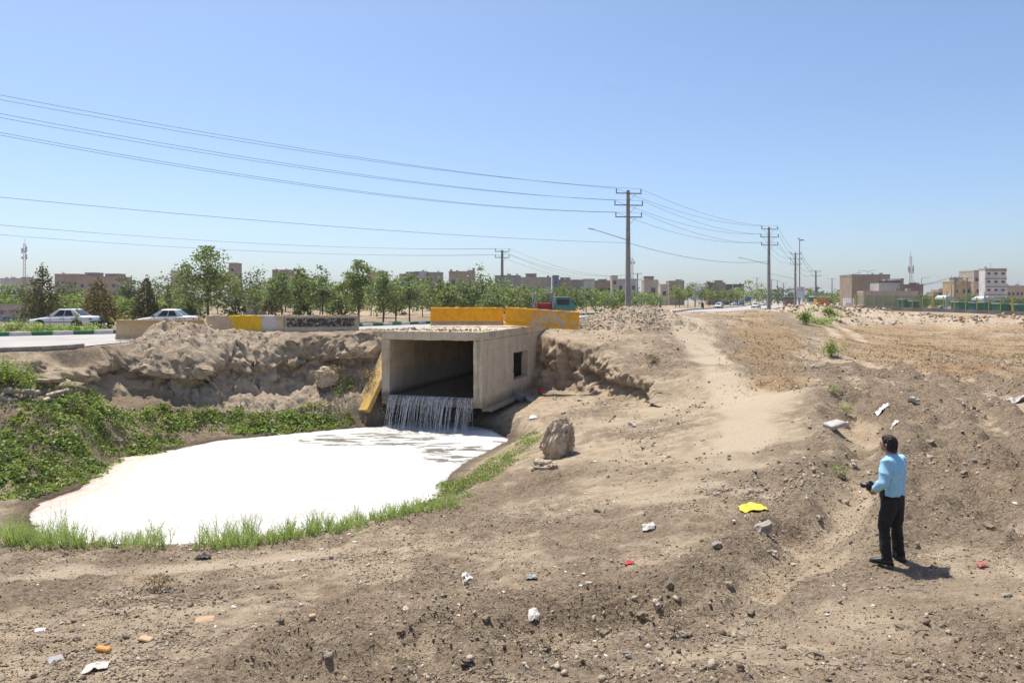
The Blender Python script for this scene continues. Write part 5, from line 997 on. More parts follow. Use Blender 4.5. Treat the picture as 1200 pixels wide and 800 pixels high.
# ================================================================== TREES
BARK = M('bark', (.17, .125, .085), (.10, .072, .05), 9, .95, .4)
def leafm(name, a): return island_mat(name, [(0, tuple(v * .55 for v in a)), (.4, a), (.8, tuple(v * 1.35 for v in a)), (1, tuple(v * 1.7 for v in a))], .6, 0, .3, .25)
T_ASH = leafm('ash_leaves', (.205, .225, .095)); T_DARK = leafm('dark_leaves', (.10, .12, .052)); T_LIGHT = leafm('light_leaves', (.225, .26, .085)); T_GREY = leafm('grey_green_leaves', (.23, .26, .135)); T_BROWN = leafm('browned_needles', (.20, .145, .075)); T_CYP = leafm('cypress_needles', (.145, .125, .07))
_tree = {}
def tree_meshes(kind, seed, n, leaf, mats):
    """unit tree: height 1, crown half width 1 (scaled per tree)"""
    key = (kind, seed)
    if key in _tree: return _tree[key]
    r = np.random.default_rng(seed * 13 + 5); b = MB(); th = {'round': .30, 'low': .06, 'ash': .34, 'cone': .10, 'mass': .12}[kind]
    b.tube([(0, 0, -.02), (.01, 0, th * .6), (-.01, .01, th + .2), (0, 0, .8)], [.022, .018, .014, .004], 7)
    limbs = []
    for k in range(9):
        a = r.uniform(0, 6.28); z0 = r.uniform(th, .7); ln = r.uniform(.4, .8) * (1 - .4 * z0); tip = np.array([math.cos(a) * ln * .55, math.sin(a) * ln * .55, z0 + r.uniform(.1, .3)])
        if kind == 'cone': tip = np.array([math.cos(a) * (1 - z0) * .6, math.sin(a) * (1 - z0) * .6, z0 + .04])
        b.tube([(0, 0, z0), tuple(np.array([tip[0] * .5, tip[1] * .5, (z0 + tip[2]) / 2 + .01])), tuple(tip)], [.010, .006, .002], 5); limbs.append(tip)
    trunk = b.mesh('trunk')
    if kind == 'cone':
        z = th + (1 - th) * (1 - np.sqrt(r.random(n))) * 1.02; k = r.integers(0, 40, n); a = r.random(40)[k] * 6.28 + r.normal(0, .35, n); env = (1 - (z - th) / (1 - th)).clip(0.02) ** .75 * (.6 + .65 * r.random(40)[k]); q = env * np.sqrt(r.random(n)) ** .7; C = np.stack([np.cos(a) * q, np.sin(a) * q, z + r.normal(0, .012, n)], 1)
    else:
        m_ = 46; u = r.normal(size=(m_, 3)); u /= np.linalg.norm(u, axis=1)[:, None]; rad = r.random(m_) ** .45; zc = {'round': .66, 'low': .5, 'ash': .66, 'mass': .54}[kind]; zh = {'round': .34, 'low': .47, 'ash': .34, 'mass': .45}[kind]
        cl = u * rad[:, None] * np.array([.82, .82, zh]) * r.uniform(.8, 1.15, (m_, 1)); cl[:, 2] += zc; tp = cl[:, 2] > zc; cl[tp, :2] *= (1 - .45 * ((cl[tp, 2] - zc) / zh).clip(0, 1))[:, None]
        wts = r.uniform(.3, 1.6, m_); k = r.choice(m_, n, p=wts / wts.sum()); C = cl[k] + r.normal(size=(n, 3)) * np.array([.13, .13, .052]) * r.uniform(.6, 1.3, m_)[k][:, None]
        if kind == 'ash':
            top = r.integers(0, n, n // 14); C[top, :2] = r.normal(0, .12, (len(top), 2)); C[top, 2] = r.uniform(.9, 1.05, len(top)) 
        C = C[C[:, 2] > (.02 if kind in ('low', 'mass') else th * .75)]
    V, Fc = leaf_cloud(C, np.ones(len(C)) * 1.0, r, 1.0)
    # leaf faces keep their real size whatever the crown scale: store centres, size applied when scaled
    _tree[key] = (trunk, C, r); return _tree[key]
_crown = {}
def tree(px, base_y, top_y, wpx, D, kind, seed, mat, label, group, n=900, leaf=.16, name='tree', cat='tree', z0=None):
    x = atx(px, D); y = D; zb = ground(x, y) if z0 is None else z0; H = CAMZ + (HOR - top_y) / F * D - zb; hw = wpx / F * D / 2
    trunk, C, r = tree_meshes(kind, seed % 4 + 10 * (n > 1500), n, leaf, None); e = empty(name, (x, y, zb), (px * 37 % 360) / 57.3); tag(e, label, cat, group)
    t = link_mesh('trunk', trunk if (trunk.users == 0) else trunk, BARK, e); t.scale = (H * .9, H * .9, H)
    q = (kind, seed % 4, n, round(hw * 2), round(H), mat.name)
    if q not in _crown:
        rr = np.random.default_rng(seed); V, Fc = leaf_cloud(C * np.array([hw * 1.28, hw * 1.28, H]), rr.uniform(leaf * .6, leaf * 1.5, len(C)), rr, .9); _crown[q] = np_mesh('crown', V, Fc)
    link_mesh('crown', _crown[q], mat, e)
    return e
G_ROW = 'young trees in the strip behind the painted kerb'
# near row
tree(243, 382, 293, 66, 47, 'ash', 1, T_ASH, 'full green tree standing behind the gap between barriers', None, 4200, .17)
for (px, by, ty, wp, D, sd) in ((330, 378, 322, 34, 66, 2), (352, 375, 318, 40, 68, 3), (378, 376, 326, 34, 68, 4), (420, 376, 308, 40, 66, 5), (449, 380, 322, 32, 62, 6), (464, 377, 330, 26, 68, 7), (480, 379, 324, 36, 63, 8)):
    tree(px, by, ty, wp * 1.2, D, 'ash', sd, T_ASH if sd % 2 else T_GREY, 'slim young ash tree with a bare thin trunk, %s from the full green tree' % ORD[sd - 2], G_ROW, 2400, .2)
for (px, ty, wp, D, sd) in ((318, 338, 26, 70, 11), (356, 343, 24, 70, 12), (396, 343, 26, 70, 13), (276, 332, 30, 62, 14), (222, 345, 26, 66, 15)):
    tree(px, 368, ty, wp, D, 'low', sd, T_DARK if sd != 11 else T_CYP, 'dense low dark bush under the young roadside trees, %s of the clump' % ORD[sd - 11], 'dark bushes in the tree strip', 1000, .2, 'bush', 'bush')
for (px, ty, wp, D, sd) in ((512, 320, 42, 80, 21), (540, 326, 40, 86, 22), (565, 316, 44, 86, 23), (592, 328, 38, 90, 24), (615, 334, 36, 96, 25), (640, 338, 30, 96, 26), (525, 334, 34, 76, 27), (580, 336, 34, 80, 28)):
    tree(px, 365, ty, wp, D, 'mass', sd, T_ASH if sd % 2 else T_GREY, 'bushy green tree behind the orange barriers', 'bushy trees behind the orange barriers', 1800, .25)
for (px, ty, wp, D, sd) in ((676, 340, 20, 100, 31), (687, 338, 20, 103, 32), (698, 337, 20, 106, 33), (708, 341, 18, 110, 34), (718, 340, 18, 114, 35), (728, 341, 18, 117, 36), (744, 341, 18, 124, 37), (752, 343, 18, 128, 38), (762, 344, 18, 135, 39), (770, 345, 18, 142, 40)):
    tree(px, 366, ty - 2, wp * 1.3, D, 'mass' if sd % 2 else 'round', sd, T_GREY if sd % 3 else T_LIGHT, 'small clipped tree on a thin trunk, %s from the green truck' % ORD[sd - 31], 'small trees along the bend', 700, .3)
for (px, ty, wp, D, sd) in ((792, 333, 18, 200, 41), (796, 337, 16, 205, 42), (806, 336, 16, 212, 43), (822, 338, 14, 225, 44), (831, 337, 15, 235, 45), (840, 337, 15, 240, 46), (848, 339, 14, 250, 47), (856, 339, 14, 255, 48), (864, 339, 14, 262, 49)):
    tree(px, 360, ty, wp, D, 'round', sd, T_LIGHT if sd % 2 else T_ASH, 'small round roadside tree far along the road', 'far roadside trees', 600, .45)
for (px, ty, wp, D, sd) in ((880, 329, 34, 300, 51), (862, 338, 26, 310, 52), (912, 334, 30, 300, 53), (893, 336, 28, 310, 54), (925, 338, 26, 300, 55), (952, 336, 26, 290, 56), (985, 337, 26, 260, 57), (1004, 336, 26, 250, 58), (1022, 331, 30, 250, 59), (1040, 340, 22, 240, 60), (966, 340, 22, 280, 61), (974, 342, 20, 270, 62)):
    tree(px, 356, ty, wp * 1.35, D, 'mass', sd, T_LIGHT if sd in (51, 57, 59) else T_DARK if sd % 2 else T_ASH, 'broad green tree massed behind the far road', 'trees massed behind the far road', 1100, .7)
for (px, ty, wp, D, sd) in ((1096, 345, 20, 170, 63), (1083, 344, 18, 175, 64), (1107, 346, 16, 168, 65), (1128, 347, 20, 165, 66), (1143, 346, 22, 165, 67), (1158, 349, 18, 165, 68), (1172, 350, 18, 160, 69), (1186, 349, 20, 160, 70), (1198, 350, 18, 160, 71), (1135, 345, 20, 180, 72)):
    tree(px, 360, ty, wp, D, 'mass', sd, T_LIGHT if sd % 2 else T_ASH, 'green shrubby tree inside the fenced yard', 'trees in the fenced yard', 700, .35, z0=-.3)
# left: conifers and the orchard behind
tree(50, 372, 309, 42, 58, 'cone', 81, T_BROWN if False else T_CYP, 'tall dark conifer with browned needles beside the sedan', None, 2600, .2, 'conifer')
tree(115, 374, 325, 42, 58, 'cone', 82, T_BROWN, 'rust brown conifer above the squatting workers', None, 2600, .2, 'conifer')
tree(172, 374, 324, 32, 60, 'cone', 83, T_CYP, 'narrow dull conifer behind the second sedan', None, 2400, .2, 'conifer')
tree(90, 386, 362, 9, 44, 'ash', 84, T_LIGHT, 'thin sapling in front of the white sedan', None, 120, .10)
k_ = 0
for (px, ty, wp, D, m_) in ((5, 325, 50, 120, T_GREY), (25, 335, 40, 90, T_DARK), (3, 345, 40, 75, T_LIGHT), (75, 330, 40, 130, T_DARK), (88, 338, 34, 95, T_LIGHT), (70, 345, 36, 85, T_LIGHT), (140, 340, 36, 85, T_LIGHT), (150, 325, 34, 130, T_DARK), (130, 345, 30, 80, T_LIGHT), (155, 348, 30, 78, T_ASH), (200, 335, 30, 100, T_ASH), (198, 322, 44, 160, T_DARK), (175, 322, 40, 170, T_DARK), (225, 318, 40, 170, T_DARK), (280, 322, 44, 150, T_DARK), (300, 314, 42, 150, T_DARK), (320, 322, 36, 140, T_ASH), (335, 320, 34, 130, T_GREY), (376, 311, 26, 190, T_DARK), (355, 322, 34, 160, T_DARK), (395, 326, 34, 160, T_ASH), (430, 326, 36, 150, T_ASH), (455, 330, 34, 150, T_GREY), (490, 328, 34, 150, T_ASH), (570, 322, 34, 150, T_DARK), (600, 334, 30, 150, T_ASH), (655, 342, 26, 160, T_ASH), (35, 350, 30, 72, T_DARK), (110, 350, 30, 76, T_LIGHT), (185, 352, 24, 74, T_LIGHT), (255, 335, 30, 110, T_DARK)):
    k_ += 1; nm = {T_DARK: 'dark green leafy tree in the orchard beyond the road', T_LIGHT: 'bright green low tree in the orchard beyond the road', T_ASH: 'mid green leafy tree in the orchard beyond the road', T_GREY: 'grey green leafy tree in the orchard beyond the road'}[m_]
    tree(px, 365, ty, wp * 1.15, D, 'mass', 100 + k_, m_, nm, 'orchard trees beyond the road', 1100, .2 + D * .0016)
for i, (px, ty, wp, D) in enumerate(((765, 327, 26, 330), (793, 333, 24, 330), (815, 328, 28, 330), (832, 330, 24, 330), (740, 330, 20, 320), (1015, 338, 26, 300), (635, 336, 24, 230), (705, 338, 24, 230), (680, 340, 24, 230), (735, 340, 24, 230))):
    tree(px, 352, ty, wp, D, 'mass', 140 + i, T_DARK if i % 2 else T_ASH, 'dusky distant tree among the far houses', 'distant trees among the houses', 600, .7)
for i, px in enumerate(range(300, 672, 15)):
    D = 84 + (i * 7) % 5 * 5; ty = 331 + (i * 5) % 4 * 3 - (px < 480) * 2
    tree(px, 368, ty, 31, D, 'low' if i % 3 else 'mass', 170 + i, (T_ASH, T_GREY, T_LIGHT, T_DARK)[i % 4], 'low leafy tree in the planted belt behind the kerb', 'planted belt behind the kerb', 1300, .27)
for i, px in enumerate(range(10, 240, 17)):
    D = 70 + (i * 3) % 4 * 4; tree(px, 372, 349 + (i * 5) % 4 * 3, 26, D, 'low', 200 + i, (T_LIGHT, T_ASH, T_LIGHT, T_DARK)[i % 4], 'low green thicket tree behind the parked cars', 'thicket behind the parked cars', 900, .2)
# flower bed shrubs in the kerbed strip before the sedan
for i, px in enumerate((4, 16, 29, 42, 54, 66, 78, 89, 99, 108)):
    D = 43.6 + .3 * (i % 3); shrub(0, 0, 1.1 + .3 * (i % 3), .45 + .4 * ((i * 7) % 4) / 3 * (px < 60), 'leafy shrub in the kerbed bed before the white sedan', 200 + i, G1 if i % 3 else G2, 420, (.08, .16), at_=(atx(px, D), D, .0))['group'] = 'shrubs in the kerbed bed'

# ================================================================== BUILDINGS
BRK = {}
def wallm(name, a): return M(name, a, tuple(v * .82 for v in a), .5, .92, .0)
W_BROWN = wallm('wall_brown', (.36, .27, .195)); W_TAN = wallm('wall_tan', (.50, .41, .315)); W_CREAM = wallm('wall_cream', (.52, .45, .35)); W_GREY = wallm('wall_grey', (.30, .285, .27)); W_LGREY = wallm('wall_light_grey', (.50, .48, .46)); W_RED = wallm('wall_red_brown', (.31, .20, .16)); W_OCHRE = wallm('wall_ochre', (.50, .37, .19)); W_WHITE = wallm('wall_white', (.68, .67, .64)); W_DARK = wallm('wall_dark', (.11, .105, .10)); W_BLUE = wallm('wall_blue', (.17, .215, .29))
GLASS = M('window_dark', (.045, .05, .058), (.07, .075, .085), 2, .2); FRAME = M('window_frame', (.42, .41, .40)); ROOFM = M('roof_tar', (.22, .20, .18), (.16, .15, .14), 1, .9)
def house(px0, px1, ty, D, wm, label, wins=(), depth=None, rz=0.0, pent=None, zb=None, side=None, roofthings=True, parapet=None, cat='house', group=None):
    """box house seen from x=px0 to px1 with its top at row ty; wins: (fx, fy, fw, fh) as fractions of the facade"""
    x0, x1 = atx(px0, D), atx(px1, D); w_ = x1 - x0; zb = -.05 if zb is None else zb; H = CAMZ + (HOR - ty - 2.0 * (px0 < 900)) / F * D - zb; d = depth or max(6.0, w_ * .7)
    e = empty('house', ((x0 + x1) / 2, D, zb), rz); tag(e, label, cat, group)
    wl = MB().box((0, d / 2, H / 2 - .25), (w_, d, H + .5)).build('wall', wm, e)
    pm = parapet or wm; b = MB(); t = .25
    for c, s in (((0, t / 2 - .06, H + .2), (w_ + .12, t, .45)), ((0, d - t / 2 + .06, H + .2), (w_ + .12, t, .45)), ((-w_ / 2 + t / 2 - .06, d / 2, H + .2), (t, d - t * 2 + .1, .45)), ((w_ / 2 - t / 2 + .06, d / 2, H + .2), (t, d - t * 2 + .1, .45))): b.box(c, s)
    rf = b.build('parapet', pm, e); MB().box((0, d / 2, H + .01), (w_ - .5, d - .5, .06)).build('roof', ROOFM, e)
    for (fx, fy, fw, fh) in wins:
        wx = (fx - .5) * w_; wz = H * (1 - fy); ww = fw * w_; wh = fh * H
        f = MB().box((wx, -.03, wz), (ww + .16, .14, wh + .16)).build('window', FRAME, e); MB().box((wx, -.085, wz), (ww, .06, wh)).build('pane', GLASS, f); MB().box((wx, -.12, wz - wh / 2 - .12), (ww + .3, .3, .1)).build('sill', FRAME, f)
        if ww > 1.4: MB().box((wx, -.125, wz), (.08, .05, wh)).build('mullion', FRAME, f)
    if pent:
        for (fx, fw, hp, m_) in pent:
            q = MB().box(((fx - .5) * w_, d * .5, H + hp / 2 * .7), (fw * w_, d * .45, hp * .7)).build('roof_house', m_ or wm, e); MB().box(((fx - .5) * w_, d * .5, H + hp * .7 + .08), (fw * w_ + .3, d * .45 + .3, .16)).build('roof_slab', ROOFM, q)
    rr = random.Random(int(px0 * 7 + ty))
    if w_ > 4 and roofthings:
        for k in range(rr.randint(1, 3)):
            xx = rr.uniform(-.42, .42) * w_; yy = rr.uniform(.12, .3) * d
            if rr.random() < .5: MB().tube([(xx, yy, H + .04), (xx, yy, H + 1.0)], .4, 10).build('water_tank', W_WHITE if rr.random() < .5 else W_GREY, e)
            else: MB().box((xx, yy, H + .5), (.9, .8, .9)).build('roof_cooler', W_CREAM, e)
        xx = rr.uniform(-.4, .4) * w_; MB().tube([(xx, d * .2, H), (xx, d * .2, H + 2.0)], .05, 5).build('roof_aerial', FRAME, e)
    return e
r4 = lambda n, y, w_, h: [((i + .5) / n, y, w_, h) for i in range(n)]
house(0, 18, 325, 330, W_LGREY, 'low pale house at the foot of the left telecom mast', r4(3, .35, .18, .2))
house(19, 37, 325, 300, W_CREAM, 'small cream house with a dark roof hut', [(.35, .35, .3, .25)], pent=[(.4, .5, 1.0, W_DARK)])
house(64, 92, 320, 290, W_BROWN, 'long brown brick house beyond the orchard', r4(4, .3, .1, .14) + r4(4, .6, .1, .14))
house(92, 138, 323, 280, W_BROWN, 'stepped brown brick house with two roof blocks', r4(5, .3, .08, .13) + r4(5, .62, .08, .13), pent=[(.2, .3, 2.6, None), (.75, .36, 2.0, None)])
house(200, 213, 316, 330, W_TAN, 'single tan block rising over the orchard', [(.5, .25, .3, .1)])
house(268, 277, 307, 300, W_BROWN, 'tall narrow brown tower house behind the full tree', [(.5, .15, .4, .08), (.5, .35, .4, .08)])
house(319, 340, 315, 320, W_RED, 'dark red brick house behind the young ash trees', r4(3, .25, .15, .14))
house(340, 356, 320, 330, W_BROWN, 'low brown house next to the dark red house', r4(2, .3, .18, .15))
house(432, 452, 318, 300, W_OCHRE, 'ochre brick house behind the tallest ash tree', r4(3, .25, .15, .15))
house(468, 486, 320, 290, W_BROWN, 'brown brick house with a red roof block', r4(2, .3, .2, .16), pent=[(.8, .8, 1.6, W_RED)])
house(486, 500, 317, 300, W_LGREY, 'pale grey house edge among brown houses', r4(2, .25, .2, .14))
house(501, 518, 318, 300, W_GREY, 'dark grey rendered house beside the brown roofline', r4(2, .25, .2, .14))
house(526, 556, 317, 280, W_BROWN, 'unfinished brown brick house with roof stubs', r4(3, .3, .14, .15), pent=[(.06, .05, 1.4, None), (.3, .04, 1.0, None), (.95, .07, 2.2, None)])
house(580, 610, 322, 240, W_GREY, 'charcoal block house behind the concrete pole', [(.08, .3, .1, .3)])
house(610, 646, 324, 250, W_TAN, 'tan house with wide windows left of the blue gable', [(.35, .42, .2, .2), (.66, .42, .2, .2)], pent=[(.35, .35, 2.2, W_BROWN)])
house(648, 655, 322, 245, W_BLUE, 'narrow house with a blue painted gable wall', [(.5, .2, .4, .1)])
house(655, 671, 327, 255, W_BROWN, 'brown house with a railed roof hut', r4(2, .35, .2, .16), pent=[(.5, .7, 1.5, None)])
house(671, 684, 327, 260, W_GREY, 'grey house with two pale garage bays', [(.25, .6, .3, .3), (.7, .6, .3, .3)])
house(684, 697, 326, 260, W_LGREY, 'light grey frame house with one broad opening', [(.5, .5, .5, .35)])
house(697, 717, 328, 270, W_BROWN, 'brown brick row house beside the pale tower house', r4(3, .35, .14, .16), pent=[(.5, .5, 1.2, W_TAN)])
house(717, 724, 322, 265, W_CREAM, 'slim cream tower house near the grey power pole', [(.5, .2, .5, .12), (.5, .5, .5, .12)])
house(724, 746, 326, 280, W_LGREY, 'pale grey house behind the tall power pole', r4(3, .3, .14, .15) + r4(3, .65, .14, .15))
house(755, 771, 327, 280, W_TAN, 'tan house with a boxy upper storey by the lattice mast', [(.65, .38, .3, .2)], pent=[(.42, .65, 2.4, W_BROWN)])
house(774, 783, 332, 300, W_CREAM, 'low cream hut right of the boxy tan house', [(.5, .4, .4, .2)])
house(784, 802, 328, 320, W_BROWN, 'brown roof terrace house with a canopy', r4(3, .35, .14, .16), pent=[(.75, .35, 1.3, W_TAN)])
house(830, 850, 330, 330, W_BROWN, 'brown house with a flat roof canopy above the far trees', r4(3, .35, .14, .16), pent=[(.7, .4, 1.8, None)])
house(850, 872, 332, 330, W_DARK, 'long dark roofed shed behind the far roadside trees', r4(4, .4, .1, .12))
house(999, 1043, 323, 230, W_BROWN, 'large windowless brown hall with a grey top band', [], parapet=W_GREY, depth=9)
b_ = house(1030, 1055, 331, 200, W_LGREY, 'white fronted building with a dark side wing', [(.7, .75, .55, .28)], parapet=W_DARK, depth=5); house(1055.5, 1059, 328, 200, W_GREY, 'thin dark grey end wall of the white fronted building', [], depth=10)
house(1059, 1082, 335, 210, W_RED, 'low red brown brick building below the telecom tower', r4(4, .5, .1, .2), pent=[(.75, .12, 1.2, W_DARK)])
house(1012, 1076, 343, 165, W_TAN, 'long beige shed wall behind the green mesh fence', [], zb=-.6, depth=3)
house(1100, 1119, 340, 330, W_TAN, 'far tan house behind the canopy posts', r4(3, .4, .14, .2)); house(1094, 1104, 343, 330, W_BROWN, 'far brown hut beside the tan house', r4(2, .4, .2, .2))
house(1118, 1141, 331, 230, W_OCHRE, 'ochre two storey house with rows of narrow windows', [(.15, .35, .08, .12), (.5, .35, .1, .16), (.75, .35, .1, .16), (.2, .7, .1, .14), (.5, .7, .1, .14), (.75, .7, .1, .14)], pent=[(.4, .4, 2.0, None)])
house(1141, 1154, 331, 228, W_TAN, 'tan lower wing beside the grey panel block', [(.5, .35, .5, .16), (.5, .7, .5, .16)])
e = house(1154.5, 1179.5, 316, 220, W_WHITE, 'five storey grey panel block with small high windows', [((i + .5) / 3, .1 + .22 * j, .13, .045) for j in range(4) for i in range(3)], parapet=W_TAN, depth=3)
for j in range(4): MB().box((0, -.05, (CAMZ + (HOR - 316) / F * 220 + .05) * (1 - .0 - .215 * j) - .25), ((25 / F * 220) + .1, .2, .3)).build('floor_band', W_GREY, e)
house(1141.5, 1154, 318, 238, W_CREAM, 'cream stair wing rising behind the grey panel block', [(.3, .25, .4, .12), (.3, .45, .4, .12)], depth=8)
house(1180, 1200, 336, 240, W_TAN, 'long tan house beyond the panel block', r4(4, .35, .1, .14)); house(1200, 1222, 337, 250, W_LGREY, 'pale house end at the far yard corner', r4(3, .35, .12, .14))
# low walls in the field at the left
def low_wall(px0, px1, ty, D, m_, label, th=.3, extra=None):
    x0, x1 = atx(px0, D), atx(px1, D); H = CAMZ + (HOR - ty) / F * D; e = empty('garden_wall', ((x0 + x1) / 2, D, 0)); tag(e, label, 'wall', kind='thing'); MB().box((0, 0, H / 2 - .3), (x1 - x0, th, H + .6)).build('wall_body', m_, e, .03); MB().box((0, 0, H + .04), (x1 - x0 + .1, th + .12, .1)).build('coping', W_TAN, e); return e, H
n = N('painted_wall'); P = n.coord(); x, y, z = n.sep(P); c = n.mix(n.rng(n.noise(1.2, 4, .6, P), .35, .65), (.50, .44, .36), (.42, .36, .29))
gl = n.math('MULTIPLY', n.math('MULTIPLY', band(n, z, .75, 1.15, .05), n.rng(n.noise(3.4, 3, .7, n.scaled(P, (1.6, 1, 1))), .5, .55)), .8); c = n.mix(gl, c, (.1, .09, .1)); bl_ = n.math('MULTIPLY', band(n, z, .12, .5, .05), band(n, x, -.2, 2.2, .2)); c = n.mix(n.math('MULTIPLY', bl_, .8), c, (.04, .12, .32)); PAINTED = n.fin(c, .9)
low_wall(-20, 34, 357, 66, PAINTED, 'pale wall with dark scrawl and blue band beside the conifer'); low_wall(285, 312, 352, 105, W_TAN, 'low tan garden wall behind the young trees'); low_wall(286, 305, 345, 120, W_BROWN, 'brown fence wall panel above the low garden wall'); low_wall(188, 214, 348, 130, W_CREAM, 'pale bank wall seen between conifer and tree')
# ================================================================== POLES AND WIRES
POLE = M('pole_concrete', (.30, .29, .27), (.23, .22, .205), 2, .9, .2); STEEL = M('galvanised_steel', (.26, .265, .27), (.2, .2, .205), 6, .5, 0, None, .4); INSUL = M('insulator', (.10, .075, .06), (.07, .05, .04), 9, .35); WIRE = M('wire', (.035, .035, .04), (.05, .05, .055), 1, .6)
attach = {}
def power_pole(key, x, D, top_z, label, arms, wid=.42, lamp=None, rz=0.0, base=None, trans=False, group=None, name='power_pole'):
    zb = ground(x, D) if base is None else base; H = top_z - zb; e = empty(name, (x, D, zb), rz); tag(e, label, 'pole', group)
    k = wid / 2; q = .55
    b = MB(); b.loft([[(-k, -k * .7, -.3), (k, -k * .7, -.3), (k, k * .7, -.3), (-k, k * .7, -.3)], [(-k * q, -k * q * .7, H), (k * q, -k * q * .7, H), (k * q, k * q * .7, H), (-k * q, k * q * .7, H)]], smooth=False); b.build('shaft', POLE, e, .02)
    att = []
    for (dz, hw) in arms:
        z = H - dz; a = MB().box((0, -k * .62 - .05, z), (2 * hw, .09, .10)).build('crossarm', STEEL, e); MB().tube([(hw * .6, -k * .6 - .05, z), (.08, -k * .5, z - hw * .55)], .02, 5).build('brace', STEEL, a)
        for sx_ in (-1, 1):
            MB().tube([(sx_ * (hw - .06), -k * .62 - .05, z + .04), (sx_ * (hw - .06), -k * .62 - .05, z + .22), (sx_ * (hw - .06), -k * .62 - .05, z + .45)], [.03, .06, .045], 8).build('insulator', INSUL, a)
            c, s = math.cos(rz), math.sin(rz); lx, ly = sx_ * (hw - .06), -k * .62 - .05; att.append((x + lx * c - ly * s, D + lx * s + ly * c, zb + z + .47))
    attach[key] = att
    if lamp:
        lz, ln, rise = lamp; la = MB().tube([(0, -.1, lz), (-ln * .5, -.1, lz + rise * .5), (-ln, -.1, lz + rise)], [.04, .035, .03], 6).build('lamp_arm', STEEL, e); MB().box((-ln - .28, -.1, lz + rise + .06), (.65, .22, .12), (0, .16, 0)).build('lamp_head', M('lamp_head', (.55, .55, .53)), la, .03)
    if trans: MB().tube([(0, -.45, H * .42), (0, -.45, H * .42 + 1.3)], .42, 12).build('transformer', M('transformer_grey', (.16, .165, .165)), e); MB().box((0, -.3, H * .42 - .08), (1.3, .9, .1)).build('platform', STEEL, e)
    return e
def zc(py, D): return CAMZ + (HOR - py) / F * D
P1 = (atx(736, 74), 74); P2 = (atx(901, 110), 110); P3 = (atx(932, 168), 168)
A3 = [(.35, 1.35), (1.55, 1.5), (2.75, 1.4)]
power_pole('p1', *P1, zc(223, 74), 'tall grey concrete power pole behind the earth mound crest', A3, .56, (7.9, 3.6, 1.05), R(8))
power_pole('p2', *P2, zc(266, 110), 'grey concrete power pole beside the white car on the bend', A3, .52, (7.4, 4.4, .9), R(10))
power_pole('p3', *P3, zc(296, 168), 'grey concrete power pole next to the advertising board', A3, .55, (7.0, 5.5, 1.0), R(10))
power_pole('p4', atx(956, 235), 235, zc(317, 235), 'power pole carrying a transformer behind the green sign', [(.3, 1.6), (1.8, 1.6)], .7, None, 0, None, True)
power_pole('p5', atx(1000, 330), 330, zc(331, 330), 'small power pole deep behind the far trees', [(.3, 1.6)], .6)
power_pole('p0', -36.0, 33.0, 13.5, 'concrete power pole beside the road carrying the upper lines', [(.3, 1.35), (1.1, 1.5), (1.9, 1.4)], .56, None, R(82), 0.0)
power_pole('q1', atx(588.5, 115), 115, zc(293, 115), 'concrete power pole among the bushy trees beyond the road', [(.25, 1.15), (1.2, 1.15)], .62)
power_pole('q0', -66.0, 58.0, 10.3, 'concrete power pole at the orchard edge beyond the road', [(.25, 1.15), (1.2, 1.15)], .6, None, R(85), 0.0)
power_pole('q2', atx(747, 210), 210, zc(320, 210), 'slim power pole right of the lattice mast', [(.3, 1.2), (1.9, 1.2)], .5)
power_pole('r1', atx(1119, 190), 190, zc(324.5, 190), 'concrete power pole in front of the ochre house', [(.25, 1.1), (1.5, 1.0)], .7); power_pole('r2', atx(1133, 185), 185, zc(325, 185), 'pale power pole right of the ochre house pole', [(.25, 1.1), (1.5, .9)], .55)
for (px, ty, D) in ((887, 325, 420), (911, 328, 430), (918, 331, 440), (904, 327, 400), (975, 326, 360)): power_pole('f%d' % px, atx(px, D), D, zc(ty, D), 'tiny distant power pole above the massed trees', [(.4, 2.0)], .6, group='distant power poles')
def wire(a, b, sag, label, group, r=.016, n=22):
    a = np.array(a); b = np.array(b); pts = []
    for i in range(n + 1):
        t = i / n; p = a + (b - a) * t; p[2] -= 4 * sag * t * (1 - t); pts.append(tuple(p))
    o = MB().tube(pts, r, 4, False).build('power_line', WIRE); tag(o, label, 'power line', group)
LV = ['top', 'top', 'middle', 'middle', 'lowest', 'lowest']; SDE = ['left', 'right'] * 3
for i in range(6): wire(attach['p0'][i], attach['p1'][i], .9 + .12 * i, 'overhead line to the %s crossarm of the tall grey pole, road side' % LV[i] if i % 2 == 0 else 'overhead line to the %s crossarm of the tall grey pole, field side' % LV[i], 'lines to the tall grey pole', .012)
for i in range(6): wire(attach['p1'][i], attach['p2'][i], .9 + .06 * i, 'overhead line joining %s crossarms of the tall grey and bend poles' % LV[i], 'lines past the bend', .014)
for i in range(6): wire(attach['p2'][i], attach['p3'][i], 1.3, 'overhead line joining %s crossarms of the bend and advert poles' % LV[i], 'lines along the far road', .018)
for i in range(4): wire(attach['p3'][i], attach['p4'][i], 2.0, 'overhead power line on to the transformer pole', 'lines to the transformer pole', .035)
for i in range(4): wire(attach['q0'][i], attach['q1'][i], 1.4, 'overhead line over the orchard to the %s crossarm of the roadside pole' % ('upper', 'upper', 'lower', 'lower')[i], 'lines over the orchard', .012)
for i in range(4): wire(attach['q1'][i], attach['q2'][i], 2.4, 'overhead line from the %s roadside crossarm down to the slim pole' % ('upper', 'upper', 'lower', 'lower')[i], 'lines to the slim pole', .016)
wire((-35.8, 32.8, 7.95), (P1[0], P1[1] - .3, zc(285, 74)), .55, 'single low cable reaching the lamp arm of the tall pole', None, .012); wire((P1[0], P1[1] - .3, zc(285, 74)), (P2[0], P2[1] - .3, zc(306, 110)), .9, 'single low cable between the two lamp poles', None, .02)
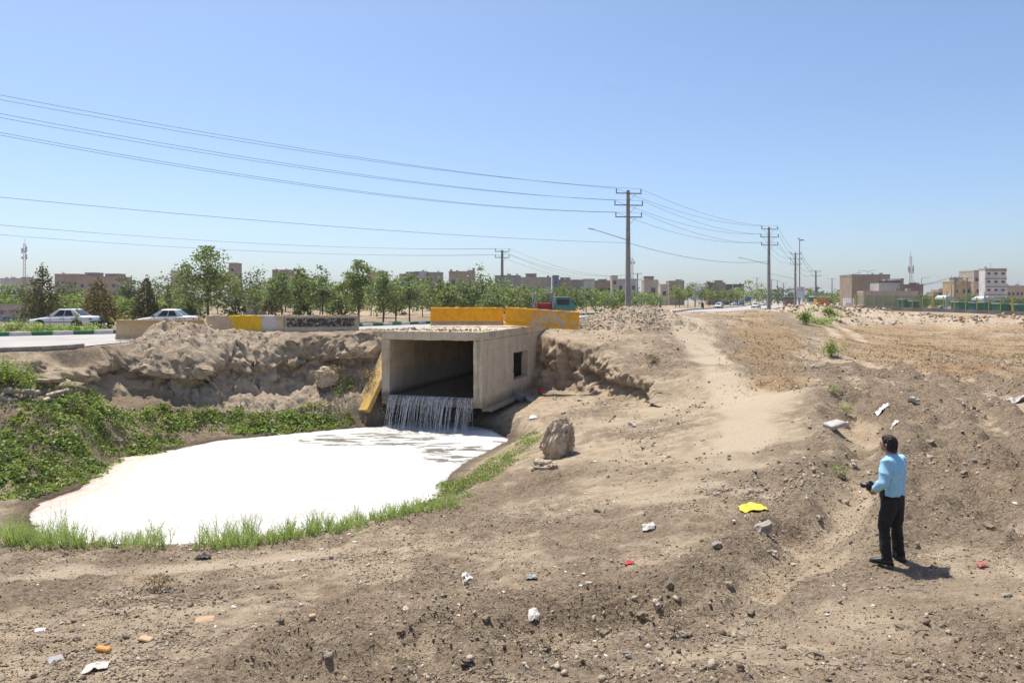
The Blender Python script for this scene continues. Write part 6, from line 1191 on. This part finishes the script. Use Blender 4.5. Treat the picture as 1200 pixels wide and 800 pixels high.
for i in range(3): wire((atx(1080, 190) - i, 200, zc(338 - i * 3, 200)), attach['r1'][i], .6, 'thin service line reaching the ochre house pole', 'service lines by the ochre house', .03)
# lattice masts
def mast(px, ty, D, label, wid=1.0, dishes=((.08, 1), (.16, -1)), lean=0):
    x = atx(px, D); zb = 0.0; H = zc(ty, D); e = empty('telecom_mast', (x, D, zb)); tag(e, label, 'mast'); k = wid / 2; b = MB(); pts = [(k, -k * .6), (-k, -k * .6), (0, k)]
    for (a, c) in pts: b.tube([(a, c, 0), (a * .55, c * .55, H)], .09, 5)
    n_ = 16
    for i in range(n_):
        z0, z1 = H * i / n_, H * (i + 1) / n_; s0 = 1 - .45 * i / n_; s1 = 1 - .45 * (i + 1) / n_
        for j in range(3): a, c = pts[j], pts[(j + 1) % 3]; b.tube([(a[0] * s0, a[1] * s0, z0), (c[0] * s1, c[1] * s1, z1)], .05, 4, False)
    b.build('lattice', M('mast_steel', (.34, .32, .31), (.4, .28, .26), .3, .6), e)
    for (f, sd_) in dishes:
        z = H * (1 - f); MB().box((sd_ * wid * .75, -.3, z), (.45, .35, 2.2)).build('antenna_panel', W_LGREY, e, .05); MB().disc_x((-sd_ * wid * .5, -.5, z - .4), .5, .35, 12).build('dish', W_LGREY, e)
    MB().tube([(0, 0, H - .1), (0, 0, H + 2.0)], .05, 5).build('lightning_rod', STEEL, e); return e
mast(29, 285, 300, 'lattice telecom mast over the cream house at the left', 1.2, ((.09, 1), (.12, -1), (.22, 1))); mast(741, 302, 420, 'thin distant lattice mast behind the tall grey pole', 1.5, ((.1, 1), (.1, -1))); mast(1067, 300, 300, 'lattice telecom mast behind the red brown building', 1.3, ((.24, 1), (.26, -1), (.3, 1)))
def lamp_post(px, ty, D, label, dbl=False, group=None):
    x = atx(px, D); e = empty('street_lamp', (x, D, -.1)); tag(e, label, 'street lamp', group); H = zc(ty, D) + .1; MB().tube([(0, 0, 0), (0, 0, H * .5), (0, 0, H)], [.12, .09, .06], 8).build('lamp_pole', STEEL, e)
    for sx_ in ((-1, 1) if dbl else (1,)): a = MB().tube([(0, 0, H - .05), (sx_ * 1.4, 0, H + .25)], .05, 6).build('lamp_arm', STEEL, e); MB().box((sx_ * 1.75, 0, H + .3), (.8, .3, .14)).build('lamp_head', M('lamp_head', (.55, .55, .53)), a, .03)
lamp_post(1017, 318, 205, 'double armed street lamp before the brown hall', True); lamp_post(1080, 326, 190, 'single armed street lamp right of the red brown building'); lamp_post(986, 325, 260, 'street lamp rising over the far white roof'); lamp_post(927, 336, 320, 'low double street lamp behind the far road', True); lamp_post(998.5, 321, 170, 'bare grey post at the corner of the brown hall')
lamp_post(1115, 333, 170, 'short street lamp left of the ochre house')
x = atx(937, 185); e = empty('monitoring_mast', (x, 185, 0)); tag(e, 'slim tall mast with instruments beside the advertising pole', 'mast'); H = zc(281, 185); MB().tube([(0, 0, 0), (0, 0, H)], [.2, .1], 8).build('mast_pole', POLE, e); MB().box((.5, 0, H - .1), (1.1, .25, .25)).build('instrument', W_DARK, e); MB().box((-.25, 0, H + .3), (.3, .3, .5)).build('sensor', W_LGREY, e)

# ================================================================== VEHICLES
WHITE = M('car_white', (.72, .72, .70), (.68, .68, .66), 1, .25, 0, None, 0, .5); TYRE = M('tyre', (.02, .02, .02), (.035, .035, .035), 8, .9); RIM = M('rim', (.35, .35, .36), (.28, .28, .29), 5, .35, 0, None, .6); CGLASS = M('car_glass', (.03, .035, .04), (.05, .055, .06), 2, .08); BUMP = M('bumper', (.045, .045, .047), (.06, .06, .06), 3, .6); LIGHT = M('headlight', (.6, .62, .62), (.5, .52, .54), 4, .1); TAIL = M('tail_light', (.35, .02, .015), (.28, .02, .015), 4, .2)
def quad_panel(mb, q, u0, u1, v0, v1, off):
    q = [Vector(p) for p in q]; P_ = lambda u, v: (q[0] * (1 - u) + q[1] * u) * (1 - v) + (q[3] * (1 - u) + q[2] * u) * v
    nrm = (q[1] - q[0]).cross(q[3] - q[0]).normalized(); c = [P_(u0, v0), P_(u1, v0), P_(u1, v1), P_(u0, v1)]; mb.add([p + nrm * off for p in c] + [p - nrm * .02 for p in c], [(0, 1, 2, 3), (0, 4, 5, 1), (1, 5, 6, 2), (2, 6, 7, 3), (3, 7, 4, 0)])
def sedan(paint=WHITE):
    """front towards -x"""
    e = empty('sedan_car'); st = [(-2.06, .36, .60, .68), (-1.98, .24, .68, .77), (-1.35, .20, .78, .82), (-.80, .20, .86, .83), (0, .20, .885, .835), (1.1, .20, .895, .83), (1.40, .20, .92, .82), (1.95, .24, .90, .78), (2.06, .38, .80, .70)]
    rings = []
    for (x, zl, zt, w_) in st:
        h = [(w_ * .90, zl), (w_ * .99, zl + .14), (w_, (zl + zt) / 2 + .05), (w_ * .96, zt - .07), (w_ * .84, zt), (w_ * .4, zt + .018)]
        rings.append([(x, y, z) for y, z in h] + [(x, -y, z) for y, z in h[::-1]])
    MB().loft(rings).build('body', paint, e)
    B = [(-.92, -.74, .85), (1.45, -.72, .89), (1.45, .72, .89), (-.92, .74, .85)]; T = [(-.18, -.56, 1.37), (.86, -.56, 1.37), (.86, .56, 1.37), (-.18, .56, 1.37)]
    Tm = [(-.05, -.50, 1.41), (.74, -.50, 1.41), (.74, .50, 1.41), (-.05, .50, 1.41)]
    b = MB(); b.loft([B, T, Tm], smooth=False); b.build('cabin', paint, e, .035, 2)
    for s_ in (-1, 1):
        q = [B[0], B[1], T[1], T[0]] if s_ < 0 else [B[2], B[3], T[3], T[2]]
        for (u0, u1) in (((.20, .49), (.53, .80)) if s_ < 0 else ((.20, .47), (.51, .80))): b = MB(); quad_panel(b, q, u0, u1, .10, .88, .015); b.build('side_window', CGLASS, e)
    b = MB(); quad_panel(b, [B[3], B[0], T[0], T[3]], .07, .93, .06, .94, .015); b.build('windscreen', CGLASS, e); b = MB(); quad_panel(b, [B[1], B[2], T[2], T[1]], .08, .92, .12, .92, .015); b.build('rear_window', CGLASS, e)
    for sx_ in (-1.28, 1.22):
        for sy_ in (-1, 1):
            MB().disc_x((sx_, sy_ * .80, .33), .37, .10, 20).build('wheel_arch', BUMP, e); w_ = MB().disc_x((sx_, sy_ * .79, .29), .29, .2, 20).build('wheel', TYRE, e); MB().disc_x((sx_, sy_ * .84, .29), .18, .13, 14).build('rim', RIM, w_)
    MB().box((-2.04, 0, .40), (.14, 1.46, .2)).build('front_bumper', BUMP, e, .04, 2); MB().box((2.05, 0, .44), (.14, 1.48, .22)).build('rear_bumper', BUMP, e, .04, 2); MB().box((0, 0, .50), (2.1, 1.69, .045)).build('side_trim', BUMP, e)
    for sy_ in (-1, 1):
        MB().box((-2.0, sy_ * .55, .60), (.12, .32, .13)).build('headlight', LIGHT, e, .02); MB().box((2.02, sy_ * .58, .72), (.08, .28, .16)).build('tail_light', TAIL, e, .02); MB().box((-.62, sy_ * .86, .95), (.12, .14, .1)).build('mirror', BUMP, e, .02)
        for hx in (.18, .92): MB().box((hx, sy_ * .835, .76), (.16, .05, .035)).build('door_handle', BUMP, e)
        for hx in (-.55, .36, 1.12): MB().box((hx, sy_ * .828, .58), (.012, .022, .58)).build('door_seam', BUMP, e)
    return e
def put_car(e, px, D, rz, label, group=None, z=None):
    e.location = (atx(px, D), D, (ground(atx(px, D), D) if z is None else z)); e.rotation_euler = (0, 0, rz); tag(e, label, 'car', group); return e
car = sedan(); put_car(car, 76.5, 50.5, R(2), 'white sedan parked behind the kerbed flower bed', 'white cars')
c2 = copy_tree(car); put_car(c2, 195, 52.5, R(8), 'white sedan half hidden behind the tan barrier', 'white cars')
for (px, D, rz, lab) in ((842, 183, R(68), 'white car driving at the black and white median'), (843.5, 262, R(60), 'white car behind the car at the median'), (886, 190, R(60), 'white car on the bend beside the concrete pole'), (860.5, 292, R(30), 'far white car among the roadside trees'), (897, 285, R(20), 'distant white car left of the brown kiosk'), (1101, 160, R(0), 'white car parked inside the fenced yard'), (951, 245, R(10), 'distant white car under the green sign')):
    c2 = copy_tree(car); put_car(c2, px, D, rz, lab, 'white cars', -.6 if px > 1000 else 0.004)
# small truck with a rack, half hidden behind the barriers
GRN = M('truck_green', (.10, .26, .19), (.085, .22, .16), 2, .4); RED = M('truck_red', (.36, .045, .03), (.28, .04, .03), 3, .5); GREY_S = M('rack_grey', (.28, .27, .28), (.22, .21, .22), 3, .5)
D = 62.0; tx = atx(644, D); e = empty('small_truck', (tx, D, .0), R(6)); tag(e, 'small green cabbed truck with red bed and grey rack behind the barriers', 'truck')
cabr = MB(); cabr.loft([[(.35, -.8, .5), (2.1, -.8, .5), (2.1, .8, .5), (.35, .8, .5)], [(.35, -.82, 1.35), (2.15, -.82, 1.35), (2.15, .82, 1.35), (.35, .82, 1.35)], [(.35, -.76, 1.55), (2.1, -.76, 1.55), (2.1, .76, 1.55), (.35, .76, 1.55)], [(.42, -.70, 2.18), (1.78, -.70, 2.18), (1.78, .70, 2.18), (.42, .70, 2.18)], [(.5, -.62, 2.28), (1.68, -.62, 2.28), (1.68, .62, 2.28), (.5, .62, 2.28)]], smooth=False); cb = cabr.build('cab', GRN, e, .04, 2)
MB().box((1.05, 0, 2.30), (1.25, 1.3, .06)).build('cab_roof', M('roof_pale_green', (.42, .50, .42)), cb, .02)
for s_ in (-1, 1): MB().box((1.05, s_ * .755, 1.86), (1.05, .04, .5)).build('side_window', CGLASS, cb)
MB().box((2.02, 0, 1.88), (.05, 1.2, .5), (0, -.5, 0)).build('windscreen', CGLASS, cb)
bd = MB().box((-1.0, 0, .72), (2.5, 1.6, .14)).build('bed', GREY_S, e)
for s_ in (-1, 1): MB().box((-1.0, s_ * .79, 1.05), (2.5, .05, .55)).build('side_board', RED, bd)
MB().box((-2.23, 0, 1.05), (.05, 1.55, .55)).build('tail_board', RED, bd); MB().box((-.5, 0, 1.55), (1.2, .8, .5)).build('red_load', RED, bd, .05)
rk = MB(); 
for s_ in (-1, 1): rk.tube([(-1.55, s_ * .72, .8), (-1.2, s_ * .72, 2.62)], .07, 6); rk.tube([(.28, s_ * .72, .8), (.12, s_ * .72, 2.62)], .10, 6); rk.tube([(-1.2, s_ * .72, 2.62), (.12, s_ * .72, 2.62)], .06, 6)
for xx in (-1.2, .12): rk.tube([(xx, -.72, 2.62), (xx, .72, 2.62)], .06, 6)
rk.build('rack', GREY_S, e)
for (wx) in (-1.35, 1.35):
    for s_ in (-1, 1): w_ = MB().disc_x((wx, s_ * .72, .36), .36, .24, 18).build('wheel', TYRE, e); MB().disc_x((wx, s_ * .8, .36), .2, .12, 12).build('rim', RIM, w_)
for s_ in (-1, 1): MB().box((2.16, s_ * .55, 1.0), (.06, .25, .18)).build('headlight', LIGHT, e)
# far lorries
def box_truck(px, D, w_, h, cm, bm_, label, rz=0.0):
    e = empty('box_truck', (atx(px, D), D, .0), rz); tag(e, label, 'truck'); MB().box((.6, 0, .75 + h / 2), (w_ * .7, 2.2, h)).build('cargo_box', bm_, e, .05); c_ = MB().loft([[(-w_ * .5, -1, .6), (-w_ * .2 + .3, -1, .6), (-w_ * .2 + .3, 1, .6), (-w_ * .5, 1, .6)], [(-w_ * .5, -1, 1.5), (-w_ * .2 + .3, -1, 1.5), (-w_ * .2 + .3, 1, 1.5), (-w_ * .5, 1, 1.5)], [(-w_ * .44, -.9, 2.5), (-w_ * .2 + .3, -.9, 2.5), (-w_ * .2 + .3, .9, 2.5), (-w_ * .44, .9, 2.5)]], smooth=False).build('cab', cm, e, .05) if False else None
    cb_ = MB(); xf = -w_ * .5 - .3; xb = .55 - w_ * .35; cb_.loft([[(xf, -1, .6), (xb, -1, .6), (xb, 1, .6), (xf, 1, .6)], [(xf, -1, 1.5), (xb, -1, 1.5), (xb, 1, 1.5), (xf, 1, 1.5)], [(xf + .4, -.9, 2.5), (xb, -.9, 2.5), (xb, .9, 2.5), (xf + .4, .9, 2.5)]], smooth=False); c_ = cb_.build('cab', cm, e, .05)
    MB().box(((xf + xb) / 2 + .15, 0, 2.0), ((xb - xf) * .55, 1.95, .6)).build('side_window', CGLASS, c_)
    for wx in (xf + .9, w_ * .32):
        for s_ in (-1, 1): MB().disc_x((wx, s_ * .95, .48), .48, .28, 16).build('wheel', TYRE, e)
box_truck(995, 172, 3.6, 1.7, W_WHITE, W_WHITE, 'white box lorry at the corner of the fence', R(70)); box_truck(869, 300, 4.6, 2.0, W_BLUE, W_WHITE, 'far blue cabbed lorry left of the blue sign', R(75))
# motorbike and rider, walker
D = 158; x = atx(773.5, D); e = empty('motorbike', (x, D, 0.004), R(60)); tag(e, 'dark motorbike ridden on the open asphalt', 'motorbike')
for wx in (-.62, .62): w_ = MB().disc_x((wx, 0, .31), .31, .1, 16).build('wheel', TYRE, e); MB().disc_x((wx, 0, .31), .2, .12, 12).build('rim', RIM, w_)
MB().tube([(-.62, 0, .31), (-.1, 0, .55), (.4, 0, .7), (.62, 0, .31)], .06, 6).build('frame', BUMP, e); MB().tube([(.45, 0, .72), (.5, 0, 1.0)], .04, 6).build('fork', BUMP, e); MB().tube([(.48, -.34, 1.0), (.5, 0, 1.0), (.48, .34, 1.0)], .025, 6).build('handlebar', BUMP, e); MB().box((.2, 0, .82), (.45, .26, .22)).build('tank', RED, e, .05, 2); MB().box((-.28, 0, .8), (.6, .24, .1)).build('seat', BUMP, e, .03)
def small_person(loc, rz, pose, label, top, legs, group=None, skin=None, vest=None):
    SK = M('skin', (.36, .20, .125)); e = empty('person', loc, rz); tag(e, label, 'person', group)
    if pose == 'ride': hip, kn, an, sh, el, ha, hd = (-.2, 0, .88), (.12, .2, .75), (.0, .2, .32), (-.02, 0, 1.38), (.22, .24, 1.15), (.46, .28, 1.02), (.06, 0, 1.62)
    elif pose == 'squat': hip, kn, an, sh, el, ha, hd = (-.12, 0, .24), (.22, .14, .50), (.02, .13, .06), (.10, 0, .70), (.32, .2, .48), (.46, .1, .36), (.2, 0, .93)
    else: hip, kn, an, sh, el, ha, hd = (0, 0, .9), (.05, .09, .48), (0, .09, .06), (0, 0, 1.38), (.0, .24, 1.1), (.12, .22, .88), (.02, 0, 1.62)
    b = MB(); t = MB(); l = MB(); b.tube([(sh[0], 0, sh[2] - .1), (sh[0] + .02, 0, sh[2] + .08), (hd[0], 0, hd[2] - .06)], [.08, .06, .06], 10); hr = [ell((hd[0], 0, hd[2] + q * .12), .095 * math.sqrt(max(.02, 1 - q * q)), .075 * math.sqrt(max(.02, 1 - q * q)), 12) for q in np.linspace(-1, 1, 8)]; b.loft(hr); b.tube([(hd[0] + .09, 0, hd[2]), (hd[0] + .115, 0, hd[2] - .02)], .015, 6)
    t.tube([(hip[0], 0, hip[2]), ((hip[0] + sh[0]) / 2 - .03, 0, (hip[2] + sh[2]) / 2), (sh[0], 0, sh[2] - .04), (sh[0] + .01, 0, sh[2] + .03)], [.15, .165, .17, .08], 14)
    for s_ in (-1, 1):
        S_ = (sh[0], s_ * .17, sh[2] - .03); E_ = (el[0], s_ * el[1], el[2]); H_ = (ha[0], s_ * ha[1], ha[2]); t.tube([S_, E_, tuple(np.array(E_) * .3 + np.array(H_) * .7)], [.07, .055, .045], 10); b.tube([E_, H_], [.04, .03], 8)
        d = (np.array(H_) - np.array(E_)); d /= np.linalg.norm(d)
        b.tube([H_, tuple(np.array(H_) + d * .09)], [.04, .035], 8)
        for j in range(4): q = np.array(H_) + d * .08 + np.array([0, (j - 1.5) * .018, 0]); b.tube([tuple(q), tuple(q + d * .05), tuple(q + d * .07 + np.array([0, 0, -.03]))], [.009, .009, .007], 5)
        q = np.array(H_) + d * .03 + np.array([0, -s_ * .035, 0]); b.tube([tuple(q), tuple(q + d * .05 + np.array([0, -s_ * .02, 0]))], [.012, .009], 5)
        K_ = (kn[0], s_ * kn[1], kn[2]); A_ = (an[0], s_ * an[1], an[2]); l.tube([(hip[0], s_ * .09, hip[2]), K_, A_], [.11, .075, .06], 10); l.tube([(A_[0] - .06, A_[1], .04), (A_[0] + .19, A_[1], .035)], [.045, .04], 8)
    link_mesh('body', remesh(b, .014, 'body', 0, smooth=1), SK, e); link_mesh('clothing_top', remesh(t, .018, 'clothing_top', .006, .08, smooth=2), top, e); link_mesh('trousers', remesh(l, .018, 'trousers', 0, smooth=2), legs, e)
    hh = MB(); hh.loft([ell((hd[0] - .02, 0, hd[2] + .02 + q * .115), .1 * math.sqrt(max(.02, 1 - q * q)), .085 * math.sqrt(max(.02, 1 - q * q)), 12) for q in np.linspace(-.35, 1, 7)]); hh.build('hair', M('hair_black', (.012, .010, .009)), e)
    if vest: v = MB(); v.tube([(hip[0] + .0, 0, hip[2] + .12), ((hip[0] + sh[0]) / 2 - .03, 0, (hip[2] + sh[2]) / 2), (sh[0], 0, sh[2] - .05)], [.175, .185, .185], 14); v.build('safety_vest', vest, e)
    return e
CL_DK = M('cloth_dark', (.03, .03, .035)); CL_GN = M('cloth_green', (.03, .11, .05), (.025, .08, .04), 10, .9); CL_YE = M('vest_yellow', (.62, .60, .04), (.5, .48, .04), 10, .8); CL_GY = M('cloth_grey', (.12, .12, .125)); CL_GD = M('cloth_gold', (.40, .30, .02), (.3, .25, .02), 6, .8)
small_person((x, D, .004), R(60), 'ride', 'person in grey riding the dark motorbike', CL_GY, CL_DK)
D = 51.6; small_person((atx(115.5, D), D, ground(atx(115.5, D), D)), R(5), 'squat', 'person in dark green squatting at the back of the sedan', CL_GN, CL_GN); small_person((atx(130, D), D, ground(atx(130, D), D)), R(178), 'squat', 'person in yellow and green vest squatting across from a workmate', CL_GN, CL_DK, vest=CL_GD)
xb = atx(124, D); o = link_mesh('white_sack', rock_mesh(77, (.26, .2, .2), 3, .18), M('sack_white', (.6, .58, .58)), loc=(xb, D, ground(xb, D) + .14)); tag(o, 'white sack on the ground between the two squatting people', 'sack')
D = 178; e = empty('person', (atx(823.5, D), D, .004)); tag(e, 'person in a long black cloak walking along the median', 'person')
b = MB(); b.loft([ell((0, 0, z), a, c, 14) for z, a, c in ((.02, .34, .26), (.4, .31, .24), (.9, .28, .2), (1.25, .27, .18), (1.42, .17, .13), (1.5, .1, .1), (1.6, .12, .13), (1.7, .09, .1), (1.74, .03, .03))]); link_mesh('cloak', remesh(b, .02, 'cloak', .012, .12, (1, 1, .3), 2), CL_DK, e); hb = MB(); hb.loft([ell((0, -.07, 1.55 + q * .1), .06 * math.sqrt(max(.02, 1 - q * q)), .07 * math.sqrt(max(.02, 1 - q * q)), 12) for q in np.linspace(-1, 1, 8)]); hb.tube([(0, -.13, 1.56), (0, -.155, 1.535)], .014, 6); hb.build('body', M('skin', (.36, .2, .125)), e)

# ================================================================== SIGNS, FENCE, YARD
def board(name, px0, px1, y0, y1, D, m_, label, cat, base=0.0, frame=None):
    x0, x1 = atx(px0, D), atx(px1, D); z0, z1 = zc(y1, D), zc(y0, D); e = empty(name, ((x0 + x1) / 2, D, base)); tag(e, label, cat); bo = MB().box((0, 0, (z0 + z1) / 2 - base), (x1 - x0, .12, z1 - z0)).build('board', m_, e, .02)
    for s_ in (-1, 1): MB().tube([(s_ * (x1 - x0) * .3, .12, 0), (s_ * (x1 - x0) * .3, .12, z1 - base - .1)], .07, 6).build('post', STEEL, e)
    return e
n = N('advert_print'); P = n.coord(); x, y, z = n.sep(P); c = n.mix(n.rng(z, 3.0, 5.2), (.45, .62, .72), (.55, .34, .38)); c = n.mix(n.rng(n.noise(1.2, 3, .6, P), .5, .6), c, (.7, .7, .7)); AD = n.fin(c, .5)
board('advert_board', 934, 943, 336, 349, 172, AD, 'pale blue and pink advertising board beside the power pole', 'billboard'); board('road_sign', 947.5, 957, 348, 353.5, 225, M('sign_green', (.01, .22, .11), (.01, .18, .09)), 'green road direction sign left of the orange kiosk', 'sign'); board('road_sign', 873, 879.5, 348, 353, 300, M('sign_blue', (.03, .17, .40), (.03, .14, .34)), 'blue road sign beside the far lorry', 'sign'); board('sign_board', 814, 820.5, 335, 341, 215, W_WHITE, 'white sign board on a post above the far trees', 'sign'); board('sign_board', 803 + 10.5, 815, 338, 352, 214, W_TAN, 'narrow tan notice post beside the white sign board', 'sign')
D = 128; e = empty('orange_stand', (atx(724, D), D, 0)); tag(e, 'orange panelled roadside stand left of the tall pole', 'stand'); ORG = M('kiosk_orange', (.62, .26, .03), (.5, .21, .03), 3, .6)
for fx in (-.75, 0, .75): MB().box((fx, 0, .85), (.68, .06, 1.1)).build('panel', ORG, e)
for fx in (-1.15, 1.15): MB().tube([(fx, 0, 0), (fx, 0, 1.5)], .05, 6).build('post', ORG, e)
D = 176; e = empty('orange_kiosk', (atx(964, D), D, -.2)); tag(e, 'bright orange ribbed kiosk below the flat white roof', 'kiosk'); MB().box((0, .9, 1.3), (2.9, 1.9, 2.6)).build('kiosk_body', ORG, e)
for i in range(5): MB().box((-1.2 + i * .6, -.08, 1.3), (.1, .08, 2.5)).build('rib', ORG, e)
MB().box((.35, -.1, 1.25), (.14, .1, 2.4)).build('pale_stripe', W_CREAM, e)
D = 182; e = empty('flat_canopy', (atx(967, D), D + 3, 0)); tag(e, 'flat white canopy roof behind the orange kiosk', 'canopy'); MB().box((0, 0, 3.0), (4.4, 3, .22)).build('canopy_roof', W_WHITE, e)
for sx_ in (-2, 2):
    for sy_ in (-1.3, 1.3): MB().tube([(sx_, sy_, 0), (sx_, sy_, 2.95)], .06, 6).build('post', STEEL, e)
D = 200; e = empty('brown_kiosk', (atx(925.5, D), D, 0)); tag(e, 'dark brown timber kiosk left of the advertising board', 'kiosk'); MB().box((0, 1, 1.4), (2.3, 2, 2.8)).build('kiosk_body', W_DARK, e)
for i in range(5): MB().box((-.92 + i * .46, -.04, 1.35), (.42, .06, 2.4)).build('plank', W_RED, e)
MB().box((0, 1, 2.88), (2.7, 2.4, .16)).build('kiosk_roof', W_BROWN, e)
for (px, D, w_) in ((939, 178, 2.4), (950, 182, 3.6)):
    e = empty('concrete_planter', (atx(px, D), D, -.1)); tag(e, 'low orange brown block at the road edge before the kiosk', 'block', 'orange brown road blocks'); MB().box((0, 0, .5), (w_, .7, 1.0)).build('block_body', M('block_orange', (.42, .2, .08), (.34, .17, .07)), e, .06); MB().box((0, 0, 1.03), (w_ * .9, .5, .08)).build('block_top', W_TAN, e)
# boundary wall with posts and green mesh
FA = np.array([atx(1003, 150), 150.0]); FB = np.array([atx(1232, 122), 122.0]); zA, zB = zc(357.5, 150), zc(365.6, 122); FL = np.linalg.norm(FB - FA); fe = empty('mesh_fence', (FA[0], FA[1], 0), math.atan2(FB[1] - FA[1], FB[0] - FA[0])); tag(fe, 'low grey wall topped by green mesh on yellow posts', 'fence')
NP = 19; MESH = N('green_mesh'); MESH.fin((.05, .20, .12), .6); tr = MESH.n('ShaderNodeBsdfTransparent'); mx = MESH.n('ShaderNodeMixShader'); P = MESH.coord(); fr = MESH.sep(MESH.scaled(P, (9, 9, 9))); wv = MESH.math('MAXIMUM', MESH.math('LESS_THAN', MESH.math('FRACT', fr[0]), .2), MESH.math('LESS_THAN', MESH.math('FRACT', fr[2]), .15)); MESH.l(wv, mx.inputs[0]); MESH.l(tr.outputs[0], mx.inputs[1]); MESH.l(MESH.b.outputs[0], mx.inputs[2]); MESH.l(mx.outputs[0], MESH.out.inputs[0])
YEL = M('post_yellow', (.50, .42, .05), (.42, .35, .05), 3, .6); seg = FL / (NP - 1)
for i in range(NP):
    x = i * seg; z = zA + (zB - zA) * i / (NP - 1); thick = .34 if i in (0, 8, 15) else .13
    MB().box((x, 0, z + 1.1), (thick, thick, 2.35)).build('fence_post', YEL, fe)
    if i < NP - 1:
        z1 = zA + (zB - zA) * (i + .5) / (NP - 1); MB().box((x + seg / 2, 0, z1 + 1.1), (seg - .14, .03, 1.95)).build('mesh_panel', MESH.m, fe); MB().box((x + seg / 2, 0, z1 + 2.12), (seg - .14, .05, .05)).build('rail', STEEL, fe); MB().box((x + seg / 2, 0, z1 - 1.0), (seg - .01, .3, 1.9)).build('wall_block', W_GREY if i % 2 else M('wall_dusty', (.26, .22, .18)), fe)
# yard behind the fence
DG = M('hut_green', (.02, .12, .085), (.02, .09, .065), 2, .5)
def hut(px0, px1, y0, D, label, zb=-.9):
    x0, x1 = atx(px0, D), atx(px1, D); H = zc(y0, D) - zb; w_ = x1 - x0; e = empty('green_hut', ((x0 + x1) / 2, D, zb)); tag(e, label, 'hut', 'green huts in the yard'); MB().box((0, 1.2, H / 2), (w_, 2.4, H)).build('hut_body', DG, e, .04); MB().box((0, 1.2, H + .09), (w_ + .3, 2.7, .16)).build('hut_roof', W_WHITE, e)
    for i in range(3): MB().box(((i - 1) * w_ * .3, -.03, H * .5), (w_ * .22, .08, H * .7)).build('shutter', M('hut_shutter', (.03, .16, .12)), e)
hut(1124, 1135, 354, 146, 'green hut with a pale roof left of the pair of huts'); hut(1142, 1153, 355, 146, 'green hut beside the green car park in the yard'); hut(1154, 1163, 354, 152, 'narrow green hut under the white canopy'); hut(1172, 1183, 356, 140, 'green hut beside the thick yellow post'); hut(1192, 1206, 357, 138, 'green hut at the far end of the yard'); hut(1060, 1066, 351, 160, 'small dark green cabin before the beige shed', -.4); hut(1070, 1077, 353, 158, 'pale doored cabin beside the beige shed', -.4)
def canopy(px0, px1, y0, D, label):
    x0, x1 = atx(px0, D), atx(px1, D); w_ = x1 - x0; zr = zc(y0, D); e = empty('shade_canopy', ((x0 + x1) / 2, D, -.9)); tag(e, label, 'canopy', 'shade canopies in the yard'); h = zr + .9; MB().prism([(-w_ / 2, h - .9), (w_ / 2, h - .9), (w_ / 2, h - .75), (-w_ * .25, h), (-w_ / 2, h - .5)], 0, 4).build('canopy_roof', M('canopy_white', (.62, .65, .68), (.55, .58, .62)), e)
    for sx_ in (-.48, .48): MB().tube([(sx_ * w_, .1, 0), (sx_ * w_, .1, h - .8)], .07, 6).build('post', W_WHITE, e)
    MB().box((-w_ * .42, -.1, h * .72), (w_ * .1, .1, h * 1.0)).build('banner', M('banner_blue_white', (.50, .58, .68)), e)
canopy(1108, 1124, 346, 155, 'white tent canopy left of the yard trees'); canopy(1152, 1177, 347, 158, 'wide white tent canopy before the grey panel block')
# birds
BIRD = M('bird_dark', (.03, .03, .035)); bmesh_ = MB(); bmesh_.loft([ell((0, y, 0), r0, r0, 8, Vector((1, 0, 0)), Vector((0, 0, 1))) for y, r0 in ((-.16, .01), (-.08, .04), (.04, .05), (.13, .03), (.17, .01))]); bmesh_.add([(0, .06, .02), (.14, .05, .1), (.34, -.03, .06), (.14, -.05, .09), (0, -.05, .02)], [(0, 1, 2, 3, 4)]); bmesh_.add([(0, .06, .02), (-.14, .05, .1), (-.34, -.03, .06), (-.14, -.05, .09), (0, -.05, .02)], [(0, 1, 2, 3, 4)]); bme = bmesh_.mesh('bird')
for (px, py) in ((711, 103), (714, 101), (717, 104), (721, 102), (725, 105), (729, 103), (733, 107), (738, 104), (742, 103), (728, 109), (719, 107)):
    o = link_mesh('bird', bme, BIRD, loc=tuple(at(px, py, 170)), rot=(random.uniform(-.3, .3), random.uniform(-.4, .4), random.uniform(0, 6))); o.scale = (.7, .7, .7); tag(o, 'tiny dark bird of a flock high in the sky', 'bird', 'flock of birds')

# ================================================================== HAZE: the dusty air over the plain
n = N('haze_air'); n.t.nodes.remove(n.b); pv = n.n('ShaderNodeVolumePrincipled'); pv.inputs['Color'].default_value = (.86, .89, .93, 1); pv.inputs['Density'].default_value = .00022; pv.inputs['Anisotropy'].default_value = .2; n.l(pv.outputs[0], n.out.inputs['Volume'])
hz = MB().box((0, 1500, 16), (6400, 4400, 60)).build('haze', n.m); tag(hz, 'thin dusty haze over the plain', kind='stuff')
